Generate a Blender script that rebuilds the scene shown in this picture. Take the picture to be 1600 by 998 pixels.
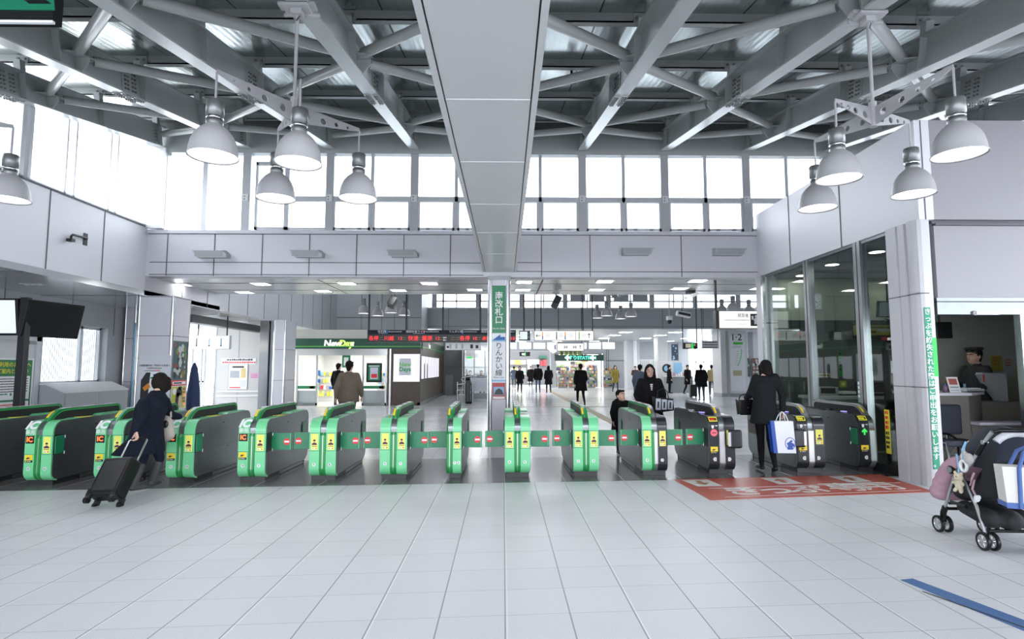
import bpy, math, random
import numpy as np
from mathutils import Vector, Matrix
random.seed(7)
for _o in list(bpy.data.objects):
    bpy.data.objects.remove(_o)
sc = bpy.context.scene
# ---------------------------------------------------------------- camera, sky, exposure
F, HC = 889.0, 1.51
PITCH, YAW = math.atan(75/F), math.atan(14/F)
cd = bpy.data.cameras.new('camera'); cam = bpy.data.objects.new('camera', cd)
sc.collection.objects.link(cam); sc.camera = cam
cd.sensor_width = 36; cd.lens = 36*F/1600; cd.clip_end = 400; cd.clip_start = .05
cam.location = (0, 0, HC); cam.rotation_euler = (math.pi/2+PITCH, 0, -YAW)
world = bpy.data.worlds.new('world'); sc.world = world; world.use_nodes = True
bg = world.node_tree.nodes['Background']
bg.inputs['Color'].default_value = (.885, .92, 1, 1); bg.inputs['Strength'].default_value = 2.1
vs = sc.view_settings
sc.display_settings.display_device = 'sRGB'
vs.view_transform = 'Standard'; vs.look = 'None'; vs.gamma = 1; vs.use_curve_mapping = False
vs.exposure = 1.85
sc.cycles.use_denoising = True
sc.cycles.max_bounces = 10; sc.cycles.diffuse_bounces = 5; sc.cycles.transparent_max_bounces = 16
sc.cycles.caustics_reflective = False; sc.cycles.caustics_refractive = False
sc.cycles.sample_clamp_indirect = 6

# ---------------------------------------------------------------- helpers
def ray(u, v):
    a, b = (u-800)/F, (499-v)/F
    y = math.cos(PITCH)-b*math.sin(PITCH); z = math.sin(PITCH)+b*math.cos(PITCH)
    return (a*math.cos(YAW)+y*math.sin(YAW), -a*math.sin(YAW)+y*math.cos(YAW), z)
def px(u, v, X=None, Y=None, Z=None):
    x, y, z = ray(u, v)
    t = X/x if X is not None else Y/y if Y is not None else (Z-HC)/z
    return Vector((x*t, y*t, HC+z*t))
def xat(u, Y): return px(u, 574, Y=Y).x
def zat(v, Y): return px(786, v, Y=Y).z
def V(*a): return Vector(a)
def ZC(y): return 4.8+.18*(y-15)          # sloping roof of the far hall
RX90 = Matrix.Rotation(math.pi/2, 4, 'X')
def face(p, d='-Y', roll=0):
    """frame at p whose +Z is the facing direction, X to the reader's right, Y up"""
    r = {'-Y': 0, '+X': 90, '-X': -90, '+Y': 180}
    if d == '+Z': return Matrix.Translation(p)
    if d == '-Z': return Matrix.Translation(p) @ Matrix.Rotation(math.pi, 4, 'X')
    if isinstance(d, (int, float)): a = d
    else: a = r[d]
    return Matrix.Translation(p) @ Matrix.Rotation(math.radians(a), 4, 'Z') @ RX90

MATS = {}
def mat(name, col, rough=.5, metal=0, emit=0, ecol=None, var=.04, scale=6, spec=.5, bump=0):
    if name in MATS: return MATS[name]
    m = bpy.data.materials.new(name); m.use_nodes = True
    nt = m.node_tree; b = nt.nodes['Principled BSDF']
    b.inputs['Roughness'].default_value = rough; b.inputs['Metallic'].default_value = metal
    b.inputs['Specular IOR Level'].default_value = spec
    c = (*col, 1)
    if var:
        tc = nt.nodes.new('ShaderNodeTexCoord'); n = nt.nodes.new('ShaderNodeTexNoise')
        n.inputs['Scale'].default_value = scale; n.inputs['Detail'].default_value = 3
        mx = nt.nodes.new('ShaderNodeMixRGB'); mx.inputs[1].default_value = tuple(max(0, x*(1-var)) for x in col)+(1,)
        mx.inputs[2].default_value = tuple(min(1, x*(1+var)) for x in col)+(1,)
        nt.links.new(tc.outputs['Object'], n.inputs['Vector']); nt.links.new(n.outputs['Fac'], mx.inputs[0])
        nt.links.new(mx.outputs[0], b.inputs['Base Color'])
        if bump:
            bp = nt.nodes.new('ShaderNodeBump'); bp.inputs['Strength'].default_value = bump; bp.inputs['Distance'].default_value = .01
            nt.links.new(n.outputs['Fac'], bp.inputs['Height']); nt.links.new(bp.outputs[0], b.inputs['Normal'])
    b.inputs['Base Color'].default_value = c
    if emit:
        b.inputs['Emission Color'].default_value = (*(ecol or col), 1); b.inputs['Emission Strength'].default_value = emit
    MATS[name] = m
    return m
def glass(name, tint, refl=.08):
    if name in MATS: return MATS[name]
    m = bpy.data.materials.new(name); m.use_nodes = True; nt = m.node_tree
    for n in list(nt.nodes): nt.nodes.remove(n)
    o = nt.nodes.new('ShaderNodeOutputMaterial'); t = nt.nodes.new('ShaderNodeBsdfTransparent'); g = nt.nodes.new('ShaderNodeBsdfGlossy')
    lw = nt.nodes.new('ShaderNodeLayerWeight'); lw.inputs['Blend'].default_value = .5
    pw_ = nt.nodes.new('ShaderNodeMath'); pw_.operation = 'POWER'; pw_.inputs[1].default_value = 5; nt.links.new(lw.outputs['Facing'], pw_.inputs[0])
    ml_ = nt.nodes.new('ShaderNodeMath'); ml_.operation = 'MULTIPLY'; ml_.inputs[1].default_value = .9; nt.links.new(pw_.outputs[0], ml_.inputs[0])
    ad = nt.nodes.new('ShaderNodeMath'); ad.operation = 'ADD'; ad.inputs[1].default_value = refl; ad.use_clamp = True
    mx = nt.nodes.new('ShaderNodeMixShader'); t.inputs[0].default_value = (*tint, 1); g.inputs['Roughness'].default_value = .02
    g.inputs['Color'].default_value = (.9, .95, .95, 1)
    nt.links.new(ml_.outputs[0], ad.inputs[0]); nt.links.new(ad.outputs[0], mx.inputs[0]); nt.links.new(t.outputs[0], mx.inputs[1])
    nt.links.new(g.outputs[0], mx.inputs[2]); nt.links.new(mx.outputs[0], o.inputs[0])
    MATS[name] = m
    return m

C = sc.collection.objects
def props(o, label=None, cat=None, group=None, kind=None):
    if label: o['label'] = label
    if cat: o['category'] = cat
    if group: o['group'] = group
    if kind: o['kind'] = kind
    return o
def thing(name, label, cat, loc=(0, 0, 0), rz=0, group=None):
    o = bpy.data.objects.new(name, None); C.link(o); o.location = loc; o.rotation_euler = (0, 0, rz); o.empty_display_size = .1
    return props(o, label, cat, group)
class MB:
    def __init__(s): s.v = []; s.f = []; s.m = []; s.mats = []; s.sm = []
    def mi(s, m):
        if m not in s.mats: s.mats.append(m)
        return s.mats.index(m)
    def add(s, vs, fs, m, M=None, sm=False):
        b = len(s.v); k = s.mi(m)
        s.v += [(M @ Vector(p)) if M else Vector(p) for p in vs]
        for f in fs: s.f.append([b+i for i in f]); s.m.append(k); s.sm.append(sm)
        return s
    def box(s, x0, x1, y0, y1, z0, z1, m, M=None):
        vs = [(x, y, z) for z in (z0, z1) for y in (y0, y1) for x in (x0, x1)]
        return s.add(vs, [(0, 2, 3, 1), (4, 5, 7, 6), (0, 1, 5, 4), (2, 6, 7, 3), (0, 4, 6, 2), (1, 3, 7, 5)], m, M)
    def prism(s, pts, a0, a1, m, axis='X', M=None, sm=False):
        """2D outline extruded along an axis: X -> (y,z), Y -> (x,z), Z -> (x,y)"""
        n = len(pts); mk = {'X': lambda a, p: (a, p[0], p[1]), 'Y': lambda a, p: (p[0], a, p[1]), 'Z': lambda a, p: (p[0], p[1], a)}[axis]
        vs = [mk(a0, p) for p in pts]+[mk(a1, p) for p in pts]
        s.add(vs, [tuple(range(n))[::-1], tuple(range(n, 2*n))], m, M)
        return s.add(vs, [(i, (i+1) % n, n+(i+1) % n, n+i) for i in range(n)], m, M, sm)
    def strip(s, pts, a0, a1, t, m, axis='X', M=None):
        """open 2D path given thickness t (to its left) and extruded"""
        L = []
        for i, p in enumerate(pts):
            a = Vector(pts[max(i-1, 0)]); b = Vector(pts[min(i+1, len(pts)-1)]); d = (b-a).normalized()
            L.append((p[0]-d.y*t, p[1]+d.x*t))
        q = list(pts)+L[::-1]
        n = len(pts)
        mk = {'X': lambda a, p: (a, p[0], p[1]), 'Y': lambda a, p: (p[0], a, p[1]), 'Z': lambda a, p: (p[0], p[1], a)}[axis]
        for i in range(n-1):
            quad = [pts[i], pts[i+1], L[i+1], L[i]]
            vs = [mk(a0, p) for p in quad]+[mk(a1, p) for p in quad]
            fs = [(3, 2, 1, 0), (4, 5, 6, 7), (0, 1, 5, 4), (2, 3, 7, 6)]
            if i == 0: fs.append((3, 0, 4, 7))
            if i == n-2: fs.append((1, 2, 6, 5))
            s.add(vs, fs, m, M)
        return s
    def cyl(s, p, q, r1, m, r2=None, n=12, M=None, caps=True):
        r2 = r1 if r2 is None else r2
        p, q = Vector(p), Vector(q); d = (q-p).normalized()
        a = d.orthogonal().normalized(); b = d.cross(a)
        ring = lambda c, r: [c+(a*math.cos(2*math.pi*i/n)+b*math.sin(2*math.pi*i/n))*r for i in range(n)]
        vs = ring(p, r1)+ring(q, r2)
        s.add(vs, [(i, (i+1) % n, n+(i+1) % n, n+i) for i in range(n)], m, M, True)
        if caps: s.add(vs, [tuple(range(n))[::-1], tuple(range(n, 2*n))], m, M)
        return s
    def tube(s, pts, r, m, n=10, M=None):
        pts = [Vector(p) for p in pts]; vs = []; ref = None
        for i, p in enumerate(pts):
            d = (pts[min(i+1, len(pts)-1)]-pts[max(i-1, 0)]).normalized()
            a = d.orthogonal() if ref is None else ref-d*ref.dot(d)
            a.normalize(); ref = a; b = d.cross(a)
            rr = r[i] if isinstance(r, (list, tuple)) else r
            vs += [p+(a*math.cos(2*math.pi*k/n)+b*math.sin(2*math.pi*k/n))*rr for k in range(n)]
        fs = [(i*n+k, i*n+(k+1) % n, (i+1)*n+(k+1) % n, (i+1)*n+k) for i in range(len(pts)-1) for k in range(n)]
        s.add(vs, fs, m, M, True)
        N = (len(pts)-1)*n
        return s.add(vs, [tuple(range(n))[::-1], tuple(range(N, N+n))], m, M)
    def lathe(s, prof, m, c=(0, 0, 0), n=32, M=None):
        c = Vector(c); vs = [c+V(r*math.cos(2*math.pi*k/n), r*math.sin(2*math.pi*k/n), z) for r, z in prof for k in range(n)]
        return s.add(vs, [(i*n+k, i*n+(k+1) % n, (i+1)*n+(k+1) % n, (i+1)*n+k) for i in range(len(prof)-1) for k in range(n)], m, M, True)
    def ell(s, c, r, m, n=16, M=None, R=None):
        c = Vector(c); vs = []; h = n//2
        for i in range(h+1):
            t = math.pi*i/h
            for k in range(n):
                p = V(r[0]*math.sin(t)*math.cos(2*math.pi*k/n), r[1]*math.sin(t)*math.sin(2*math.pi*k/n), r[2]*math.cos(t))
                vs.append(c+(R @ p if R else p))
        return s.add(vs, [(i*n+k, (i+1)*n+k, (i+1)*n+(k+1) % n, i*n+(k+1) % n) for i in range(h) for k in range(n)], m, M, True)
    def disc(s, c, r, m, n=24, M=None, t=.002, ry=None):
        pts = [(c[0]+r*math.cos(2*math.pi*k/n), c[1]+(ry or r)*math.sin(2*math.pi*k/n)) for k in range(n)]
        return s.prism(pts, c[2], c[2]+t, m, 'Z', M)
    def plate(s, x0, x1, y0, y1, m, M, t=.004, z=0): return s.box(x0, x1, y0, y1, z, z+t, m, M)
    def build(s, name, parent=None, bev=0, M=None, loc=None, seg=2):
        me = bpy.data.meshes.new(name)
        L = Vector(loc) if loc is not None else None
        me.from_pydata([tuple(p-L) if L else tuple(p) for p in s.v], [], s.f)
        for m in s.mats: me.materials.append(m)
        me.polygons.foreach_set('material_index', s.m); me.polygons.foreach_set('use_smooth', s.sm)
        me.update()
        o = bpy.data.objects.new(name, me); C.link(o)
        if loc is not None: o.location = loc
        if M: o.matrix_world = M
        if parent: o.parent = parent
        if bev:
            b = o.modifiers.new('bevel', 'BEVEL'); b.width = bev; b.segments = seg; b.limit_method = 'ANGLE'; b.angle_limit = .7
            b.harden_normals = False
        return o
def struct(mb, name, label=None, parent=None, bev=0):
    o = mb.build(name, parent, bev)
    if not parent: o['kind'] = 'structure'
    if label: o['label'] = label
    return o
def frames(u0, u1, Y): return xat(u0, Y), xat(u1, Y)
_TX = {}
def text(name, s, size, m, M, parent=None, bold=0, ax='CENTER', vert=False, line=1.0, sx=1, shear=0, ext=.0008, label=None):
    if vert: s = '\n'.join(s)
    k = (s, bold, ax, line, shear, m.name)
    me = _TX.get(k)
    if me is None:
        cu = bpy.data.curves.new('t', 'FONT'); cu.body = s; cu.size = 1; cu.extrude = .004; cu.offset = bold; cu.align_x = ax; cu.align_y = 'CENTER'
        cu.space_line = line; cu.shear = shear; cu.resolution_u = 3
        t = bpy.data.objects.new('t', cu); C.link(t)
        dg = bpy.context.evaluated_depsgraph_get(); dg.update()
        me = bpy.data.meshes.new_from_object(t.evaluated_get(dg)); me.materials.clear(); me.materials.append(m)
        bpy.data.objects.remove(t); bpy.data.curves.remove(cu)
        _TX[k] = me
    o = bpy.data.objects.new(name, me); C.link(o)
    o.matrix_world = M @ Matrix.Translation((0, 0, .003)) @ Matrix.Diagonal((size*sx, size, .3, 1))
    if parent: o.parent = parent
    if label: o['label'] = label
    return o
def at(x, y, z=0): return Matrix.Translation((x, y, z))
def plate2d(name, outer, holes, t, m, M, parent):
    """flat plate with round holes, from a filled 2D curve made solid"""
    cu = bpy.data.curves.new('p', 'CURVE'); cu.dimensions = '2D'; cu.fill_mode = 'BOTH'; cu.extrude = t/2
    def sp(pts):
        q = cu.splines.new('POLY'); q.points.add(len(pts)-1); q.use_cyclic_u = True
        for i, p in enumerate(pts): q.points[i].co = (p[0], p[1], 0, 1)
    sp(outer)
    for x, y, r in holes: sp([(x+r*math.cos(k*math.pi/8), y+r*math.sin(k*math.pi/8)) for k in range(16)])
    t_ = bpy.data.objects.new('p', cu); C.link(t_); dg = bpy.context.evaluated_depsgraph_get(); dg.update()
    me = bpy.data.meshes.new_from_object(t_.evaluated_get(dg)); me.materials.clear(); me.materials.append(m)
    bpy.data.objects.remove(t_); bpy.data.curves.remove(cu)
    o = bpy.data.objects.new(name, me); C.link(o); o.parent = parent; o.matrix_local = M
    return o

# ---------------------------------------------------------------- materials
M_side_lit = mat('side_panel', (.72, .72, .765), .42, var=.02, scale=1.5)  # side walls' stronger window light put into a paler panel colour
M_panel = mat('white_panel', (.60, .60, .645), .42, var=.02, scale=1.5)
M_panel2 = mat('grey_panel', (.36, .38, .40), .4, var=.03, scale=1.5)
M_panel3 = mat('pale_panel', (.66, .67, .68), .4, var=.03)
M_seam = mat('seam', (.12, .12, .13), .7)
M_steelbeam = mat('painted_steel', (.38, .41, .405), .24, var=.05, scale=3)
M_tube = mat('painted_tube', (.42, .44, .43), .26, var=.05, scale=3)
M_bolt = mat('bolt_steel', (.22, .23, .23), .5, .5)
M_frame = mat('window_frame', (.55, .57, .60), .4, .2)
M_chrome = mat('polished_steel', (.45, .46, .47), .22, 1, var=.05)
M_brush = mat('brushed_steel', (.19, .21, .215), .32, .85, var=.12, scale=9)
M_dark = mat('dark_plastic', (.013, .0145, .016), .42)
M_black = mat('black_plastic', (.006, .0065, .007), .32, spec=.3)
M_white = mat('white_plastic', (.78, .79, .80), .4)
M_paper = mat('paper', (.80, .81, .82), .6)
M_ink = mat('ink', (.03, .03, .035), .6)
M_lampgrey = mat('lamp_grey', (.40, .40, .41), .42)
M_lampneck = mat('lamp_neck', (.20, .21, .21), .35, .6)
M_lampglow = mat('lamp_glow', (1, 1, 1), .4, emit=4, ecol=(1, .98, .95), var=0)
M_down = mat('downlight_glow', (1, 1, 1), .4, emit=6, ecol=(1, .99, .96), var=0)
M_green = mat('gate_green', (.17, .60, .29), .3, var=.03)
M_dgreen = mat('gate_dark_green', (.012, .27, .055), .3, var=.03)
M_flap = mat('flap_green', (.010, .20, .085), .34, var=.05)
M_sgreen = mat('sign_green', (.006, .20, .075), .4)
M_dsgreen = mat('shop_green', (.008, .07, .04), .4)
M_yel = mat('yellow', (.82, .74, .06), .5)
M_pyel = mat('poster_yellow', (.86, .84, .16), .5)
M_red = mat('red', (.72, .03, .035), .45)
M_orange = mat('orange_glow', (1, .2, .04), .5, emit=1.1, ecol=(1, .17, .05))
M_ledred = mat('led_red', (.3, .01, .01), .5, emit=.42, ecol=(1, .035, .04))
M_blue = mat('sign_blue', (.02, .13, .42), .5)
M_lblue = mat('light_blue', (.25, .50, .72), .5)
M_skin = mat('skin', (.58, .36, .27), .55, var=.05)
M_hair = mat('black_hair', (.006, .005, .005), .75, var=.3, scale=60, spec=.15)
M_bhair = mat('dark_brown_hair', (.010, .007, .006), .75, var=.3, scale=60, spec=.15)
M_screen = mat('lit_screen', (.3, .34, .4), .3, emit=.26, ecol=(.78, .86, 1), var=0)
M_lightbox = mat('lightbox', (.6, .6, .57), .4, emit=.24, ecol=(1, 1, .93), var=0)
M_sbox = mat('soft_lightbox', (.5, .49, .54), .4, emit=.2, ecol=(.93, .90, 1), var=0)
M_post = mat('window_post_steel', (.30, .31, .32), .34, .9, var=.06)
G_clear = glass('clear_glass', (.97, .985, .98), .03)
G_office = glass('tinted_glass', (.74, .80, .77), .06)
# ================================================================ THE SETTING
YF, YB, YK = 12.0, 15.0, 28.0            # near fascia, back of the low soffit, far fascia
XL, XR = -7.55, 5.47
SK = .066                                # the gate line is slightly skewed to the hall
# ---- floor
m = bpy.data.materials.new('floor_tiles'); m.use_nodes = True; nt = m.node_tree; b = nt.nodes['Principled BSDF']
def N(t, **k):
    n = nt.nodes.new(t)
    for a, v in k.items(): setattr(n, a, v)
    return n
def MA(op, a, b_=None, c=None):
    n = N('ShaderNodeMath', operation=op)
    for i, q in enumerate((a, b_, c)):
        if q is None: continue
        if isinstance(q, (int, float)): n.inputs[i].default_value = q
        else: nt.links.new(q, n.inputs[i])
    return n.outputs[0]
tc = N('ShaderNodeTexCoord'); sep = N('ShaderNodeSeparateXYZ'); nt.links.new(tc.outputs['Object'], sep.inputs[0])
X_, Y_ = sep.outputs[0], sep.outputs[1]
ys = MA('SUBTRACT', Y_, MA('MULTIPLY', X_, SK))
def line(co, step, off, w):
    f = MA('FRACT', MA('DIVIDE', MA('SUBTRACT', co, off), step))
    d = MA('MULTIPLY', MA('ABSOLUTE', MA('SUBTRACT', f, .5)), step)      # step/2 at a joint
    return MA('GREATER_THAN', d, step/2-w)
lx = line(X_, .40, .015, .0045); ly = line(ys, .40, 3.62, .0025)
lx2 = line(MA('SUBTRACT', X_, .011), .80, .015, .005)
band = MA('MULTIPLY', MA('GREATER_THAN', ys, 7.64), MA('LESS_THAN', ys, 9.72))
far = MA('GREATER_THAN', ys, 9.72)
ns = N('ShaderNodeTexNoise'); ns.inputs['Scale'].default_value = 170; ns.inputs['Detail'].default_value = 2
nt.links.new(tc.outputs['Object'], ns.inputs['Vector'])
nb = N('ShaderNodeTexNoise'); nb.inputs['Scale'].default_value = .9; nb.inputs['Detail'].default_value = 4
nt.links.new(tc.outputs['Object'], nb.inputs['Vector'])
cell = N('ShaderNodeTexWhiteNoise', noise_dimensions='2D')
cv = N('ShaderNodeCombineXYZ'); nt.links.new(MA('FLOOR', MA('DIVIDE', MA('SUBTRACT', X_, .015), .40)), cv.inputs[0])
nt.links.new(MA('FLOOR', MA('DIVIDE', MA('SUBTRACT', ys, 3.62), .40)), cv.inputs[1]); nt.links.new(cv.outputs[0], cell.inputs['Vector'])
val = MA('ADD', MA('MULTIPLY', MA('SUBTRACT', ns.outputs['Fac'], .5), .55), MA('ADD', MA('MULTIPLY', cell.outputs['Value'], .05), MA('MULTIPLY', nb.outputs['Fac'], .10)))
def MIX(f, a, b_, mode='MIX'):
    n = N('ShaderNodeMixRGB', blend_type=mode)
    for i, q in enumerate((f, a, b_)):
        if isinstance(q, (int, float)): n.inputs[i].default_value = q
        elif isinstance(q, tuple): n.inputs[i].default_value = (*q, 1)
        else: nt.links.new(q, n.inputs[i])
    return n.outputs[0]
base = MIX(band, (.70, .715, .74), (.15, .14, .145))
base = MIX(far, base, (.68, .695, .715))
vg = N('ShaderNodeCombineXYZ')
gain = MA('ADD', .88, val)
for i in range(3): nt.links.new(gain, vg.inputs[i])
base = MIX(1.0, base, vg.outputs[0], 'MULTIPLY')
base = MIX(MA('MULTIPLY', lx2, .7), base, (.86, .87, .88))
base = MIX(MA('MULTIPLY', MA('MAXIMUM', MA('MULTIPLY', lx, .75), MA('MULTIPLY', ly, .5)), MA('SUBTRACT', 1.0, MA('MULTIPLY', far, .5))), base, (.14, .15, .15))
nt.links.new(base, b.inputs['Base Color'])
nt.links.new(MA('SUBTRACT', MA('ADD', .34, MA('MULTIPLY', nb.outputs['Fac'], .12)), MA('MULTIPLY', MA('MAXIMUM', far, band), .22)), b.inputs['Roughness'])
b.inputs['Specular IOR Level'].default_value = .5
M_floor = m
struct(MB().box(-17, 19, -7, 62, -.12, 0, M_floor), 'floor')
struct(MB().box(-60, 60, -40, 90, -6.2, -6.0, mat('street_grey', (.5, .5, .5), .9)), 'ground', 'ground far below outside the windows')
# tan tactile strips far down the hall
mb = MB(); mt = mat('tactile_tan', (.42, .37, .25), .6)
struct(mb.box(-9, 13, 22.0, 22.16, 0, .004, mt).box(2.9, 3.2, 13, 43, 0, .005, mt), 'trim_1', 'tan tactile strips in the far floor')

# ---- behind the camera: unseen low flat roof, added to hold back daylight
struct(MB().box(-10, 13.5, -7, -1.4, 4.35, 4.5, M_panel), 'ceiling_rear_blocker')
M_front_shaded = mat('front_panel_shaded', (.29, .285, .305), .5, var=.02)  # shade on the front wall put into a darker panel colour

# ---- near fascia (wall facing us over the low soffit)
def seams(mb, us, Y, z0, z1, d=.008, w=.009):
    for u in us:
        x = xat(u, Y); mb.box(x-w, x+w, Y-d, Y+.01, z0, z1, M_seam)
mb = MB()
mb.box(XL, XR, YF, YF+.3, 3.44, 4.33, M_panel).box(XL, XR, YF-.03, YF+.3, 4.345, 4.42, M_panel)
mb.box(XL, XR, YF+.004, YF+.2, 4.32, 4.35, M_seam)
seams(mb, (252, 327, 403, 478, 553, 628, 702), YF, 3.44, 4.41); seams(mb, (847, 924, 1069), YF, 3.44, 4.41)
xa, xb = xat(225, YF), xat(755, YF)
for v in (411, 430): mb.box(xa, xb, YF-.008, YF, zat(v, YF)-.008, zat(v, YF)+.008, M_seam)
mb.box(xat(803, YF), XR, YF-.008, YF, zat(424, YF)-.008, zat(424, YF)+.008, M_seam)
mb.box(xat(803, YF), xat(847, YF), YF-.008, YF, zat(410, YF)-.007, zat(410, YF)+.007, M_seam)
struct(mb, 'wall_back')
struct(MB().box(-7.6, 9, YF+.3, YB, 3.44, 3.56, mat('soffit', (.56, .58, .58), .24, .35, var=.03)).box(-7.6, 15, YB-.2, YB, 3.56, 4.8, M_panel2)
       .box(-7.5, 9, YF+1.05, YF+1.07, 3.434, 3.445, M_seam).box(-7.5, 9, YF+2.2, YF+2.22, 3.434, 3.445, M_seam)
       .box(-4.1, -4.08, YF+.3, YB, 3.434, 3.445, M_seam).box(.86, .89, YF+.3, YB, 3.434, 3.445, M_seam).box(-7.56, 5.46, YF+.001, YF+.32, 3.428, 3.439, M_panel), 'ceiling_low')

# ---- left wall over the side bay, its soffit, the outer wall with its window
mb = MB().box(XL-.2, XL, -2, YF, 3.13, 4.46, M_side_lit).box(XL-.2, XL+.02, -2, YF, 4.46, 4.49, M_seam)
for y in (5.4, 6.75, 8.08, 9.40, 10.70): mb.box(XL-.01, XL+.008, y-.009, y+.009, 3.13, 4.46, M_seam)
struct(mb, 'wall_left')
msof = mat('bright_soffit', (.50, .52, .54), .18, .55, var=.04)
mb = MB().box(-9.7, XL, -2, 15.2, 3.02, 3.13, msof)
for y in (3, 6, 9, 12): mb.box(-9.7, XL, y, y+.012, 3.014, 3.03, M_seam)
struct(mb, 'ceiling_left')
WY0, WY1, WZ0, WZ1 = 12.15, 14.1, 1.16, 2.47
mb = MB()
for y0, y1, z0, z1 in ((-2, WY0, 0, 3.02), (WY1, 15.2, 0, 3.02), (WY0, WY1, 0, WZ0), (WY0, WY1, WZ1, 3.02)): mb.box(-10.0, -9.7, y0, y1, z0, z1, M_panel2)
for y in (8, 9.6, 11.15, 12.9, 14.3): mb.box(-9.71, -9.692, y-.008, y+.008, WZ1+.1 if WY0 < y < WY1 else 2.3, 3.02, M_seam)
struct(mb, 'wall_left_outer')
w = thing('window_1', None, None); w['kind'] = 'structure'
mb = MB()
for y0, y1, z0, z1 in ((WY0, WY1, WZ0, WZ0+.05), (WY0, WY1, WZ1-.06, WZ1), (WY0, WY0+.05, WZ0, WZ1), (WY1-.05, WY1, WZ0, WZ1), (13.42, 13.5, WZ0, WZ1)): mb.box(-9.93, -9.86, y0, y1, z0, z1, M_frame)
mb.build('window_frame', w)
mb = MB()
for i in range(32): mb.box(-9.99, -9.965, WY0+.06+i*.06, WY0+.082+i*.06, WZ0+.05, WZ1-.06, M_white)
mb.build('ribbed_screen', w)
MB().box(-9.90, -9.893, WY0, WY1, WZ0, WZ1, G_clear).build('glass_pane', w)

# ---- right block (office fascia)
YR = 7.26
mb = MB().box(XR, XR+.2, YR, YF+.2, 3.45, 4.80, M_side_lit).box(XR+.2, 13, YR, YR+.2, 3.45, 4.80, M_front_shaded)
for u in (1235, 1316): 
    y = px(u, 400, X=XR).y; mb.box(XR-.008, XR+.01, y-.009, y+.009, 3.45, 4.80, M_seam)
mb.box(XR+.08, XR+.095, YR-.004, YR+.01, 3.45, 4.8, M_seam)
mb.box(XR+.2, 13, YR+.02, YR+.15, 2.42, 3.41, M_front_shaded).box(XR+.2, 13, YR+.05, YR+.2, 3.41, 3.45, M_seam).box(XR+.2, 13, YR-.02, YR+.05, 3.37, 3.40, M_seam)
mb.box(XR+.2, 13, YR+.2, YF+.2, 4.76, 4.80, M_panel)
struct(mb, 'wall_right')
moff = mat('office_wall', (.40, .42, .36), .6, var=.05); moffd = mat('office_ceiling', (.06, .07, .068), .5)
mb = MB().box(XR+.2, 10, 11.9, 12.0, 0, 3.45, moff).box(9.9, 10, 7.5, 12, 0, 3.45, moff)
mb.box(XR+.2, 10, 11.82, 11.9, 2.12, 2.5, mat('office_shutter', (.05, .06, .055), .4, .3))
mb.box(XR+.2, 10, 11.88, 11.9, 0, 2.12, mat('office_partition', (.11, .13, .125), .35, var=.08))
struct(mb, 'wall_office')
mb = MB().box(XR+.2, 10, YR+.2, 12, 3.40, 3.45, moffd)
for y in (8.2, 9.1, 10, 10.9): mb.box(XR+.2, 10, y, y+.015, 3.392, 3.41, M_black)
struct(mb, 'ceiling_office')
# glass side of the office with steel posts
for i, (u0, u1) in enumerate(((1220, 1262), (1268, 1341), (1352, 1412))):
    y1 = px(u0, 560, X=XR).y if i else 11.75; y0 = px(u1, 560, X=XR).y if i < 2 else 7.86
    w = thing('window_%d' % (i+2), None, None); w['kind'] = 'structure'
    MB().box(XR+.045, XR+.055, y0, y1, .12, 3.44, G_office).build('glass_pane', w)
    MB().box(XR+.02, XR+.08, y0, y1, 0, .12, M_dark).box(XR+.02, XR+.08, y0, y1, 3.40, 3.45, M_brush).build('window_frame', w)
for i, u in enumerate((1263.5, 1345)):
    y = px(u, 560, X=XR).y
    mb = MB().box(XR-.0, XR+.11, y-.10, y+.07, 0, 3.45, M_post).box(XR-.004, XR+.11, y-.022, y-.012, 0, 3.45, M_black)
    struct(mb, 'trim_%d' % (i+2), 'polished steel post between the office windows')
mb = MB().box(XR-.05, XR+.25, 11.72, 12.02, 0, 3.44, M_panel).box(XR-.055, XR+.0, 11.70, 11.78, 0, 3.44, M_chrome).box(XR-.06, XR+.26, 11.71, 11.73, zat(505, 11.9)-.01, zat(505, 11.9)+.01, M_seam)
struct(mb, 'pillar_right', 'grey panelled pillar at the far end of the office')
# corner post of the office: two rounded white ribs and a flat jamb
mb = MB()
xp = xat(1411, 7.5)
mpost = mat('post_white', (.56, .56, .585), .45, var=.04, scale=4)
pr = [(XR-.05, 7.86), (XR-.05, 7.66), (XR-.02, 7.65), (XR-.02, 7.63), (XR-.05, 7.62), (XR-.05, 7.50), (XR-.02, 7.49), (XR-.02, 7.47), (XR-.055, 7.44), (XR-.07, 7.38), (XR-.065, 7.31), (XR-.04, 7.26), (XR+.0, 7.24), (XR+.055, 7.24), (XR+.055, 7.26), (XR+.125, 7.26), (XR+.125, 7.86)]
mb.prism(pr, 0, 3.45, mpost, 'Z')
for z in (zat(462, 7.6), zat(604, 7.6)): mb.box(XR-.073, XR+.055, 7.235, 7.46, z-.006, z+.006, M_seam).box(XR-.053, XR, 7.46, 7.87, z-.006, z+.006, M_seam)
struct(mb, 'pillar_office', 'white ribbed corner post of the ticket office')
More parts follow.
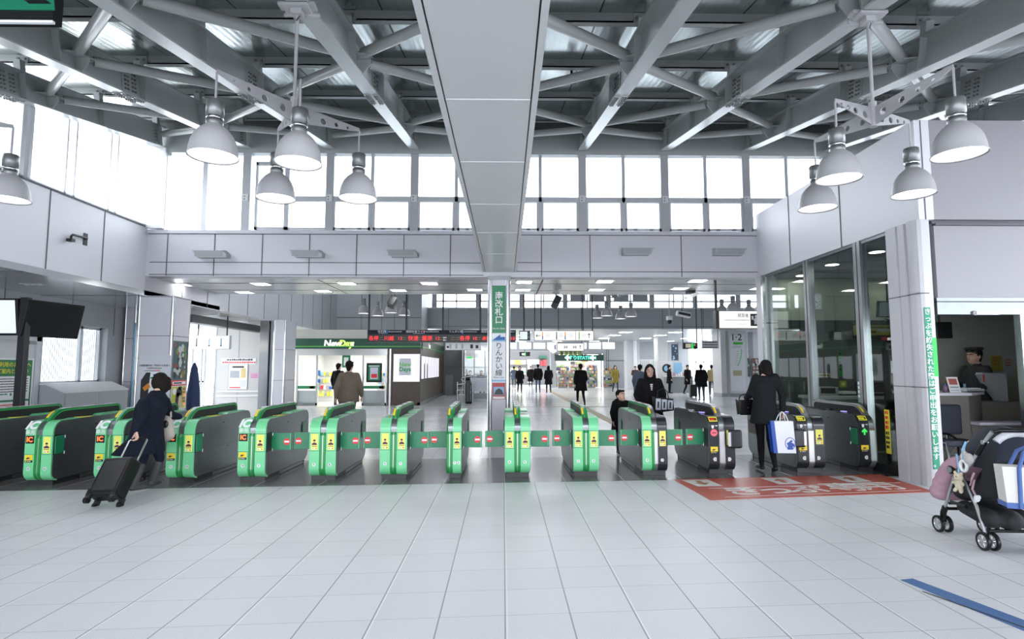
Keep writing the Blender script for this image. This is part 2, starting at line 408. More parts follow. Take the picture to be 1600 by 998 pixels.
# steel lintel over the counter opening; out-of-view wall added to dim the office
mb = MB().box(xat(1600, 7.4)+.12, 13, YR+.04, YR+.15, 0, 2.2, M_front_shaded).box(XR+.19, 13, YR+.03, YR+.17, 2.20, 2.42, M_brush).box(XR+.19, 13, YR+.02, YR+.17, 2.36, 2.372, M_dark).box(xat(1594, 7.4)-.04, xat(1594, 7.4)+.05, YR+.04, YR+.14, 0, 2.2, M_chrome)
struct(mb, 'trim_4', 'brushed steel lintel and jamb of the ticket window')
mb = MB().cyl((0, 0, 0), (0, 0, .025), .03, M_lampgrey).box(0, .30, -.025, .025, .005, .045, M_white)
mb.build('intercom_bar', M=face(px(1522, 489, Y=YR+.03), '-Y') @ at(0, 0, 0), bev=.004)
props(bpy.data.objects['intercom_bar'], 'short pale bar fitted on the steel lintel above the ticket window', 'sensor')

# ---- left pillars of the low soffit
def pillar(x0, x1, y0, y1, z1, name, label, zs):
    mb = MB().box(x0+.05, x1-.05, y0, y1, 0, z1, M_panel).box(x0, x1, y0+.05, y1-.05, 0, z1, M_panel)
    for x in (x0+.03, x1-.03):
        for y in (y0+.03, y1-.03): mb.cyl((x, y, 0), (x, y, z1), .036, M_chrome, n=16)
    for z in zs: mb.box(x0-.003, x1+.003, y0-.003, y1+.003, z-.006, z+.006, M_seam)
    return struct(mb, name, label)
pillar(-7.70, -6.95, 12.05, 12.72, 3.02, 'pillar_left', 'grey panelled pillar with steel corners beside the poster board', [zat(525, 12.05), zat(560, 12.05), 3.0])
pillar(-7.35, -6.95, 18.3, 19.2, 3.03, 'pillar_left_far', 'grey panelled pillar with steel corners beside the shop', [zat(546, 18.3), zat(594, 18.3)])
mb = MB().box(-7.9, -7.62, 18.6, 19.4, 0, 3.03, M_chrome).box(-7.6, -7.4, 18.7, 19.3, 0, 3.03, M_panel2)
struct(mb, 'pillar_steel', 'polished steel pier at the platform passage')
pillar(-9.65, -9.35, 14.6, 15.1, 3.02, 'pillar_outer', 'grey pillar with blue cable beyond the window', [zat(529, 14.6), zat(596, 14.6)])
MB().tube([(-9.33, 14.55, 0), (-9.33, 14.55, zat(505, 14.6))], .02, M_lblue).build('cable_conduit')
props(bpy.data.objects['cable_conduit'], 'thin blue pipe running up the grey pillar beyond the window', 'pipe')
# high left wall of the far hall, falling away from us
mb = MB().box(-7.75, -7.55, 12.0, 25.8, 3.03, 3.44, M_panel).prism([(YB, 3.44), (25.8, 3.44), (25.8, ZC(25.8)), (YB, ZC(YB))], -7.75, -7.55, M_panel)
y = 13.4
while y < 25.6: mb.box(-7.555, -7.543, y-.01, y+.01, 3.03, 3.44 if y < 15.2 else ZC(y)-.05, M_seam); y += 1.15
struct(mb, 'wall_left_far')
struct(MB().box(-16, -7.75, 15.2, 23, 3.03, 3.1, mat('pale_ceiling', (.66, .65, .58), .3, .2)), 'ceiling_passage')
mb = MB()
for i in range(4): mb.box(-16, -7.8, 15.6+i*1.7, 15.72+i*1.7, 2.93, 3.03, M_panel3)
mb.box(-8.6, -8.3, 15.3, 20, 2.72, 2.93, mat('duct_dark', (.10, .11, .11), .5))
struct(mb, 'trim_5', 'pale ceiling ribs and dark duct over the platform passage')
xw0, xw1 = xat(336, 20), xat(407, 20)
mpas = mat('passage_wall', (.52, .52, .50), .5)
mb = MB().box(xw0, -7.6, 20, 20.2, 0, 2.95, mpas).box(xw0-.02, xw0+.02, 19.98, 20.2, 0, 2.95, M_frame)
for x in (xat(372, 20),): mb.box(x-.01, x+.01, 19.99, 20, 0, 2.95, M_panel2)
struct(mb, 'wall_passage')
w = thing('window_5', None, None); w['kind'] = 'structure'
mb = MB(); xa, xb = xat(296, 20), xw0
for x in (xa, xat(312, 20)-.03, xat(316, 20)): mb.box(x, x+.08, 20, 20.1, 0, 2.3, M_frame)
mb.box(xa, xb, 20, 20.1, 2.22, 2.3, M_frame).box(xa, xb, 20, 20.1, 1.0, 1.05, M_frame); mb.build('window_frame', w)
MB().box(xa, xb, 20.04, 20.05, 0, 2.25, G_clear).build('glass_pane', w)
mb = MB()
for i in range(12): mb.box(xat(313, 20), xb, 19.95, 20.0, .1+i*.07, .14+i*.07, M_panel3)
mb.build('louvre', w)

# ================================================================ ROOF
def zb(y): return 6.2-.19*(12-y)             # underside of the sloping beams
SL = math.atan(.19)
BX = [-7.28, -5.5, -3.72, -1.91, -.11, 1.71, 3.5, 5.28, 7.06, 8.85, 10.6]
mdeck = bpy.data.materials.new('metal_deck'); mdeck.use_nodes = True; nt = mdeck.node_tree; b = nt.nodes['Principled BSDF']
tc = N('ShaderNodeTexCoord'); sep = N('ShaderNodeSeparateXYZ'); nt.links.new(tc.outputs['Object'], sep.inputs[0])
wv = MA('SINE', MA('MULTIPLY', sep.outputs[0], 2*math.pi/.1)); jt = line(sep.outputs[0], .9, .3, .012)
mp = N('ShaderNodeMapping'); mp.inputs['Scale'].default_value = (14, .5, 1); nt.links.new(tc.outputs['Object'], mp.inputs[0])
nz = N('ShaderNodeTexNoise'); nz.inputs['Scale'].default_value = 3; nt.links.new(mp.outputs[0], nz.inputs['Vector'])
cr = MIX(nz.outputs['Fac'], (.36, .41, .40), (.58, .62, .62)); cr = MIX(jt, cr, (.05, .055, .055)); nt.links.new(cr, b.inputs['Base Color'])
bp = N('ShaderNodeBump'); bp.inputs['Strength'].default_value = .07; bp.inputs['Distance'].default_value = .008; nt.links.new(wv, bp.inputs['Height']); nt.links.new(bp.outputs[0], b.inputs['Normal'])
b.inputs['Metallic'].default_value = .92; b.inputs['Roughness'].default_value = .24
y0, y1 = -1.5, 12.5
mb = MB().prism([(y0, zb(y0)+.72), (y1, zb(y1)+.72), (y1, zb(y1)+.9), (y0, zb(y0)+.9)], -8.0, 13.5, mdeck, 'X')
struct(mb, 'ceiling')
PUR = [.2, 1.85, 3.5, 5.12, 6.78, 8.42, 10.07, 11.75]
for y in PUR:
    z = zb(y)+.60
    mb = MB().box(-8, 13.5, y-.05, y+.05, z-.01, z+.005, M_steelbeam).box(-8, 13.5, y-.05, y-.035, z-.01, z+.12, M_steelbeam)
    for x in BX:
        mb.box(x-.09, x+.09, y-.065, y-.052, z-.03, z+.10, M_steelbeam)
        for dx in (-.05, .05): mb.cyl((x+dx, y-.085, z+.04), (x+dx, y-.065, z+.04), .018, M_bolt, n=8)
    struct(mb, 'roof_purlin', 'grey steel purlin crossing above the roof beams')
def slope(y, x=0): return Matrix.Translation((x, y, zb(y))) @ Matrix.Rotation(SL, 4, 'X')
ODD = lambda i: i % 2 == 1
for i, x in enumerate(BX):
    ya, yb2 = (-1.5, 11.92)
    Lh = (yb2-ya)/math.cos(SL); S = slope(ya, x); D = .43; W = .10
    mb = MB().box(-W, W, 0, Lh, 0, .022, M_steelbeam, S).box(-W, W, 0, Lh, D-.022, D, M_steelbeam, S).box(-.008, .008, 0, Lh, .022, D-.022, M_steelbeam, S)
    beam = struct(mb, 'roof_beam', 'sloping grey steel roof beam')
    def on(y): return slope(y, x)
    # bolted splice
    mb = MB(); S = on(8.15)
    for sx in (-1, 1):
        mb.box(sx*.008, sx*.02, -.17, .17, .06, D-.06, M_steelbeam, S)
        for k in range(5):
            for q in (-.11, -.05, .05, .11): mb.cyl(Vector((sx*.02, q, .1+k*.058)), Vector((sx*.042, q, .1+k*.058)), .015, M_bolt, n=6, M=S)
        mb.box(sx*.02, sx*.1, -.24, .24, -.012, 0, M_steelbeam, S)
        for k in range(4):
            for q in (.045, .08):
                for e in (-1, 1): mb.cyl(Vector((sx*q, e*(.05+k*.05), -.012)), Vector((sx*q, e*(.05+k*.05), -.03)), .013, M_bolt, n=6, M=S)
    mb.build('splice_plate', beam)
    # end connection at the wall
    mb = MB(); S = on(11.7)
    for sx in (-1, 1):
        mb.box(sx*.008, sx*.018, -.1, .1, .05, D-.05, M_steelbeam, S)
        for k in range(4):
            for q in (-.04, .04): mb.cyl(Vector((sx*.018, q, .11+k*.065)), Vector((sx*.038, q, .11+k*.065)), .014, M_bolt, n=6, M=S)
    mb.build('end_plate', beam)
    for y in PUR[2:]:
        MB().box(-W+.005, W-.005, -.008, .008, .022, D-.02, M_steelbeam, on(y-.02)).box(-.05, .05, -.05, .05, D, D+.17, M_steelbeam, on(y)).build('stiffener', beam)
    for y in ([-.0, 3.5, 7.1, 10.72] if ODD(i) else [1.7, 5.3, 8.88]):
        mb = MB(); S = on(y)
        for sx in (-1, 1):
            mb.prism([(sx*.008, -.26), (sx*.19, -.18), (sx*.19, .18), (sx*.008, .26)], .20, .215, M_steelbeam, 'Z', S)
            mb.prism([(sx*.008, .03), (sx*.10, .03), (sx*.2, .14), (sx*.2, .27), (sx*.008, .30)], -.006, .006, M_steelbeam, 'Y', S)
        mb.build('gusset_plate', beam)
# diagonal tubes between neighbouring beams
for i in range(len(BX)-1):
    xo, xe = (BX[i], BX[i+1]) if ODD(i) else (BX[i+1], BX[i])
    sg = 1 if xe > xo else -1
    for yo in (0, 3.5, 7.1, 10.72):
        for ye in (yo-1.82, yo+1.78):
            if ye > 11.9: ye = 11.85
            a = V(xo+sg*.13, yo+(.13 if ye > yo else -.13), zb(yo)+.235); e = V(xe-sg*.13, ye+(-.13 if ye > yo else .13), zb(ye)+.235)
            d = (e-a).normalized()
            mb = MB().tube([a, e], .066, M_tube, n=14)
            for p, dd in ((a, -d), (e, d)): mb.box(-.05, .05, -.10, .10, -.01, .01, M_steelbeam, Matrix.Translation(p) @ Matrix.Rotation(math.atan2(dd.y, dd.x)-math.pi/2, 4, 'Z') @ Matrix.Rotation(math.asin(max(-1, min(1, dd.z))), 4, 'X'))
            struct(mb, 'brace_tube', 'round grey bracing tube between two roof beams')
# central box girder with a clad underside
mb = MB()
A0, A1, B0, B1, YA = (-.475, .235), (-.425, .285), 3.37, 3.53, 1.6
def bx(t, s, dz=0): return V(A0[0]+(A1[0]-A0[0])*t+((A0[1]+(A1[1]-A0[1])*t)-(A0[0]+(A1[0]-A0[0])*t))*s, YA+(YF-YA)*t, B0+(B1-B0)*t+dz)
def slab(s0, s1, z0, z1, m, t0=0, t1=1):
    vs = [bx(t, s_, z_) for t in (t0, t1) for z_ in (z0, z1) for s_ in (s0, s1)]
    mb.add(vs, [(0, 2, 3, 1), (4, 5, 7, 6), (0, 1, 5, 4), (2, 6, 7, 3), (0, 4, 6, 2), (1, 3, 7, 5)], m)
mbox = mat('girder_cladding', (.60, .605, .61), .3, .1, var=.02, scale=1)
slab(.075, .925, .004, .06, mbox); slab(0, .06, 0, .05, mbox); slab(.94, 1, 0, .05, mbox); slab(0, 1, .05, .62, mbox)
slab(.06, .075, .03, .05, M_black); slab(.925, .94, .03, .05, M_black)
for v in (145, 248, 318, 365, 400):
    t = (px(790, v, Z=3.46).y-YA)/(YF-YA); slab(.075, .925, .001, .03, M_white, t-.0006, t+.0006)
struct(mb, 'girder_centre', 'wide pale box girder running to the back wall')

# ---- clerestory windows over the fascia and along the left wall
M_col = mat('mullion_grey', (.44, .45, .47), .45, .2)
for i, x in enumerate(BX[:-1]):
    if x < 9: struct(MB().box(x-.085, x+.085, 11.98, 12.12, 4.42, 6.25, M_col).box(x-.06, x+.06, 11.96, 11.98, 5.05, 5.2, M_panel3).cyl((x-.02, 11.95, 5.09), (x-.02, 11.97, 5.09), .015, M_bolt, n=8).cyl((x-.02, 11.95, 5.15), (x-.02, 11.97, 5.15), .015, M_bolt, n=8), 'pillar_mullion', 'grey steel mullion of the clerestory')
struct(MB().box(-8, 10.6, 11.95, 12.15, 6.10, 6.62, M_steelbeam).box(-8, 10.6, 12.0, 12.2, 6.6, 7.1, mat('ridge_dark', (.12, .13, .13), .6)), 'trim_6', 'grey header over the clerestory windows')
zt, zc = zat(311, YF), 4.44
n = 6
for i in range(len(BX)-2):
    x0, x1 = BX[i]+.085, BX[i+1]-.085; xm = (x0+x1)/2
    w = thing('window_%d' % n, None, None); w['kind'] = 'structure'; n += 1
    mb = MB()
    if i == 0:
        mb.box(xm-.05, xm+.05, 12.0, 12.08, zc, 6.1, M_frame)
    elif i == 1:                                # one tall casement beside a split light
        for a_, b_, z0, z1 in ((x0+.1, x0+.16, zc, 5.9), (xm-.08, xm+.02, zc, 6.1), (x0+.1, xm, 5.85, 5.93), (x0+.1, xm, zc, zc+.06), (xm, x1, zt-.06, zt+.05), (xm, x1, zc, zc+.05)): mb.box(a_, b_, 12.0, 12.08, z0, z1, M_frame)
    else:
        mb.box(xm-.035, xm+.035, 12.0, 12.09, zc, 6.1, M_frame).box(x0, x1, 12.0, 12.09, zt-.06, zt+.05, M_frame)
        for a_, b_ in ((x0, xm-.03), (xm+.03, x1)):
            mb.box(a_, a_+.04, 11.99, 12.06, zc, zt-.05, M_frame).box(b_-.05, b_, 11.99, 12.06, zc, zt-.05, M_frame).box(a_, b_, 11.99, 12.06, zc, zc+.05, M_frame)
            for q in (.28, .72): mb.box(a_+(b_-a_)*q-.04, a_+(b_-a_)*q+.03, 11.95, 12.0, zc, zc+.035, M_bolt)
    mb.build('window_frame', w)
    MB().box(x0, x1, 12.04, 12.046, zc, 6.1, G_clear).build('glass_pane', w)
ys_ = [11.9, 8.75, 5.6, 2.4, -1]
for a_, b_ in zip(ys_[1:], ys_[:-1]):
    w = thing('window_%d' % n, None, None); w['kind'] = 'structure'; n += 1
    mb = MB()
    for y in (a_+(b_-a_)*.33, a_+(b_-a_)*.67):
        for e in (-.1, .1): mb.box(-7.62, -7.54, y+e-.02, y+e+.02, 4.48, zb(y)+.5, M_frame)
    mb.box(-7.62, -7.54, a_, b_, 4.48, 4.52, M_frame); mb.build('window_frame', w)
    MB().prism([(a_, 4.5), (b_, 4.5), (b_, zb(b_)+.5), (a_, zb(a_)+.5)], -7.585, -7.579, G_clear, 'X').build('glass_pane', w)
    struct(MB().box(-7.65, -7.45, a_-.1, a_-.02, 4.48, zb(a_)+.5, M_col).box(-7.65, -7.45, a_+.06, a_+.12, 4.48, zb(a_)+.5, M_col), 'pillar_side_mullion', 'grey steel mullion of the side clerestory')
struct(MB().box(-7.6, -7.2, 11.9, 12.12, 4.44, 6.2, M_panel3), 'pillar_corner', 'pale corner post between the two clerestories')

# ---- far hall shell
mb = MB().box(-4, 14.5, YK, YK+.3, 3.42, 4.41, M_panel2).box(-4, 14.5, YK-.03, YK+.3, 4.41, 4.47, M_panel3)
seams(mb, (700, 773, 845, 910, 1037, 1101), YK, 3.42, 4.41, w=.012); mb.box(-4, 14.5, YK-.01, YK, 3.52, 3.54, M_seam)
struct(mb, 'wall_far')
struct(MB().box(-4, 14.5, YK+.3, 43.2, 3.42, 3.5, mat('far_soffit', (.50, .52, .53), .3, .25)), 'ceiling_far')
struct(MB().prism([(YB, ZC(YB)), (YK+.4, ZC(YK+.4)), (YK+.4, ZC(YK+.4)+.12), (YB, ZC(YB)+.12)], -7.1, 15, M_panel2), 'ceiling_hall')
x = -3.4
while x < 14:
    struct(MB().box(x-.12, x+.12, YK, YK+.15, 4.45, 7.0, M_col), 'pillar_far_mullion', 'grey mullion of the far clerestory')
    w = thing('window_%d' % n, None, None); w['kind'] = 'structure'; n += 1
    MB().box(x+1.06, x+1.12, YK+.02, YK+.1, 4.47, 7, M_frame).box(x+.12, x+2.04, YK+.02, YK+.1, 4.75, 4.82, M_frame).build('window_frame', w)
    MB().box(x+.12, x+2.04, YK+.05, YK+.056, 4.47, 7, G_clear).build('glass_pane', w)
    if 1.0 < x < 5.4:
        MB().box(x+.25, x+1.0, YK-.02, YK, 4.78, 6.6, M_panel2).box(x+1.2, x+1.95, YK-.02, YK, 4.78, 6.6, M_panel2).build('roller_blind', w)
    x += 2.16
mb = MB().box(-7.6, -3.7, 25.8, 26, 2.9, ZC(25.8), M_panel2)
for u in (563, 595, 615, 636): mb.box(xat(u, 25.8)-.01, xat(u, 25.8)+.01, 25.79, 25.81, 2.9, ZC(25.8), M_seam)
mb.box(-7.55, -3.7, 25.79, 25.8, 3.75, 3.78, M_seam).box(-3.9, -3.7, 26, YK, 2.9, 6.6, M_panel2)
struct(mb, 'wall_over_shop')
mb = MB()
for a_, b_, z0, z1 in ((12.2, 43.2, 0, 1.0), (12.2, 43.2, 2.6, 3.45), (12.2, 33, 1.0, 2.6), (37, 43.2, 1.0, 2.6)): mb.box(17, 17.2, a_, b_, z0, z1, M_panel2)
mb.prism([(14.6, 3.45), (28.4, 3.45), (28.4, ZC(28.4)), (14.6, ZC(14.6))], 15, 15.2, M_panel2).box(10, 17, 11.9, 12.1, 0, 3.45, M_panel2).box(15, 17.2, 12, 28.4, 3.45, 3.55, M_panel2)
struct(mb, 'wall_right_far')
mb = MB()
for a_, b_, z0 in ((-5, xat(790, 43), 0), (xat(860, 43), xat(867, 43), 0), (xat(943, 43), xat(1076, 43), 0), (xat(1112, 43), 22, 0), (xat(790, 43), xat(860, 43), 2.75), (xat(867, 43), xat(943, 43), 2.55), (xat(1076, 43), xat(1112, 43), 3.0)):
    mb.box(a_, b_, 43, 43.3, z0, 3.5, M_panel2 if a_ < 9 else M_panel3)
for u in (948, 951, 979, 1036, 1060): mb.box(xat(u, 43)-.02, xat(u, 43)+.02, 42.98, 43, 0, 3.4, M_seam)
mb.box(xat(948, 43), xat(979, 43), 42.98, 43, 2.0, 2.06, M_seam)
struct(mb, 'wall_end')
w = thing('window_%d' % n, None, None); w['kind'] = 'structure'; n += 1
xa, xb = xat(1076, 43), xat(1112, 43); mb = MB().box(xa, xb, 43.05, 43.15, 0, .5, M_panel3)
for k in range(4): mb.box(xa+(xb-xa)*k/3-.05, xa+(xb-xa)*k/3+.05, 43.05, 43.15, 0, 3.0, M_col)
for z in (.5, 1.9, 2.95): mb.box(xa, xb, 43.05, 43.15, z, z+.06, M_col)
mb.build('window_frame', w); MB().box(xa, xb, 43.1, 43.11, .5, 3, G_clear).build('glass_pane', w)
struct(MB().box(xat(980, 40), xat(1000, 40), 40, 41, 0, 3.45, M_panel3).cyl((xat(993, 39.9), 39.95, 0), (xat(993, 39.9), 39.95, 3.4), .12, mat('bright_strip', (.85, .86, .9), .3)), 'pillar_end', 'pale pillar near the far pharmacy')
struct(MB().box(xat(1029, 36), xat(1044, 36), 36, 37, 0, 3.45, M_panel3), 'pillar_machines', 'pale pillar beside the ticket machines')
# ================================================================ LAMPS
SHADE = [(.060, .0), (.075, -.015), (.11, -.045), (.145, -.09), (.168, -.145), (.180, -.20), (.184, -.245), (.192, -.262), (.190, -.268), (.180, -.250), (.176, -.2), (.163, -.145), (.14, -.092), (.10, -.05), (.05, -.02)]
def pendant(label, loc, ztop, offs, zl, group=None, s=1.0, lamps=(0, 1, 2, 3)):
    """four bell lamps on a cross of pierced arms under one rod; loc is the hub"""
    x, y, z = loc
    t = thing('pendant_light', label, 'light fixture', (x, y, z), 0, group)
    mb = MB().box(-.17, .17, -.05, .05, ztop-z-.02, ztop-z+.012, M_lampgrey).box(-.12, .12, -.09, .09, ztop-z-.045, ztop-z-.02, M_lampgrey).box(-.15, .19, .06, .085, ztop-z-.06, ztop-z-.035, M_lampgrey)
    mb.box(-.05, .05, -.05, .05, ztop-z-.10, ztop-z-.045, M_lampgrey); mb.build('mounting_bracket', t, bev=.004)
    mb = MB().cyl((0, 0, .1), (0, 0, ztop-z-.09), .016, M_lampgrey, n=10).cyl((0, 0, -.10), (0, 0, .14), .035, M_lampgrey, n=14).tube([(.0, .02, ztop-z-.05), (.025, 0, ztop-z-.10), (0, -.02, ztop-z-.16)], .008, M_chrome)
    mb.build('rod', t)
    for k in range(4):
        ox, oy = offs[k]; L = math.hypot(ox, oy)
        M = Matrix.Rotation(math.atan2(oy, ox), 4, 'Z') @ RX90
        plate2d('arm', [(.02, -.09), (.02, .085), (L, .075), (L, .045), (L-.1, .02)], [(.12, .0, .035), (.25*L+.12, .012, .03), (.48*L+.1, .025, .022), (.66*L+.1, .035, .016)], .012, M_lampgrey, M, t)
        if k not in lamps: continue
        zz = zl-z
        mb = MB().lathe([(r*s, q*s+.27*s+zz) for r, q in SHADE], M_lampgrey, (ox, oy, 0), 36); sh = mb.build('lamp_shade', t)
        mb = MB().lathe([(0, .47*s+zz), (.062*s, .47*s+zz), (.068*s, .46*s+zz), (.068*s, .345*s+zz), (.05*s, .335*s+zz), (.05*s, .31*s+zz), (.066*s, .30*s+zz), (.066*s, .285*s+zz), (.062*s, .265*s+zz)], M_lampneck, (ox, oy, 0), 24)
        mb.lathe([(.064*s, .335*s+zz), (.067*s, .325*s+zz), (.064*s, .315*s+zz)], M_chrome, (ox, oy, 0), 24)
        mb.tube([(ox*(1-.02), oy*.98, .06), (ox, oy, .05), (ox, oy, .47*s+zz)], .009, M_lampgrey); mb.build('lamp_neck', sh)
        MB().lathe([(0, .045*s+zz), (.17*s, .045*s+zz)], M_lampglow, (ox, oy, 0), 32).build('lamp_diffuser', sh)
    return t
pendant('four-lamp bell pendant hanging on a rod left of the central girder', (-1.93, 5.1, zat(178, 5.1)), zb(5.1), [(-.40, -.62), (.23, -.48), (-.35, .52), (.47, .52)], 3.19, 'bell lamp clusters of the near hall')
pendant('four-lamp bell pendant hanging on a rod right of the central girder', (3.5, 5.15, zat(178, 5.15)), zb(5.15), [(.13, -.80), (-.48, -.20), (-.15, .74), (.52, .24)], 3.19, 'bell lamp clusters of the near hall')
pendant('bell pendant cut off by the left edge under the side clerestory', (-5.5, 5.15, 3.9), zb(5.15), [(-.5, -.4), (.3, -.6), (-.4, .45), (.50, .55)], 3.19, 'bell lamp clusters of the near hall')
for l, u, Y, r in (('distant four-lamp bell pendant above the departure board', 600, 18.2, 0), ('distant four-lamp bell pendant between the arrow sign and the far windows', 962, 19.2, .5), ('distant four-lamp bell pendant over the fare adjustment sign', 1163, 17.5, .3)):
    c, s_ = math.cos(r), math.sin(r)
    o_ = [(c*a-s_*b_, s_*a+c*b_) for a, b_ in ((-.6, -.3), (.28, -.5), (-.35, .52), (.55, .35))]
    pendant(l, (xat(u, Y), Y, 3.95), ZC(Y), o_, 3.2, 'bell lamp clusters of the far hall')
# recessed downlights in the low soffit
for i, (u, v) in enumerate(((282, 445), (408, 444), (382, 457), (542, 443), (505, 455), (671, 443), (623, 454), (742, 453), (819, 441), (817, 453), (945, 440), (932, 453), (1090, 439), (1062, 451), (1187, 451))):
    p = px(u, v, Z=3.43)
    t = thing('recessed_light', 'square recessed light in the low ceiling over the gates', 'ceiling light', (p.x, p.y, 3.44), 0, 'recessed lights of the low ceiling')
    MB().box(-.2, .2, -.2, -.17, -.012, .0, M_white).box(-.2, .2, .17, .2, -.012, 0, M_white).box(-.2, -.17, -.17, .17, -.012, 0, M_white).box(.17, .2, -.17, .17, -.012, 0, M_white).build('frame', t)
    MB().box(-.17, .17, -.17, .17, -.006, .0, M_down).build('diffuser', t)
for j, y in enumerate((30.5, 33.5, 37, 41)):
    for i in range(6):
        x = -1.5+i*2.7
        t = thing('ceiling_light', 'flat square light in the ceiling of the far concourse', 'ceiling light', (x, y, 3.42), 0, 'ceiling lights of the far concourse')
        MB().box(-.34, .34, -.34, .34, -.02, 0, M_white).build('frame', t); MB().box(-.3, .3, -.3, .3, -.024, -.018, M_down).build('diffuser', t)
for x, y in ((-8.9, 9.0), (-8.55, 10.4)):
    t = thing('spot_cluster', 'small group of round spots in the soffit of the side bay', 'ceiling light', (x, y, 3.02), 0, 'spots of the side bay')
    MB().box(-.2, .2, -.07, .07, -.012, 0, M_panel2).build('plate', t)
    for k in (-.12, 0, .12): MB().cyl((k, 0, -.016), (k, 0, -.011), .04, M_white).build('spot', t)
for u, v in ((1370, 393), (1405, 428), (1300, 413), (1253, 430)):
    p = px(u, v, Z=3.40)
    t = thing('office_light', 'small round light in the dark office ceiling', 'ceiling light', (p.x, p.y, 3.40), 0, 'office ceiling lights')
    MB().lathe([(.11, -.012), (.13, -.012), (.13, 0), (.10, 0)], M_white, n=20).build('ring', t); MB().cyl((0, 0, -.008), (0, 0, -.002), .11, mat('office_glow', (1, 1, 1), .4, emit=14, ecol=(1, .98, .9), var=0), n=20).build('diffuser', t)
# wedge speakers on the fascia
for lab, u0, u1, v, fl in (('leftmost pale wedge speaker on the fascia', 297, 353, 399, 1), ('second pale wedge speaker from the left on the fascia', 450, 503, 398, 1), ('pale wedge speaker on the fascia just left of the girder', 601, 652, 397, 1), ('pale wedge speaker on the fascia just right of the girder', 974, 1024, 393, -1), ('rightmost pale wedge speaker on the fascia', 1118, 1170, 393, -1)):
    x0, x1 = xat(u0, YF), xat(u1, YF); z = zat(v, YF)
    t = thing('wall_speaker', lab, 'speaker', ((x0+x1)/2, YF, z), 0, 'wedge speakers on the fascia'); w = (x1-x0)/2
    p = [(-w, .085), (w-.09*(fl > 0), .085), (w, .0), (w, -.085), (-w+.12*(fl > 0), -.085)] if fl > 0 else [(-w+.0, .085), (w, .085), (w-.12, -.085), (-w, -.085)]
    mb = MB(); n_ = len(p)
    fr = [(a*.96, -.17, b_*.9-.02) for a, b_ in p]; bk = [(a, -.0, b_) for a, b_ in p]
    mb.add(fr+bk, [tuple(range(n_))] + [(i, n_+i, n_+(i+1) % n_, (i+1) % n_) for i in range(n_)], mat('speaker_grey', (.40, .42, .43), .5)); mb.build('cabinet', t)
    MB().box(-w*.8, w*.75, -.176, -.170, -.07, .05, mat('speaker_mesh', (.34, .36, .37), .6)).build('mesh_front', t)
t = thing('lamp_bracket', 'bare black bracket arm fixed on the left wall panel', 'bracket', px(133, 373, X=XL))
MB().box(.0, .012, -.05, .05, -.12, .10, M_dark).build('plate', t, bev=.003)
MB().tube([(0, 0, 0), (.06, -.04, 0), (.08, -.20, -.01), (.08, -.40, -.02), (.08, -.43, -.05), (.08, -.44, -.13)], .02, M_dark).box(.03, .13, -.48, -.40, -.15, -.10, M_dark).build('arm', t)
t = thing('ceiling_camera', 'small dark camera hanging under the roof deck right of the girder', 'camera', px(893, 122, Y=8.6))
MB().cyl((0, 0, 0), (0, 0, .12), .02, M_dark).build('stem', t); MB().box(-.07, .07, -.05, .05, -.08, 0, M_dark).build('housing', t, bev=.01)

# ================================================================ SIGN COLUMN
cx0, cx1 = xat(762, 12), xat(797, 12); cxm = (cx0+cx1)/2; cw = (cx1-cx0)/2
mb = MB().box(cx0+.06, cx1-.06, 11.94, 12.4, 0, 3.44, M_panel)
for x in (cx0+.055, cx1-.055):
    mb.cyl((x, 11.99, 0), (x, 11.99, 3.44), .062, M_chrome, n=20); mb.box(x-.062, x+.062, 11.99, 12.36, 0, 3.44, M_chrome)
mb.box(cx0-.01, cx1+.01, 11.92, 12.4, 3.36, 3.44, M_brush)
struct(mb, 'pillar_sign', 'steel-edged central column carrying the South Gate sign')
def board(name, label, cat, c, d, w, h, dep, m, bev=0, border=None, bm=None, group=None):
    mb = MB().box(-w/2, w/2, -h/2, h/2, -dep, 0, m)
    if border:
        for a in ((-w/2-border, -w/2, -h/2-border, h/2+border), (w/2, w/2+border, -h/2-border, h/2+border), (-w/2, w/2, -h/2-border, -h/2), (-w/2, w/2, h/2, h/2+border)): mb.box(*a, -dep, .006, bm or M_dark)
    o = mb.build(name, M=face(c, d), bev=bev)
    return props(o, label, cat, group)
def bars(name, parent, rows, m, z=.002):
    """rows of small marks standing for unreadable print"""
    mb = MB()
    for x0, x1, y, h, dash in rows:
        if not dash: mb.box(x0, x1, y, y+h, z, z+.002, m); continue
        x = x0
        while x < x1:
            w = h*random.uniform(.7, 1.2); mb.box(x, min(x+w, x1), y, y+h*random.uniform(.7, 1), z, z+.002, m); x += w*1.25
    return mb.build(name, parent)
yc = 11.93; pw = cw*2*.6
z0, z1 = zat(520, yc), zat(446, yc)
g = board('gate_sign', 'green vertical sign with white characters on the central column', 'sign', V(cxm, yc, (z0+z1)/2), '-Y', pw, z1-z0, .02, M_sgreen)
for k, ch in enumerate('南改札口'): text('character', ch, .175, M_white, at(0, zat(462.5+k*12.6, yc)-(z0+z1)/2), g, bold=.010)
text('caption', 'South Gate', .055, M_white, at(0, zat(513, yc)-(z0+z1)/2), g)
z0, z1 = zat(597, yc), zat(521, yc); zc_ = (z0+z1)/2
g = board('line_sign', 'white vertical line sign with blue arrow on the central column', 'sign', V(cxm, yc, zc_), '-Y', pw, z1-z0, .02, M_paper)
ya = zat(527, yc)-zc_
MB().prism([(-.13, -.055), (.03, .065), (.03, .01), (.13, .01), (.13, -.055)], .001, .004, M_blue, 'Z', at(0, ya)).build('arrow', g)
MB().plate(-pw/2, pw/2, -.02, .02, M_lblue, at(0, zat(532, yc)-zc_)).plate(-pw/2, pw/2, -.02, .02, M_lblue, at(0, zat(594.5, yc)-zc_)).build('stripe', g)
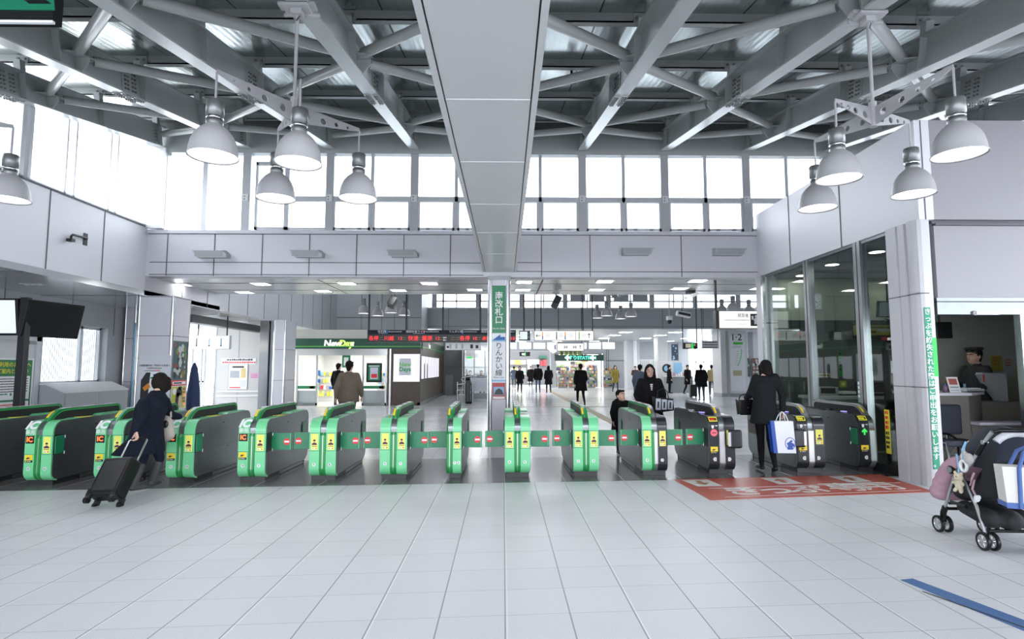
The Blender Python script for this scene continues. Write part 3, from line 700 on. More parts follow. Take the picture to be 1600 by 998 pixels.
for k, ch in enumerate('りんかい線'): text('character', ch, .15, M_ink, at(0, zat(540.5+k*10.6, yc)-zc_), g, bold=.006)
text('caption', 'Rinkai Line', .05, M_ink, at(0, zat(589.5, yc)-zc_), g)
z0, z1 = zat(624, yc), zat(598, yc)
g = board('train_poster', 'small red and blue poster at the foot of the column signs', 'poster', V(cxm, yc, (z0+z1)/2), '-Y', pw*.95, z1-z0, .015, mat('poster_red', (.45, .06, .06), .5))
MB().plate(-.11, .11, -.08, .09, mat('poster_sky', (.22, .42, .60), .5), at(0, 0)).prism([(-.1, -.07), (-.06, .02), (0, .06), (.06, .03), (.1, -.07)], .003, .008, M_dark, 'Z').plate(-.12, .12, -.16, -.11, M_paper, at(0, 0)).build('print', g)

# ================================================================ TICKET GATES
L_, ZT, ZF = 1.66, .815, .955
def arc(cy, cz, r, a0, a1, n=7): return [(cy+r*math.cos(math.radians(a0+(a1-a0)*i/n)), cz+r*math.sin(math.radians(a0+(a1-a0)*i/n))) for i in range(n+1)]
# side outline (y,z), counter-clockwise from the front bottom
BODY = [(L_-.12, .06)]+arc(L_-.12, .20, .12, -60, 0, 4)+[(L_, .66)]+arc(L_-.13, ZT-.11, .13, 0, 90, 6)+arc(.16, ZT-.14, .14, 90, 180, 7)+[(.02, .2)]+arc(.12, .17, .10, 185, 270, 6)
FRONT = [(.34, ZT+.004)]+arc(.15, ZT-.145, .15, 90, 180, 9)+[(0, .19)]+arc(.12, .17, .12, 185, 268, 7)
FIN = [(.02, .30), (L_-.3, .70), (L_-.2, .80)]+arc(L_-.26, ZF-.09, .09, 0, 90, 5)+arc(.38, ZF-.30, .30, 90, 160, 8)+[(.02, .62)]
FRIM = [(L_-.17, ZF-.17)]+arc(L_-.26, ZF-.085, .095, 0, 90, 5)+arc(.38, ZF-.305, .31, 90, 165, 9)+[(-.003, .60), (-.004, .20)]+arc(.12, .175, .124, 185, 262, 6)
M_yeld = mat('sticker_yellow', (.84, .62, .02), .5); M_badge = mat('badge_white', (.72, .74, .74), .5)
M_blackgate = mat('gate_black', (.016, .018, .022), .22); M_orange = mat('ic_orange', (1, .2, .04), .5, emit=.45, ecol=(1, .13, .03)); M_silver = mat('gate_silver', (.48, .48, .49), .3, .85, var=.04)
M_reader = mat('reader_glow', (.3, .25, 1), .4, emit=.35, ecol=(.45, .38, 1)); M_go = mat('arrow_glow', (.02, .45, .06), .4, emit=.2, ecol=(.05, .8, .12))
M_stop = mat('stop_glow', (.7, .06, .09), .4, emit=.22, ecol=(1, .12, .17))
FR = face((0, 0, 0), '-Y')                 # local frame on the front face: x right, y up
def ticket_gate(label, u0, u1, conf):
    """conf: W, l/r half styles ('g' green, 'k' black, None), ic, nums, flaps (left,right): 'shut' | 'in' | None"""
    Yf = 7.955+SK*((u0+u1)/2-786)/F*8
    x0, x1 = xat(u0, Yf), xat(u1, Yf)
    if 'W' in conf:
        W = conf['W']; xc = x1-W/2 if conf.get('al') == 'r' else x0+W/2
    else: W = x1-x0; xc = (x0+x1)/2
    t = thing('ticket_gate', label, 'ticket gate', (xc, Yf, 0), 0, 'row of ticket gates')
    h = W/2; fx = conf.get('fx', 0); fw = .042
    MB().box(-h+.02, h-.02, .07, L_-.1, 0, .062, M_dark).box(-h+.008, -h+.02, .55, L_-.2, .01, .05, M_brush).box(h-.02, h-.008, .55, L_-.2, .01, .05, M_brush).build('plinth', t)
    body = MB().prism(BODY, -h, h, M_brush)
    for sx in (-1, 1):                       # panel joints and a lock on each steel side
        a, b_ = sorted((sx*h, sx*(h+.0015)))
        body.box(a, b_, .40, L_-.05, .40, .403, M_dark).box(a, b_, .10, .103, .12, .38, M_dark).box(a, b_, .75, .80, .71, .725, M_dark).box(a, b_, .9, .96, .36, .37, M_dark)
        body.box(a, b_, L_-.36, L_-.03, .40, .62, M_dark)
    body.build('body', t)
    styles = {'g': (M_green, M_dgreen), 'k': (M_blackgate, M_silver)}
    halves = [(s_, st) for s_, st in ((-1, conf['l']), (1, conf['r'])) if st]
    for s_, st in halves:
        cm, rm = styles[st]
        xa, xb = (-h+.004, fx-fw+.0) if s_ < 0 else (fx+fw, h-.004)
        if xb-xa < .03: continue
        MB().strip(FRONT[::-1], xa, xb, -.03, cm).box(xa, xb, -.0015, .001, .395, .399, M_dark).box(xa, xb, -.0015, .001, .63, .634, M_dark).build('front_cover', t)
        # top deck: low reader bay, raised housing towards the back
        y_a = .33
        deck = MB().prism([(y_a, ZT-.02), (y_a, ZT+.004), (.42, ZT+.012), (.84, ZT-.002), (.92, ZT+.035), (L_-.22, ZT+.035), (L_-.06, ZT-.03), (L_-.1, ZT-.05)], xa, xb, cm)
        dk = deck.build('top_deck', t, bev=.004)
        MB().prism([(.50, ZT+.012), (.80, ZT+.002), (.80, ZT+.008), (.50, ZT+.018)], xa+.02, xb-.015, M_yel if st == 'g' and conf.get('ic') else (M_dark if st == 'k' else M_badge)).build('reader_pad', dk)
        if st == 'k' and s_ < 0 and conf.get('read'):
            xm = (xa+xb)/2
            MB().disc((xm, .36, ZT+.03), .045, M_reader, ry=.05, t=.006).build('card_reader', dk, M=at(0, .12, -.01))
            mb = MB(); q = [(-.055, -.035), (.055, -.035), (.055, .035), (-.055, .035)]
            mb.box(xm-.06, xm+.06, .06, .075, 0, .008, M_yel).box(xm-.06, xm+.06, .125, .14, 0, .008, M_yel).box(xm-.06, xm-.05, .06, .14, 0, .008, M_yel).box(xm+.05, xm+.06, .06, .14, 0, .008, M_yel).box(xm-.045, xm+.03, .085, .115, 0, .004, M_red if conf.get('stop') else M_yel)
            mb.build('ticket_slot', dk, M=Matrix.Translation((0, -.018, ZT-.125)) @ Matrix.Rotation(math.radians(48), 4, 'X') @ at(0, -.0, .01))
            MB().box(xm-.035, xm-.0, -.02, .0, 0, .002, M_white).disc((xm-.018, -.03, 0), .016, M_white, n=10).box(xm+.02, xm+.05, -.01, .0, 0, .002, M_white).build('hand_mark', t, M=FR @ at(0, .69, .003))
        xm = (xa+xb)/2; hw = (xb-xa)/2
        ic = conf.get('ic') and s_ < 0; stop = conf.get('stop') and s_ < 0; go = conf.get('go') and s_ < 0
        if ic:
            p = MB().plate(xm-hw*.86, xm+hw*.76, .535, .633, M_black, FR @ at(0, 0, .001)).build('ic_sign', t)
            text('lettering', 'IC', .085, M_orange, FR @ at(xm-hw*.05, .584, .006), p, bold=.03)
            text('lettering', 'IC', .15, M_white, Matrix.Translation((xm+hw*.05, .026, .755)) @ Matrix.Rotation(math.radians(58), 4, 'X') @ at(0, 0, .012), t, bold=.05, shear=.2)
            text('lettering', '専用', .062, M_badge, FR @ at(xm+hw*.0, .675, .004), t, bold=.008)
        elif stop or go:
            p = MB().disc((xm, .585, .0), .048, M_stop if stop else M_black, M=FR, t=.004).build('status_light', t)
            mb = MB()
            if stop: mb.box(-.032, .032, -.008, .008, 0, .002, M_dark, FR @ at(xm, .585, .004))
            else: mb.prism([(-.012, -.05), (.012, -.05), (.012, .0), (.03, -.015), (.045, .0), (0, .05), (-.045, 0), (-.03, -.015), (-.012, .0)], 0, .002, M_go, 'Z', FR @ at(xm, .585, .004))
            mb.build('symbol', p)
        if (ic or stop or go):
            p = MB().plate(xm-hw*.78, xm+hw*.68, .325, .39, M_yeld, FR @ at(0, 0, .001)).plate(xm-hw*.78, xm+hw*.68, .295, .322, M_black, FR @ at(0, 0, .001)).build('touch_sticker', t)
            MB().prism([(-.03, -.01), (-.012, .012), (.01, .006), (.03, .01), (.012, -.006), (-.008, -.014)], .005, .008, M_ink, 'Z', FR @ at(xm-hw*.1, .35)).plate(xm-hw*.65, xm-hw*.45, .302, .316, M_yeld, FR, .007).plate(xm-hw*.3, xm+hw*.4, .306, .312, M_white, FR, .007).build('mark', p)
        elif st == 'g' or s_ > 0:
            w_ = hw*.66; m2 = FR @ at(xm, .515)
            p = MB().plate(-w_, w_, -.105, .105, M_pyel, m2).build('notice_poster', t)
            mb = MB()
            mb.disc((0, .012, .005), .017, M_skin, n=14, M=m2).disc((0, .022, .006), .017, M_black, n=14, M=m2, ry=.011).prism([(-.036, -.04), (-.03, -.018), (-.01, -.008), (.01, -.008), (.03, -.018), (.036, -.04)], .005, .007, mat('maroon', (.10, .02, .06), .6), 'Z', m2)
            for k in range(4): mb.plate(-w_*.7+k*w_*.4, -w_*.7+k*w_*.4+.01, -.062, -.05, M_ink, m2, .006)
            for k in range(3):
                for q in range(3): mb.plate(-w_*.6+k*w_*.5, -w_*.6+k*w_*.5+.006, .045+q*.02, .056+q*.02, mat('poster_olive', (.5, .48, .05), .6), m2, .006)
            mb.plate(-w_*.7, -w_*.2, -.092, -.078, M_lblue, m2, .006).plate(-w_*.15, w_*.3, -.092, -.078, M_paper, m2, .006).plate(w_*.35, w_*.7, -.092, -.078, M_red, m2, .006)
            mb.build('print', p)
    # glass-black fin with its rim
    fin = MB().prism(FIN, fx-.034, fx+.034, mat('fin_black', (.008, .009, .010), .5, spec=.25)).build('fin', t)
    lm = styles[conf['l'] or conf['r']][1]; rm = styles[conf['r'] or conf['l']][1]
    MB().strip(FRIM, fx-fw, fx-.005, .008, lm).strip(FRIM, fx+.005, fx+fw, .008, rm).strip(FRIM, fx-fw, fx-.034, .034, lm).strip(FRIM, fx+.034, fx+fw, .034, rm).strip(FRIM, fx-.005, fx+.005, .006, M_silver).build('fin_rim', fin)
    MB().strip(FRIM[2:9], fx-.036, fx+.036, -.003, M_badge).build('fin_cap', fin)
    if conf.get('pads'):
        MB().strip(FRIM[10:14], fx-.038, fx-.012, -.004, M_yeld).build('warning_sticker', fin)
        for y in (.55, 1.0): MB().box(fx-.022, fx+.022, y, y+.16, ZF+.004, ZF+.016, M_lampneck).build('fin_sensor', fin, bev=.004)
    for k, (num, nx) in enumerate(conf['nums']):
        p = MB().disc((nx, .215, 0), .023, M_badge, M=FR, t=.003).build('number_badge', t) if not conf.get('tab') else MB().prism([(-.022, -.026), (.01, -.026), (.026, 0), (.01, .026), (-.022, .026)] if nx > 0 else [(.022, -.026), (-.01, -.026), (-.026, 0), (-.01, .026), (.022, .026)], 0, .003, M_badge, 'Z', FR @ at(nx, .215)).build('number_badge', t)
        text('digit', num, .034, M_ink, FR @ at(nx, .215, .003), p, bold=.01)
    # flaps
    for s_, st in ((-1, conf['fl'][0]), (1, conf['fl'][1])):
        if not st: continue
        xs = s_*h
        a, b_ = sorted((xs, xs+s_*.003))
        MB().box(a, b_, .02, .19, .385, .64, M_black).build('flap_recess', t)
        for z in (.40, .605): MB().cyl((xs, .19, z), (xs+s_*.014, .19, z), .010, M_chrome).cyl((xs+s_*.012, .19, z-.02), (xs+s_*.012, .19, z+.02), .009, M_chrome).build('flap_hinge', t)
        if st == 'shut':
            ln = conf.get('ln', .27)
            f = MB().box(0, s_*ln, -.008, .008, .395, .62, M_flap) if s_ > 0 else MB().box(-ln, 0, -.008, .008, .395, .62, M_flap)
            f.box(*sorted((s_*(ln-.02), s_*(ln-.015))), -.0095, -.008, .40, .615, M_green)
            fo = f.build('flap_door', t, M=Matrix.Translation((xs+s_*.004, .205, 0)) @ Matrix.Rotation(s_*math.radians(-3), 4, 'Z'), bev=.006)
            xm = s_*(ln-.065)
            p = MB().disc((xm, .505, 0), .045, M_red, M=FR @ at(0, 0, .009), t=.002).build('no_entry_disc', fo)
            MB().box(xm-.033, xm+.033, .493, .517, .011, .0125, M_white, FR).build('white_bar', p)
        else:
            a, b_ = sorted((xs+s_*.004, xs+s_*.016))
            MB().box(a, b_, .03, .18, .395, .625, M_flap).build('flap_door', t, bev=.003)
        a, b_ = sorted((xs+s_*.002, xs+s_*.012))
        MB().box(a, b_, L_-.30, L_-.09, .43, .66, M_flap).build('rear_flap', t, bev=.003)
    if conf.get('side'):                    # boxed flap drum standing out of the side
        s_ = conf['side']; xs = s_*h
        xa, xb = sorted((xs-s_*.10, xs+s_*.085))
        MB().box(xa, xb, -.06, .32, .37, .63, M_blackgate).build('flap_drum', t, bev=.03, seg=3)
        MB().box(xs-s_*.095-.03, xs-s_*.095+.01, -.068, -.058, .40, .60, M_silver).build('drum_trim', t, bev=.006)
    return t
GW = dict(l='g', r='g', ic=True, pads=True)
hg = .185
def gc(nl, nr, fl, **k):
    d = dict(l='g', r='g', nums=[(nl, -.11), (nr, .10)], fl=fl, pads=True); d.update(k); return d
ticket_gate('leftmost ticket gate, cut off by the left edge with only fin and side showing', -62, -22, gc('14', '13', (None, 'in'), ic=True))
ticket_gate('green IC-only ticket gate numbered 12, second from the left', 47, 90, gc('13', '12', ('in', 'in'), ic=True))
ticket_gate('green IC-only ticket gate partly hidden behind the woman with the suitcase', 155.5, 199, gc('12', '11', ('in', 'in'), ic=True))
ticket_gate('green IC-only ticket gate numbered 11 being touched by the woman in the navy coat', 266, 309, gc('11', '10', ('in', 'in'), ic=True))
ticket_gate('green IC-only ticket gate numbered 10 with a closed flap on its right', 376.5, 419.5, gc('10', '9', ('in', 'shut'), ic=True))
ticket_gate('green ticket gate numbered 9 and 8 with two yellow posters', 486.5, 528.5, gc('9', '8', ('shut', 'shut')))
ticket_gate('green ticket gate numbered 8 and 7 left of the narrow gate', 595.5, 638, gc('8', '7', ('shut', 'shut')))
ticket_gate('narrow green ticket gate numbered 7 and 6 with one yellow poster', 701, 722, gc('7', '6', ('shut', 'shut'), l=None, fx=-.07, nums=[('7', .0), ('6', .055)]))
ticket_gate('green ticket gate numbered 6 and 5 in front of the sign column', 788.5, 828.5, gc('6', '5', ('shut', 'shut')))
ticket_gate('green ticket gate numbered 5 and 4 right of the sign column', 894.5, 934.5, gc('5', '4', ('shut', 'shut')))
ticket_gate('half green half black ticket gate numbered 4 and 3', 1001, 1040.5, gc('4', '3', ('shut', 'shut'), r='k'))
ticket_gate('black ticket gate with a lit red stop light', 1104.5, 1145, gc('3', '2', ('shut', None), l='k', r='k', stop=True, read=True, tab=True, side=1))
ticket_gate('black ticket gate with a green arrow beside the woman with the paper bag', 1241, 1284, gc('2', '1', (None, None), l='k', r='k', go=True, read=True, tab=True, side=-1))
ticket_gate('narrow black ticket gate with a green arrow against the office glass', 1340, 1362, gc('1', '', ('in', None), l='k', r=None, fx=.075, go=True, read=True, tab=True, nums=[('1', -.03)], al='r', W=.235))
# ================================================================ FLOOR MAT AND TAPE
def onfloor(u, v): p = px(u, v, Z=0); return (p.x, p.y)
M_mat = mat('mat_red', (.47, .085, .05), .38, var=.12, scale=4); M_mw = mat('mat_white', (.66, .66, .64), .45, var=.15, scale=8)
o = MB().prism([onfloor(1052, 749), onfloor(1110, 781.5), onfloor(1462, 768.5), onfloor(1375, 741)], 0, .003, M_mat, 'Z').build('floor_sign')
props(o, 'red floor marking with white writing in front of the black gates', 'floor sign')
A, B_, D_ = V(*onfloor(1052, 749)), V(*onfloor(1110, 781.5)), V(*onfloor(1375, 741))
Cc = V(*onfloor(1462, 768.5))
def fp(s, t): return (A*(1-s)*(1-t)+D_*s*(1-t)+B_*(1-s)*t+Cc*s*t)
def fpoly(mb, pts, m, z=.0035): return mb.prism([tuple(fp(*p)) for p in pts], z, z+.0012, m, 'Z')
mb = MB()
for s0 in (.03, .40, .73): fpoly(mb, [(s0, .06), (s0+.12, .06), (s0+.13, .40), (s0+.02, .40)], M_mw)
for a, b_, c, d in ((.08, .5, .62, .515), (.62, .5, .97, .515), (.08, .90, .96, .91)): fpoly(mb, [(a, b_), (c, b_), (c, d), (a, d)], M_mw)
mb.build('white_panels', o)
mb = MB()
for s0, dn in ((.06, 1), (.43, -1), (.76, -1)):
    a, b_ = (.12, .34) if dn > 0 else (.34, .12)
    fpoly(mb, [(s0+.02, a), (s0+.045, a), (s0+.045, (a+b_)/2), (s0+.07, (a+b_)/2), (s0+.035, b_), (s0, (a+b_)/2), (s0+.02, (a+b_)/2)], mat('arrow_brown', (.40, .16, .07), .5), .005)
mb.build('arrows', o)
for k, ch in enumerate('きっぷ'):
    p = fp(.20+k*.14, .70); text('character', ch, .46, M_mw, Matrix.Translation((p.x, p.y, .003)) @ Matrix.Rotation(.05, 4, 'Z'), o, bold=.015, sx=1.15)
for k, ch in enumerate('専用'):
    p = fp(.68+k*.15, .66); text('character', ch, .5, M_mw, Matrix.Translation((p.x, p.y, .003)) @ Matrix.Rotation(.05, 4, 'Z'), o, bold=0, sx=1.2)
mtape = mat('tape_blue', (.055, .14, .32), .55, var=.12, scale=20)
o = MB().prism([onfloor(1407, 906), onfloor(1426, 904), (3.22, 3.15), (3.05, 3.12)], 0, .003, mtape, 'Z').prism([onfloor(1440, 924), onfloor(1443, 924), (3.14, 3.14), (3.12, 3.14)], .003, .0035, M_dark, 'Z').build('floor_tape')
props(o, 'worn blue tape strip on the pale floor tiles at lower right', 'tape')

# ================================================================ LEFT SIDE
t = thing('display_stand', 'black pole with two flat screens behind the far left gates', 'display', (-8.28, 9.95, 0))
MB().box(-.065, .065, -.05, .05, 0, 2.72, M_dark).box(-.2, .2, -.2, .2, 0, .03, M_dark).build('pole', t, bev=.006)
def monitor(t, M, on):
    mb = MB().box(-.52, .52, 0, .10, -.32, .32, M_dark).box(-.52, .52, -.012, 0, .29, .32, M_black).box(-.52, .52, -.012, 0, -.32, -.28, M_black).box(.48, .52, -.012, 0, -.32, .32, M_black).box(-.52, -.48, -.012, 0, -.32, .32, M_black).box(-.2, .2, .1, .2, -.2, .2, M_dark)
    o = mb.build('monitor', t, M=M, bev=.006)
    MB().box(-.48, .48, -.005, 0, -.28, .29, M_screen if on else M_black).build('screen', o)
monitor(t, Matrix.Translation((-.62, -.02, 2.38)) @ Matrix.Rotation(math.radians(8), 4, 'X'), True)
monitor(t, Matrix.Translation((.17, .42, 2.36)) @ Matrix.Rotation(math.radians(78), 4, 'Z') @ Matrix.Rotation(math.radians(12), 4, 'X'), False)
t = thing('hanging_sign', 'dark hanging sign box with a green panel, cut off at the top left', 'sign', (-3.55, 3.6, zat(41, 3.48)-.005))
msb = mat('sign_black', (.008, .010, .011), .7, spec=.15); xe = px(107, 20, Y=3.6).x+3.55
MB().box(-1.2, xe, -.12, -.04, .015, .75, msb).build('case', t, bev=.006); MB().box(-1.2, xe, -.122, -.10, 0, .016, M_white).build('edge_strip', t)
e = px(84, 20, Y=3.47).x+3.55
MB().prism([(-1.1, .08), (e, .08), (e-.02, .25), (-.0, .62), (-1.1, .62)], -.128, -.12, mat('panel_green', (.005, .16, .08), .35), 'Y').build('panel', t)
MB().prism([(-.1, .6), (.02, .6), (e-.02, .12), (e-.16, .12)], -.132, -.127, M_black, 'Y').build('stripe', t)
MB().cyl((-.9, -.08, .74), (-.9, -.08, 1.9), .02, M_dark).cyl((.5, -.08, .74), (.5, -.08, 1.9), .02, M_dark).build('hanger', t)
# side door with the green notice
w = thing('door_1', None, None); w['kind'] = 'structure'
MB().box(-9.7, -9.66, 10.6, 12.0, 0, 2.15, mat('door_white', (.60, .61, .62), .4)).box(-9.7, -9.62, 11.9, 12.02, 0, 2.3, M_frame).box(-9.7, -9.62, 10.5, 12.02, 2.05, 2.2, M_frame).build('door_leaf', w)
MB().box(-9.66, -9.60, 11.7, 11.86, 1.98, 2.05, M_brush).build('door_closer', w)
o = board('notice_board', 'green notice with yellow heading and white text sheets on the side door', 'notice', V(-9.645, 11.40, 1.08), '+X', .90, 1.16, .015, mat('notice_green', (.010, .19, .055), .45), border=.035, bm=M_white)
text('heading', 'ご利用のお客様へ', .105, M_yel, at(0, .48), o, bold=.004); text('heading', 'ご案内とお願い', .105, M_yel, at(0, .35), o, bold=.004)
mb = MB().plate(-.41, .41, -.20, .26, M_paper, at(0, 0)).plate(-.41, .41, -.54, -.24, M_paper, at(0, 0)); mb.build('sheet', o)
bars('print', o, [(-.37, .37, .20-k*.05, .02, True) for k in range(6)]+[(-.37, .37, -.42-k*.04, .02, True) for k in range(3)], M_ink, .004)
bars('red_print', o, [(-.34, .34, -.31, .03, True), (-.15, .15, -.36, .028, True)], M_red, .004)
bars('logos', o, [(-.3, -.1, -.1, .03, True), (-.04, .0, -.12, .05, False)], M_sgreen, .004)
t = thing('window_cabinet', 'grey two-part cabinet with a sloping white top below the side window', 'cabinet', (-9.45, 12.05, 0))
pr = [(-.24, 0), (.35, 0), (.35, .98), (-.05, 1.15), (-.24, 1.15)]
MB().prism(pr, 0, 2.0, M_panel2, 'Y').build('carcass', t, bev=.008)
MB().prism([(.36, .975), (.36, 1.0), (-.05, 1.175), (-.24, 1.175), (-.24, 1.15), (-.05, 1.15)], -.01, 2.01, M_panel3, 'Y').build('top', t)
for y in (.02, 1.01): MB().box(.35, .358, y, y+.97, .05, .96, M_panel2).build('front_panel', t)
# standing poster board by the pillar
x0, x1 = xat(214, 11.8), xat(264, 11.8)
o = board('poster_board', 'tall white poster board with dark figure-like art in front of the left pillar', 'poster', V((x0+x1)/2, 11.85, zat(600, 11.8)-.02), '-Y', x1-x0, zat(560, 11.8)-.46, .03, mat('poster_pale', (.60, .63, .68), .5))
H2 = (zat(560, 11.8)-.46)/2
mb = MB().prism([(-.26, -.55), (-.26, .10), (-.16, .26), (.17, .26), (.26, .10), (.26, -.55)], .001, .003, M_dark, 'Z').prism([(-.10, -.2), (-.07, .27), (.09, .27), (.10, -.2)], .003, .005, M_paper, 'Z').disc((.03, .21, .005), .05, M_blue, ry=.025).disc((-.03, .15, .005), .04, M_sgreen, ry=.02).disc((.02, .09, .005), .05, M_red, ry=.02).prism([(-.22, -.05), (-.1, .05), (-.06, -.04), (-.17, -.12)], .005, .007, mat('poster_orange', (.60, .22, .03), .5), 'Z')
mb.build('print', o)
text('heading', '大崎駅構内をご利用のお客様へ', .046, M_ink, at(0, .40), o, bold=.004, shear=.2)
bars('subtitle', o, [(-.15, .15, .34, .02, True), (-.2, .0, .29, .016, True)], M_ink); bars('red_mark', o, [(.0, .12, .29, .024, True)], M_red)
zc0 = zat(600, 11.8)-.02; MB().box(-.24, -.20, -zc0, -H2+.02, -.03, .0, M_brush).box(.20, .24, -zc0, -H2+.02, -.03, 0, M_brush).box(-.26, .26, -zc0, -zc0+.03, -.12, .12, M_brush).build('feet', o)
def art(name, label, c, d, w, h, blots, basecol, seed):
    o = board(name, label, 'poster', c, d, w, h, .012, basecol, border=.012, bm=M_brush); rnd = random.Random(seed); mb = MB()
    for col, n_, r0, r1 in blots:
        for k in range(n_):
            r = rnd.uniform(r0, r1); x = rnd.uniform(-w/2+r, w/2-r) if w > 2*r else 0; y = rnd.uniform(-h/2+r, h/2-r)
            mb.disc((x, y, .001+rnd.random()*.004), r*.8, col, n=rnd.choice((5, 6, 8, 12)), ry=r*rnd.uniform(.6, 1.3))
    mb.build('print', o); return o
teal = mat('art_teal', (.05, .12, .12), .5); pale = mat('art_pale', (.45, .50, .47), .5); olive = mat('art_olive', (.22, .22, .05), .5); brick = mat('art_brick', (.35, .06, .05), .5)
xs = -6.945
o = art('movie_poster', 'tall dark teal poster with crowded art on the side of the left pillar', V(xs, 12.38, (zat(530, 12.4)+zat(597, 12.4))/2), '+X', .54, zat(530, 12.4)-zat(592, 12.4)-.05, [(pale, 18, .03, .09), (brick, 12, .02, .05), (olive, 8, .03, .07), (M_dark, 8, .04, .08)], teal, 3)
o = board('banner_strip', 'red and white strip notice under the teal poster', 'notice', V(xs, 12.38, zat(596, 12.4)-.025), '+X', .54, .115, .01, M_red); MB().plate(-.24, .24, -.03, .03, M_paper, at(0, 0)).plate(-.2, .1, -.015, .015, M_ink, at(0, 0), .006).build('print', o)
o = board('lady_poster', 'yellow green poster with a black-haired drawn head beside the left pillar', 'poster', V(xs, 12.38, zat(620, 12.4)), '+X', .54, .46, .012, mat('art_lime', (.50, .55, .04), .5), border=.015, bm=M_white)
mb = MB().disc((-.16, .13, .001), .07, M_paper).disc((.02, .10, .001), .11, M_ink).disc((.05, .20, .001), .06, M_ink).prism([(-.12, -.23), (-.1, .05), (0, .12), (.1, .05), (.12, -.23)], .001, .003, M_ink, 'Z').prism([(-.02, -.23), (.01, .02), (.07, .06), (.1, .0), (.12, -.23)], .003, .005, mat('art_face', (.60, .48, .30), .5), 'Z')
for k in range(6): mb.disc((.17, .17-k*.065, .001), .026, (M_blue, M_red, M_lblue)[k % 3], n=10).disc((.23, .17-k*.065, .001), .026, (M_red, M_sgreen, M_orange)[k % 3], n=10)
mb.build('print', o)
t = thing('folded_banner', 'tall dark navy folded banner standing behind the left pillar', 'banner', (xat(304, 13.2), 13.2, 0))
mb = MB().lathe([(.17, 0), (.16, .4), (.13, 1.0), (.07, 1.5), (.02, 1.62), (0, 1.63)], mat('navy_cloth', (.012, .03, .09), .7), n=18); mb.build('cloth', t); MB().cyl((0, 0, 0), (0, 0, .03), .2, M_dark).build('foot', t)
# hanging sign, posters and rail in the passage
o = board('platform_sign', 'long white lit sign hanging in the platform passage at left', 'sign', V((xat(298, 17)+xat(356, 17))/2, 17, zat(535, 17)), '-Y', xat(356, 17)-xat(298, 17), zat(526, 17)-zat(545, 17), .12, M_lightbox, border=.02, bm=M_panel3)
mb = MB()
for k, x in enumerate((-.42, -.05, .3)): mb.plate(x, x+.03, -.08, .12, (M_ink, M_lblue, M_blue)[k], at(0, 0)); mb.disc((x+.015, -.1, .001), .025, M_ink, n=10)
for k, x in enumerate((-.34, .03, .38)):
    for j in range(4): mb.plate(x, x+.08, .09-j*.04, .10-j*.04, M_panel2, at(0, 0))
mb.build('print', o); MB().cyl((-.4, .17, -.06), (-.4, 3.04-zat(535, 17), -.06), .02, M_dark).cyl((.45, .17, -.06), (.45, 3.04-zat(535, 17), -.06), .02, M_dark).build('hanger', o)
xc = xat(372, 19.97)
o = board('wall_poster', 'white poster with photo patches on the passage wall', 'poster', V(xc, 19.98, zat(588, 19.98)), '-Y', .64, .86, .012, M_paper, border=.014, bm=M_brush)
MB().plate(-.27, .05, -.05, .2, mat('art_photo', (.35, .38, .42), .5), at(0, 0)).plate(.1, .27, -.05, .28, mat('art_gold', (.65, .50, .20), .5), at(0, 0)).plate(-.28, .1, -.40, -.36, M_red, at(0, 0)).plate(.05, .28, -.36, -.12, mat('art_mist', (.6, .62, .66), .5), at(0, 0)).plate(-.2, .2, .3, .36, M_ink, at(0, 0)).build('print', o)
o = board('slogan_strip', 'white strip with a red and black slogan over the passage poster', 'notice', V(xc, 19.98, zat(564, 19.98)), '-Y', 1.2, .20, .01, M_paper)
bars('print', o, [(-.4, .5, .02, .06, True)], M_ink); bars('red_print', o, [(-.55, .58, -.07, .06, True)], M_red)
o = board('pink_notice', 'small pink notice right of the passage poster', 'notice', V(xat(398, 19.97), 19.98, zat(586.5, 19.98)), '-Y', .30, .2, .01, mat('pink_paper', (.70, .42, .58), .6))
bars('print', o, [(-.12, .12, .03-k*.05, .02, True) for k in range(3)], mat('plum', (.35, .08, .2), .6))
t = thing('wall_rail', 'double white wall rail below the passage poster', 'rail', (xat(340, 19.9), 19.93, 0))
for z in (zat(611, 19.9), zat(618, 19.9)): MB().cyl((0, 0, z), (1.55, 0, z), .035, M_white).cyl((.05, 0, z), (.05, .07, z), .02, M_chrome).cyl((1.4, 0, z), (1.4, .07, z), .02, M_chrome).build('rail', t)

# ================================================================ SHOP
YS = 23.0
sx0, sx1 = -9.0, xat(657, YS)
t = thing('convenience_shop', 'convenience shop with a dark green sign band and wood panelled corner', 'shop', (sx0, YS, 0))
def SX(u): return xat(u, YS)-sx0
def SZ(v): return zat(v, YS)
W_ = sx1-sx0
mwood = mat('shop_wood', (.085, .062, .045), .45, var=.35, scale=14); mshop = mat('shop_white', (.58, .58, .56), .5)
mb = MB().box(0, W_, -.02, .5, SZ(545), SZ(529), M_dsgreen).box(W_-.3, W_, .2, 10, SZ(545), SZ(529), M_dsgreen)
mb.box(0, W_+.01, -.035, -.02, SZ(542), SZ(540.5), mat('shop_lime', (.10, .42, .08), .4)).box(W_, W_+.015, -.02, 10, SZ(542), SZ(540.5), MATS['shop_lime']); band_ = mb.build('sign_band', t)
text('lettering', 'New', .36, M_lightbox, FR @ at(SX(519), (SZ(537)), .025), band_, bold=.045, shear=.12, ax='CENTER')
text('lettering', 'Day', .36, mat('lime_glow', (.4, .65, .1), .4, emit=.25, ecol=(.6, .95, .15)), FR @ at(SX(540), (SZ(537)), .025), band_, bold=.045, shear=.12, ax='CENTER'); text('lettering', 's', .36, M_lightbox, FR @ at(SX(549.5), (SZ(537)), .025), band_, bold=.045, shear=.12, ax='CENTER')
text('lettering', 'New', .30, M_lightbox, Matrix.Translation((W_+.02, 2.6, SZ(537))) @ Matrix.Rotation(math.pi/2, 4, 'Z') @ RX90, band_, bold=.04)
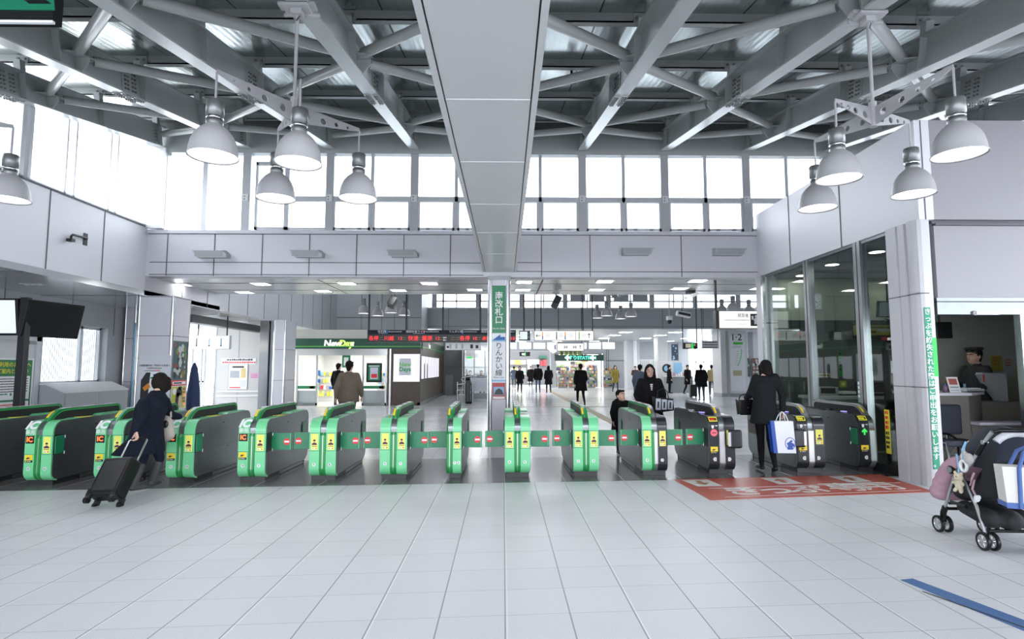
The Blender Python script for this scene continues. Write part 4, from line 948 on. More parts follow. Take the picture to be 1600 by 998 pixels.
MB().box(0, W_, .0, 10, SZ(529), 3.03, mat('beige_bulkhead', (.46, .47, .42), .5)).build('bulkhead', t)
MB().box(0, W_-.1, 6.0, 6.1, 0, SZ(545), mshop).box(-.1, 0, 0, 6, 0, SZ(545), mshop).box(0, W_-.1, .1, 6, SZ(545), SZ(545)+.05, mshop).box(SX(603), SX(604), 1.5, 6, 0, 2, mshop).build('interior', t)
mb = MB()
for i in range(4):
    for j in range(3): mb.box(1+i*1.3, 1.7+i*1.3, .8+j*1.7, 1.5+j*1.7, SZ(545)-.02, SZ(545)-.005, M_down)
mb.build('ceiling_lights', t)
for a, b_ in ((605, 608), (610.5, 613), (613.5, 657)):
    MB().box(SX(a), SX(b_), 0, .12, 0, SZ(545), mwood).build('wood_panel', t)
MB().box(SX(608.5), SX(611), -.02, .1, 0, SZ(545), M_chrome).build('steel_jamb', t)
MB().box(W_-.12, W_, .12, 10, 0, SZ(545), mwood).box(W_-.12, W_+.02, .0, 10, 0, .12, M_brush).build('side_wall', t)
q = MB().box(SX(615), SX(656), -.03, 0, SZ(595), SZ(553), M_sbox).box(SX(615), SX(656), -.05, -.03, SZ(596), SZ(594.5), M_chrome).build('lit_window', t)
MB().plate(SX(624), SX(642), SZ(586), SZ(560), mat('window_mist', (.70, .74, .80), .5), FR, .034).build('sign_plate', q)
text('lettering', 'New', .24, mat('logo_lime', (.25, .65, .15), .5), FR @ at(SX(633), SZ(569.5), .037), q, bold=.03); text('lettering', 'Days', .24, mat('logo_green', (.03, .38, .12), .5), FR @ at(SX(633), SZ(577), .037), q, bold=.03)
mb = MB()
for k in range(6): mb.box(W_+.0, W_+.02, .25+k*1.05, 1.15+k*1.05, SZ(592), SZ(556), M_sbox)
q = mb.build('side_windows', t)
for y in (.9, 1.8): MB().prism([(y, 1.0), (y+.22, 1.0), (y+.22, 1.6), (y+.11, 1.7), (y, 1.6)], W_+.02, W_+.03, M_dark, 'X').build('poster_frame', q)
for a, b_ in ((463, 496), (566, 604)):
    g = MB().box(SX(a), SX(b_), .05, .06, .08, SZ(556), G_clear).build('glass_panel', t)
    MB().box(SX(a), SX(b_), .03, .055, SZ(607), SZ(602.5), M_sgreen).box(SX(a), SX(a)+.06, .02, .09, 0, SZ(555), M_chrome).box(SX(b_)-.06, SX(b_), .02, .09, 0, SZ(555), M_chrome).box(SX(a), SX(b_), .02, .09, 0, .1, M_brush).box(SX(a), SX(b_), .1, .2, .1, SZ(610), mat('frost', (.5, .53, .55), .4)).build('glass_frame', g)
    MB().plate(SX(b_)-.28, SX(b_)-.12, SZ(607), SZ(603), M_yel, FR, .0).build('yellow_sticker', g)
MB().box(SX(463), SX(605), -.01, .1, SZ(555), SZ(545), mat('shop_lintel', (.55, .56, .55), .2, .5)).build('door_header', t)
q = MB().box(SX(573), SX(597), -.05, .03, SZ(597), SZ(567), M_black).build('poster_case', t, bev=.01)
MB().plate(SX(576), SX(594), SZ(594), SZ(570), M_sgreen, FR, .056).plate(SX(579), SX(591), SZ(592), SZ(574), mat('art_lilac', (.60, .58, .70), .5), FR, .06).plate(SX(581), SX(590), SZ(590), SZ(584), M_red, FR, .064).plate(SX(577), SX(593), SZ(572.5), SZ(571), M_paper, FR, .062).build('poster', q)
q = MB().box(SX(531), SX(544), .3, .32, SZ(574), SZ(554), M_sgreen).box(SX(534), SX(541), .28, .3, SZ(571), SZ(558), M_paper).build('hanging_poster', t)
for k, (u0, u1, y, zz) in enumerate(((512, 522, 2.5, 1.5), (565, 604, 3, 1.4), (465, 492, 2.6, 1.3))):
    mb = MB().box(SX(u0)*1.0, SX(u1), y, y+.4, 0, zz, mshop)
    rnd = random.Random(k)
    for r_ in range(4):
        x = SX(u0)
        while x < SX(u1)-.1:
            mb.box(x, x+.09, y-.08, y, .25+r_*.3, .25+r_*.3+rnd.uniform(.1, .24), rnd.choice((M_red, M_blue, M_paper, M_yel, M_panel2, M_lblue, M_pyel))); x += rnd.uniform(.1, .14)
    mb.build('goods_shelf', t)
MB().box(SX(528), SX(558), 3.6, 4.1, 0, .95, mshop).box(SX(534), SX(538), 3.6, 3.9, .95, 1.25, M_panel2).build('counter', t)

# ================================================================ HANGING SIGNS
Yl = 17.0
x0, x1 = xat(573, Yl), xat(806, Yl); z0, z1 = zat(534.5, Yl), zat(515.5, Yl); w_, h_ = x1-x0, z1-z0
o = board('departure_board', 'long black departure board with red lit characters behind the sign column', 'sign', V((x0+x1)/2, Yl, (z0+z1)/2), '-Y', w_, h_, .18, M_black, bev=.006)
def LX(u): return xat(u, Yl)-(x0+x1)/2
MB().plate(-w_/2, w_/2, .05, h_/2, mat('board_blue', (.012, .018, .026), .6, spec=.2), at(0, 0), .003).build('header_strip', o)
for s, u in (('埼京線', 595.5), ('湘南新宿ライン', 649), ('りんかい線', 712), ('埼京線', 758)): text('heading', s, .085, M_badge, at(LX(u), .13, .003), o)
bars('heading_print', o, [(LX(606), LX(627), .115, .035, True), (LX(665), LX(685), .115, .035, True), (LX(722), LX(745), .115, .035, True), (LX(590), LX(600), .07, .02, True), (LX(645), LX(660), .07, .02, True), (LX(797), LX(804), .115, .03, True)], mat('board_grey', (.35, .38, .40), .5), .004)
MB().plate(LX(601), LX(605), .07, .16, M_blue, at(0, 0), .006).plate(LX(660), LX(663), .11, .16, M_red, at(0, 0), .006).plate(LX(660), LX(663), .07, .10, M_blue, at(0, 0), .006).plate(LX(721), LX(724), .07, .16, M_blue, at(0, 0), .006).build('line_mark', o)
for s, u, z in (('各停', 583, .16), ('川越', 607, .16), ('13', 624, .15), ('快速', 645, .17), ('籠原', 667, .17), ('12', 683, .15), ('各停', 726, .17), ('10', 741.5, .15), ('通快', 759, .13), ('18', 801, .15)): text('led_text', s, z*.92, M_ledred, at(LX(u), -.075, .003), o, bold=0)
bars('led_text', o, [(LX(a), LX(a)+.12, y, .015, True) for a in (592, 627, 653, 686, 704, 712, 745) for y in (-.05, -.11)], mat('led_dim', (.25, .2, .06), .5), .004)
bars('white_led', o, [(LX(692), LX(697), -.07, .05, True), (LX(692), LX(697), -.14, .05, True)], M_badge, .004)
mb = MB()
for u in (574, 633, 691, 750): mb.cyl((LX(u), h_/2, -.09), (LX(u), ZC(Yl)-(z0+z1)/2, -.09), .028, M_dark)
mb.build('hanger', o)
o = board('clock_plate', 'small plain white panel hung below the departure board', 'sign', V((xat(694, Yl)+xat(751, Yl))/2, Yl+.2, zat(541, Yl+.2)), '-Y', 1.05, .21, .04, M_panel3, border=.01, bm=M_panel2)
bars('print', o, [(-.5+k*.09, -.44+k*.09, -.07, .14, False) for k in range(1, 7) if k % 2], M_panel2); bars('dark_print', o, [(-.49, -.42, -.05, .08, True), (.22, .3, -.06, .12, True), (.38, .46, -.06, .12, True)], M_ink)
MB().cyl((-.4, .1, -.02), (-.4, .12, -.02), .01, M_dark).cyl((-.45, .105, -.02), (-.45, .30, -.02), .012, M_dark).cyl((.45, .105, -.02), (.45, .3, -.02), .012, M_dark).build('hanger', o)
Yc = 17.5
o = board('hanging_clock', 'small square lit box clock in a black case beside the departure board', 'clock', V(xat(820, Yc), Yc, zat(524, Yc)), '-Y', .34, .30, .16, M_black, bev=.01)
MB().plate(-.15, .08, -.12, .12, mat('clock_face', (.55, .62, .62), .4, emit=.25), at(0, 0)).build('clock_face', o); MB().disc((.11, .05, 0), .02, M_sgreen).plate(.1, .14, -.08, -.02, M_sgreen, at(0, 0)).build('symbol', o)
MB().cyl((-.02, .15, -.08), (-.02, ZC(Yc)-zat(524, Yc)+.02, -.08), .025, M_dark).build('hanger', o)
Ya = 18.5
def AX(u, Y, c): return xat(u, Y)-c
x0, x1 = xat(835.5, Ya), xat(927.5, Ya); c = (x0+x1)/2; hh = zat(517, Ya)-zat(531.5, Ya)
o = board('direction_sign', 'long white lit direction sign with coloured bars and two arrows', 'sign', V(c, Ya, zat(524.2, Ya)), '-Y', x1-x0, hh, .14, M_lightbox, border=.012, bm=M_dark)
mb = MB()
for u, top, bot in ((848, M_orange, M_blue), (870, M_sgreen, M_ink), (883.5, M_orange, M_blue), (905.5, mat('lime_bar', (.25, .72, .06), .5), MATS['lime_bar'])):
    x = AX(u, Ya, c); mb.plate(x-.018, x+.018, 0, hh*.42, top, at(0, 0)).plate(x-.018, x+.018, -hh*.42, 0, bot, at(0, 0))
mb.plate(AX(900, Ya, c)-.006, AX(900, Ya, c)+.006, -hh/2, hh/2, M_ink, at(0, 0))
def arrow(mb, x, y, s, ang, m=M_ink):
    M = Matrix.Translation((x, y, .001)) @ Matrix.Rotation(math.radians(ang), 4, 'Z')
    mb.box(-s, s*.9, -s*.13, s*.13, 0, .003, m, M)
    for q in (1, -1): mb.box(-s*.85, 0, -s*.13, s*.13, 0, .003, m, M @ at(s*.9, 0) @ Matrix.Rotation(q*math.radians(42), 4, 'Z'))
arrow(mb, AX(841, Ya, c), 0, .075, 180); arrow(mb, AX(921, Ya, c), 0, .08, 90)
for u in (852, 873, 888, 909):
    for j in range(3): mb.plate(AX(u, Ya, c), AX(u, Ya, c)+.16, .06-j*.05, .075-j*.05, M_panel2, at(0, 0))
mb.build('print', o); mb = MB()
for u in (836, 846, 912, 927): mb.cyl((AX(u, Ya, c), hh/2, -.07), (AX(u, Ya, c), ZC(Ya)-zat(524.2, Ya)+.02, -.07), .018, M_dark)
mb.build('hanger', o)
Yb = 22.0
x0, x1 = xat(871, Yb), xat(912, Yb); c = (x0+x1)/2
o = board('facility_sign', 'small white lit sign with toilet and lift symbols hung below the direction sign', 'sign', V(c, Yb, zat(542, Yb)), '-Y', x1-x0, .28, .12, M_lightbox, border=.015, bm=M_dark)
mb = MB(); arrow(mb, .38, 0, .07, 90)
for x in (-.18, .17): mb.plate(x-.07, x-.06, -.06, .06, M_ink, at(0, 0)).plate(x+.06, x+.07, -.06, .06, M_ink, at(0, 0)).plate(x-.045, x-.015, -.05, .03, M_ink, at(0, 0)).plate(x+.015, x+.045, -.05, .03, M_ink, at(0, 0)).disc((x-.03, .045, .001), .013, M_ink, n=8).disc((x+.03, .045, .001), .013, M_ink, n=8)
mb.build('symbols', o); MB().cyl((-.45, .15, -.06), (-.45, ZC(Yb)-zat(542, Yb)+.02, -.06), .015, M_dark).cyl((.45, .15, -.06), (.45, ZC(Yb)-zat(542, Yb)+.02, -.06), .015, M_dark).build('hanger', o)
for k, ch in enumerate('★北改札口'):
    u = 878+k*7.0
    o = board('gate_name_tile', 'olive square tile with a black %s in the row under the facility sign' % ('symbol' if k == 0 else 'character '+ch), 'sign', V(xat(u, Yb), Yb, zat(551.5, Yb)), '-Y', .135, .16, .03, mat('tile_olive', (.30, .42, .06), .5), group='tiles naming the north gate')
    if k: text('character', ch, .12, M_ink, at(0, 0), o, bold=.004)
    else: MB().disc((0, .03, .001), .03, M_ink, n=10).prism([(-.03, -.06), (.03, -.06), (.03, 0), (-.03, 0)], .001, .004, M_ink, 'Z').build('symbol', o)
    MB().cyl((0, .08, -.01), (0, zat(542, Yb)-.165-zat(551.5, Yb), -.01), .006, M_dark).build('hook', o)
# row of backlit advertising panels far away
Yk = 37.0
for k, (u0, u1) in enumerate(((794, 808), (811, 831), (832.5, 853), (854, 869), (912, 918), (919.5, 940), (941.5, 962))):
    a, b_ = xat(u0, Yk), xat(u1, Yk)
    o = board('advert_lightbox', 'glowing blank advertising panel in the far row', 'lightbox', V((a+b_)/2, Yk, zat(540, Yk)), '-Y', b_-a-.06, .42, .15, M_sbox, border=.03, bm=M_panel2, group='far row of glowing panels')
    MB().cyl((0, .2, -.08), (0, 3.44-zat(540, Yk), -.08), .02, M_panel2).build('hanger', o)
o = board('hexagon_sign', 'white six-sided sign hung in front of the far lit panels', 'sign', V(xat(864, 36.8), 36.8, zat(542, 36.8)), '-Y', .02, .02, .05, M_white)
MB().prism([(-.32, .3), (.32, .3), (.36, 0), (.32, -.25), (0, -.42), (-.36, -.1)], -.05, .0, M_lightbox, 'Z').build('panel', o); MB().cyl((0, .28, -.03), (0, 3.44-zat(542, 36.8), -.03), .015, M_panel2).build('hanger', o); MB().plate(.08, .22, -.15, .15, mat('art_violet', (.5, .48, .7), .5), at(0, 0)).build('print', o)
# fare adjustment sign at the office pillar
Yq = 12.4
x0, x1 = xat(1126, Yq), xat(1193, Yq); c = (x0+x1)/2; z0, z1 = zat(512, Yq), zat(485.5, Yq)
o = board('fare_adjustment_sign', 'white lit fare adjustment sign with a black pictogram beside the office pillar', 'sign', V(c, Yq, (z0+z1)/2), '-Y', x1-x0, z1-z0, .16, M_lightbox, border=.01, bm=M_dark)
text('lettering', '精算機', .10, M_ink, at(.06, .085), o, sx=.8); text('caption', 'Fare Adjustment', .036, M_panel2, at(.02, -.095), o); bars('small_print', o, [(-.36, .2, -.02, .02, True)], M_panel2)
mb = MB().plate(.22, .42, -.14, .13, M_ink, at(0, 0)).plate(.245, .29, .0, .08, M_paper, at(0, 0), .007).disc((.35, .07, .004), .03, M_paper, t=.003).prism([(.30, -.1), (.31, .03), (.34, .045), (.39, .035), (.40, -.1)], .004, .007, M_paper, 'Z').plate(.29, .32, -.02, .005, M_paper, at(0, 0), .007); mb.build('pictogram', o)
MB().box(-.05+xat(1124, Yq)-c, .02+xat(1124, Yq)-c, -.2, .2, -.16, .02, M_dark).cyl((xat(1123.5, Yq)-c, .2, -.08), (xat(1123.5, Yq)-c, 3.46-(z0+z1)/2, -.08), .03, M_dark).build('hanger', o)
# small camera and projectors hanging under the low ceiling
def hang_device(label, cat, name, u, v, Y, kind, zt=3.44):
    p = px(u, v, Y=Y); t = thing(name, label, cat, p)
    MB().cyl((0, 0, .1), (0, 0, zt-p.z), .022, M_lampgrey).cyl((0, 0, zt-p.z-.02), (0, 0, zt-p.z), .09, M_lampgrey).build('stem', t)
    if kind == 'spot': MB().box(-.09, .09, -.14, .14, -.13, .14, M_dark, Matrix.Rotation(.45, 4, 'Y') @ Matrix.Rotation(-.3, 4, 'X')).build('head', t, bev=.02)
    elif kind == 'proj': MB().box(-.09, .09, -.12, .12, -.1, .12, M_dark).build('body', t, bev=.01); MB().box(-.2, .1, -.16, .1, -.20, -.12, M_white, Matrix.Rotation(-.35, 4, 'Y')).build('lens_plate', t)
    elif kind == 'tube': MB().box(-.24, .24, -.1, .1, -.09, .09, M_panel3, Matrix.Rotation(.2, 4, 'Y')).build('housing', t, bev=.03); MB().box(-.2, .2, -.13, -.1, -.04, .04, M_dark, Matrix.Rotation(.2, 4, 'Y')).build('window', t)
    elif kind == 'dome': MB().box(-.09, .09, -.09, .09, 0, .14, M_panel3).build('box', t); MB().ell((0, 0, -.04), (.08, .08, .1), M_dark).build('dome', t)
    else: MB().box(-.03, .03, -.03, .03, -.04, .1, M_dark).build('head', t)
hang_device('dark spotlight tilted down from the low ceiling right of the sign column', 'spotlight', 'hanging_spotlight', 869, 472, 14.6, 'spot')
hang_device('dark spotlight hanging among the distant bell lamps left of the column', 'spotlight', 'hanging_spotlight', 613, 472, 14.6, 'spot')
hang_device('black device with a white plate under the low ceiling at right', 'projector', 'hanging_projector', 1079, 452, 14.2, 'proj')
hang_device('pale tilted security camera hung from a rod in the far hall', 'camera', 'security_camera', 1068, 491, 19, 'tube', ZC(19)-.035)
hang_device('dome camera hung from a rod right of the security camera', 'camera', 'dome_camera', 1046, 500, 20, 'dome', ZC(20)-.035)
# ================================================================ FAR HALL FITTINGS
Yt = 43.0
def TX(u): return xat(u, Yt)
t = thing('pharmacy', 'far pharmacy shop with a dark sign and crosses over crowded shelves', 'shop', (TX(867), Yt, 0)); bx0 = TX(867)
mb = MB().box(TX(868)-bx0, TX(943)-bx0, -.15, .3, zat(563.5, Yt), zat(554, Yt), mat('pharmacy_sign', (.012, .045, .035), .3)); sb = mb.build('sign_band', t)
mgl = mat('teal_glow', (.1, .85, .6), .5, emit=.3, ecol=(.1, .8, .5))
text('lettering', 'くすりSTATION', .34, mgl, FR @ at(TX(906)-bx0, zat(559, Yt), .155), sb, bold=.03)
mb = MB()
for u in (886.5, 926):
    x = TX(u)-bx0; z = zat(558.8, Yt); mb.box(x-.2, x+.2, -.17, -.15, z-.06, z+.06, M_lightbox).box(x-.06, x+.06, -.17, -.15, z-.2, z+.2, M_lightbox)
mb.build('cross', sb)
x1_ = TX(942)-bx0
MB().box(.0, x1_, 4, 4.1, 0, 2.6, mshop).box(0, .1, .3, 4, 0, 2.6, mshop).box(x1_-.1, x1_, .3, 4, 0, 2.6, mshop).box(0, x1_, .3, 4, 2.5, 2.6, mshop).build('interior', t)
mb = MB()
for i in range(3):
    for j in range(2): mb.box(.4+i*1.1, 1.2+i*1.1, .8+j*1.5, 1.5+j*1.5, 2.48, 2.5, M_down)
mb.build('ceiling_lights', t)
cols = [mat('goods_%s' % n, c, .6) for n, c in (('grey', (.3, .3, .33)), ('navy', (.05, .07, .15)), ('rust', (.4, .16, .08)), ('pink', (.55, .3, .33)), ('cream', (.65, .6, .5)), ('dark', (.05, .05, .06)), ('gold', (.6, .4, .08)), ('leaf', (.2, .35, .1)))]
for k, (xa, xb, y, zt_) in enumerate(((.3, 1.3, 2.0, 1.8), (1.5, 2.6, 2.6, 1.9), (2.7, 3.5, 2.0, 1.8), (.2, .9, -.5, 1.25), (1.0, 1.6, -.6, 1.2), (2.4, 3.0, -.4, 1.1), (3.55, 4.3, -.8, 1.35))):
    mb = MB().box(xa, xb, y+.1, y+.5, 0, zt_, M_panel2); rnd = random.Random(k+9)
    z = .12
    while z < zt_:
        x = xa
        while x < xb-.05:
            w = rnd.uniform(.08, .16); mb.box(x, min(x+w, xb), y-rnd.uniform(0, .08), y+.1, z, z+rnd.uniform(.08, .2), rnd.choice(cols)); x += w+.015
        z += .24
    mb.build('goods_rack', t)
MB().box(2.0, 2.5, .0, .05, 1.95, 2.25, MATS['goods_gold']).box(1.95, 2.15, -.02, .0, 2.2, 2.5, M_dark).build('hanging_sign', t)
# lit shop row behind the far passage
t = thing('food_shops', 'row of bright yellow and white lit shop fronts at the end of the far passage', 'shop', (TX(790), 50, 0)); qx = xat(790, 50)
mb = MB()
mb.box(0, 4.4, 0, .3, 0, 3.4, mat('passage_dark', (.10, .10, .10), .5)).build('wall', t)
def QX(u): return xat(u, 50)-qx
def QZ(v): return zat(v, 50)
MB().box(QX(795), QX(822), -.2, 0, QZ(569), QZ(563), M_lightbox).box(QX(804), QX(815), -.22, -.2, QZ(569), QZ(563), mat('sun_glow', (1, .72, .05), .5, emit=.3, ecol=(1, .65, .04))).build('upper_sign', t)
MB().box(QX(795), QX(822), -.2, 0, QZ(580), QZ(575), M_lightbox).box(QX(803), QX(808), -.22, -.2, QZ(580), QZ(575), MATS['sun_glow']).box(QX(795), QX(822), -.22, 0, QZ(581), QZ(579.5), M_green).build('lower_sign', t)
MB().box(QX(795), QX(822), -.1, 0, .9, QZ(582), mat('food_glow', (1, .85, .6), .5, emit=.3, ecol=(1, .8, .5))).box(QX(824), QX(843), -.2, 0, QZ(569), QZ(562), M_lightbox).box(QX(825), QX(831), -.1, 0, .2, 2, M_panel3).build('counter_glow', t)
MB().box(QX(845), QX(848), -.3, 0, QZ(571), QZ(564), M_red).box(QX(849), QX(854), -.3, 0, QZ(571), QZ(562), M_red).box(QX(843), QX(855), -.3, 0, QZ(560), QZ(555.5), M_dsgreen).build('red_banner', t)
o = board('exit_sign', 'small dark sign with a lit green bar hung at the far passage', 'sign', V(xat(820, 40), 40, zat(553, 40)), '-Y', .75, .3, .1, M_dark); MB().plate(-.2, 0, -.08, .06, M_lightbox, at(0, 0)).plate(.0, .07, -.13, .13, M_go, at(0, 0)).build('print', o); MB().cyl((0, .15, -.05), (0, 3.44-zat(553, 40), -.05), .02, M_dark).build('hanger', o)
# glass booth and railing left of the column
Yg = 31.0
t = thing('glass_booth', 'bright glass fronted waiting booth behind the railing left of the column', 'booth', (xat(722, Yg), Yg, 0)); gx = xat(722, Yg)
GX = lambda u: xat(u, Yg)-gx
MB().box(0, GX(772), 2.0, 2.1, 0, 2.6, mat('booth_white', (.70, .72, .76), .5)).box(0, .12, 0, 2, 0, 2.6, M_panel3).box(0, GX(772), 0, 2, 2.6, 2.7, M_panel3).build('shell', t)
mb = MB()
for u in (724, 740, 757, 770): mb.box(GX(u), GX(u)+.06, 0, .06, 0, 2.6, M_frame)
mb.box(0, GX(772), 0, .06, 1.5, 1.54, M_frame).build('frame', t); MB().box(0, GX(772), .02, .03, 0, 2.6, G_clear).build('glass_panel', t)
MB().box(GX(730), GX(737), -.03, 0, 2.0, 2.1, M_go).box(GX(728), GX(740), -.03, 0, 2.2, 2.5, M_panel).build('sticker', t); MB().cyl((GX(760), 1.5, 2.5), (GX(760), 1.5, 2.6), .25, M_down).build('ceiling_lamp', t)
struct(MB().box(xat(690, 32), xat(723, 32), 32, 32.3, 0, 3.4, mat('core_grey', (.20, .22, .24), .4)).box(xat(696, 32), xat(708, 32), 31.97, 32, 0, 1.1, M_panel2).box(xat(690, 32), xat(723, 32), 31.98, 32, 1.55, 1.57, M_seam), 'wall_core', 'dark grey service wall behind the shop')
Yr = 26.0
t = thing('stair_parapet', 'white panelled stair parapet with a steel handrail left of the sign column', 'parapet', (xat(735, Yr), Yr, 0)); rx = xat(735, Yr)
RXU = lambda u: xat(u, Yr)-rx
MB().box(0, RXU(768), 0, .1, .42, zat(588, Yr)-.05, mat('parapet_white', (.66, .68, .72), .25)).box(0, RXU(768), 0, .1, .1, .36, M_panel2).box(0, RXU(768), -.02, .12, 0, .1, M_brush).build('panel', t)
MB().tube([(RXU(768), .05, zat(588, Yr)), (0, .05, zat(588, Yr)), (-.35, .0, zat(588, Yr)-.03), (-.42, .0, zat(592, Yr)), (-.35, 0, zat(595, Yr)), (0, 0, zat(596, Yr))], .03, M_chrome).build('handrail', t)
t = thing('steel_barrier', 'low steel tube barrier and posts before the stair parapet', 'barrier', (xat(722, 24.5), 24.5, 0))
mb = MB()
for z in (.35, .55, .8): mb.cyl((-.2, 0, z), (.45, 0, z), .03, M_chrome)
for x in (-.2, .12, .45): mb.cyl((x, 0, 0), (x, 0, .9), .03, M_chrome)
mb.build('tubes', t); MB().cyl((.25, -.1, 0), (.25, -.1, .85), .12, M_brush).build('bin', t)
t = thing('umbrella_stand', 'dark tall folded cart standing beside the steel barrier', 'cart', (xat(731.5, 24.2), 24.2, 0)); MB().box(-.1, .1, -.08, .08, .05, .95, M_dark).build('body', t, bev=.03); MB().tube([(-.08, 0, .95), (-.08, 0, 1.05), (.08, 0, 1.05), (.12, 0, .8), (.16, 0, .1)], .018, M_dark).cyl((-.1, 0, .05), (.16, 0, .05), .05, M_black).build('handle', t)
# big 1-2 pillar and the poster wall next to it
Yp = 29.5
x0, x1 = xat(1127, Yp), xat(1168, Yp)
struct(MB().box(x0, x1, Yp, Yp+1.2, 0, 3.42, M_panel3).box(x0-.02, x1+.02, Yp-.02, Yp+1.2, 0, .18, M_panel2).box(xat(1137, Yp)-.05, xat(1137, Yp)+.05, Yp-.04, Yp+.1, 0, 3.42, mat('brass_strip', (.45, .42, .36), .3, .6)), 'pillar_platform', 'wide pale pillar carrying the platform number sign')
pc = xat(1152.5, Yp)
o = board('platform_number_sign', 'tall white sign with 1 2 and a green curved line map on the far pillar', 'sign', V(pc, Yp-.03, 1.75), '-Y', .80, 2.9, .03, mat('sign_white', (.78, .79, .80), .4))
def PZ(v): return zat(v, Yp)-1.75
text('lettering', '1·2', .48, M_ink, at(-.03, PZ(527), 0), o, bold=.01); MB().plate(-.2, .3, PZ(538), PZ(534), mat('line_green', (.08, .55, .08), .5), at(0, 0)).build('green_bar', o)
mb = MB(); pr_ = None
for k in range(12):
    a = k/11; x = .22-.22*a*a; y = PZ(545)+(PZ(572)-PZ(545))*a
    if pr_: mb.prism([(pr_[0]-.025, pr_[1]), (pr_[0]+.025, pr_[1]), (x+.025, y), (x-.025, y)], .001, .004, M_green, 'Z')
    pr_ = (x, y)
mb.build('line_map', o); bars('station_print', o, [(-.05-.1*(k/6)**2, .1-.1*(k/6)**2, PZ(549+k*3.6), .03, True) for k in range(7)]+[(-.25, .2, PZ(541+k*2), .03, True) for k in range(2)], M_panel2)
MB().plate(-.25, .2, PZ(587), PZ(578.5), mat('map_tan', (.5, .45, .30), .6), at(0, 0)).build('map', o)
mb = MB().box(xat(1170, 30), xat(1178, 30), 30, 30.2, 0, 3.4, M_panel2).box(xat(1178, 30), xat(1200, 30), 30, 30.2, 0, 3.4, M_panel3).box(xat(1168, 30), xat(1200, 30), 29.98, 30, 1.5, 1.52, M_seam)
struct(mb, 'wall_posters', 'pale wall with posters right of the platform pillar')
art('tall_poster', 'dark green poster on the far wall, left one of the pair by the office', V(xat(1163, 29.9)+.17, 29.95, zat(574, 29.9)), '-Y', .3, .95, [(pale, 6, .03, .08), (brick, 4, .03, .06), (olive, 4, .03, .07)], teal, 11)
art('tall_poster', 'brown and white poster on the far wall, right one of the pair by the office', V(xat(1182.5, 29.9), 29.95, zat(574, 29.9)), '-Y', .5, .95, [(pale, 9, .04, .1), (M_paper, 4, .04, .08), (M_dark, 4, .04, .08)], mat('art_brown', (.20, .12, .10), .5), 12)
# ticket machine counters, hung signs on the right
o = board('platform_hanging_sign', 'small black hung sign with a green bar between two rods', 'sign', V(xat(1079.5, 24), 24, zat(540, 24)), '-Y', .62, .26, .1, M_dark)
MB().plate(-.2, .03, -.08, .09, mat('warm_box', (.6, .55, .4), .4, emit=.12), at(0, 0)).plate(.05, .13, -.12, .12, M_go, at(0, 0)).plate(.16, .22, .0, .09, M_paper, at(0, 0)).build('print', o); MB().cyl((-.3, .13, -.05), (-.3, ZC(24)-zat(540, 24)+.02, -.05), .02, M_dark).cyl((.3, .13, -.05), (.3, ZC(24)-zat(540, 24)+.02, -.05), .02, M_dark).build('hanger', o)
o = board('notice_sign', 'pale grey hung notice with three lines of text near the far machines', 'sign', V(xat(1111, 23), 23, zat(538, 23)), '-Y', .68, .32, .05, M_panel); bars('print', o, [(-.3, .3, .07-k*.1, .05, True) for k in range(3)], M_ink); MB().cyl((-.32, .16, -.02), (-.32, ZC(23)-zat(538, 23)+.02, -.02), .012, M_dark).cyl((.32, .16, -.02), (.32, ZC(23)-zat(538, 23)+.02, -.02), .012, M_dark).build('hanger', o)
art('blue_advert', 'dark blue framed advert on the far right wall', V(xat(1055, 36), 35.99, zat(550, 36)), '-Y', .42, 1.0, [(pale, 4, .03, .1), (M_lblue, 3, .03, .08)], mat('art_navy', (.03, .06, .10), .4), 5)
t = thing('information_counter', 'grey information counter with leaflets before the far windows', 'counter', (xat(1063, 34), 34, 0))
MB().box(-.75, .75, 0, .8, 0, .95, mat('counter_grey', (.22, .24, .25), .3)).box(-.8, .8, -.05, .85, .95, 1.0, M_panel3).build('body', t); mb = MB(); rnd = random.Random(2)
for k in range(9): mb.box(-.7+k*.15, -.6+k*.15, .1, .3, 1.0, 1.0+rnd.uniform(.02, .25), rnd.choice((M_red, M_paper, MATS['goods_pink'], M_paper)))
mb.build('leaflets', t); MB().box(-.3, .3, .5, .55, 1.0, 1.9, M_frame).box(-.25, .25, .49, .5, 1.1, 1.8, M_lblue).build('screen', t)
t = thing('atm_booth', 'white cash machine booth with a green vertical sign on the far right', 'machine', (xat(1020, 38), 38, 0)); ax_ = xat(1020, 38)
mb = MB().box(xat(1000, 38)-ax_, xat(1032, 38)-ax_, 0, .6, 0, 2.05, M_panel3); 
for k in range(5): mb.box(xat(1001, 38)-ax_+k*.13, xat(1001, 38)-ax_+k*.13+.05, -.01, 0, .2, 2.0, M_panel2)
mb.build('body', t); MB().box(xat(1022, 38)-ax_, xat(1027, 38)-ax_, -.05, 0, .7, 2.0, mat('lime_sign', (.25, .75, .05), .4, emit=.08)).build('green_sign', t)
t = thing('white_machine', 'white vending machine with a round dark emblem behind the far right people', 'machine', (xat(1038, 35), 35, 0)); MB().box(-.45, .45, 0, .7, 0, 1.9, M_panel3).build('body', t, bev=.03); MB().cyl((.15, -.01, 1.45), (.15, 0, 1.45), .28, M_dark, n=24).cyl((.15, -.02, 1.45), (.15, -.01, 1.45), .18, M_lblue, n=24).build('emblem', t)
t = thing('queue_table', 'high writing table with thin dark legs beside the platform pillar', 'table', (xat(1118, 32), 32, 0)); MB().box(-.45, .35, -.2, .2, 1.0, 1.04, M_paper).build('table_top', t)
for x in (-.4, -.15, .1, .3): MB().cyl((x, 0, 0), (x, 0, 1.0), .025, M_dark).build('leg', t)
MB().cyl((-.4, 0, .4), (.3, 0, .4), .02, M_dark).cyl((-.4, 0, .7), (.3, 0, .7), .02, M_dark).build('stretcher', t)
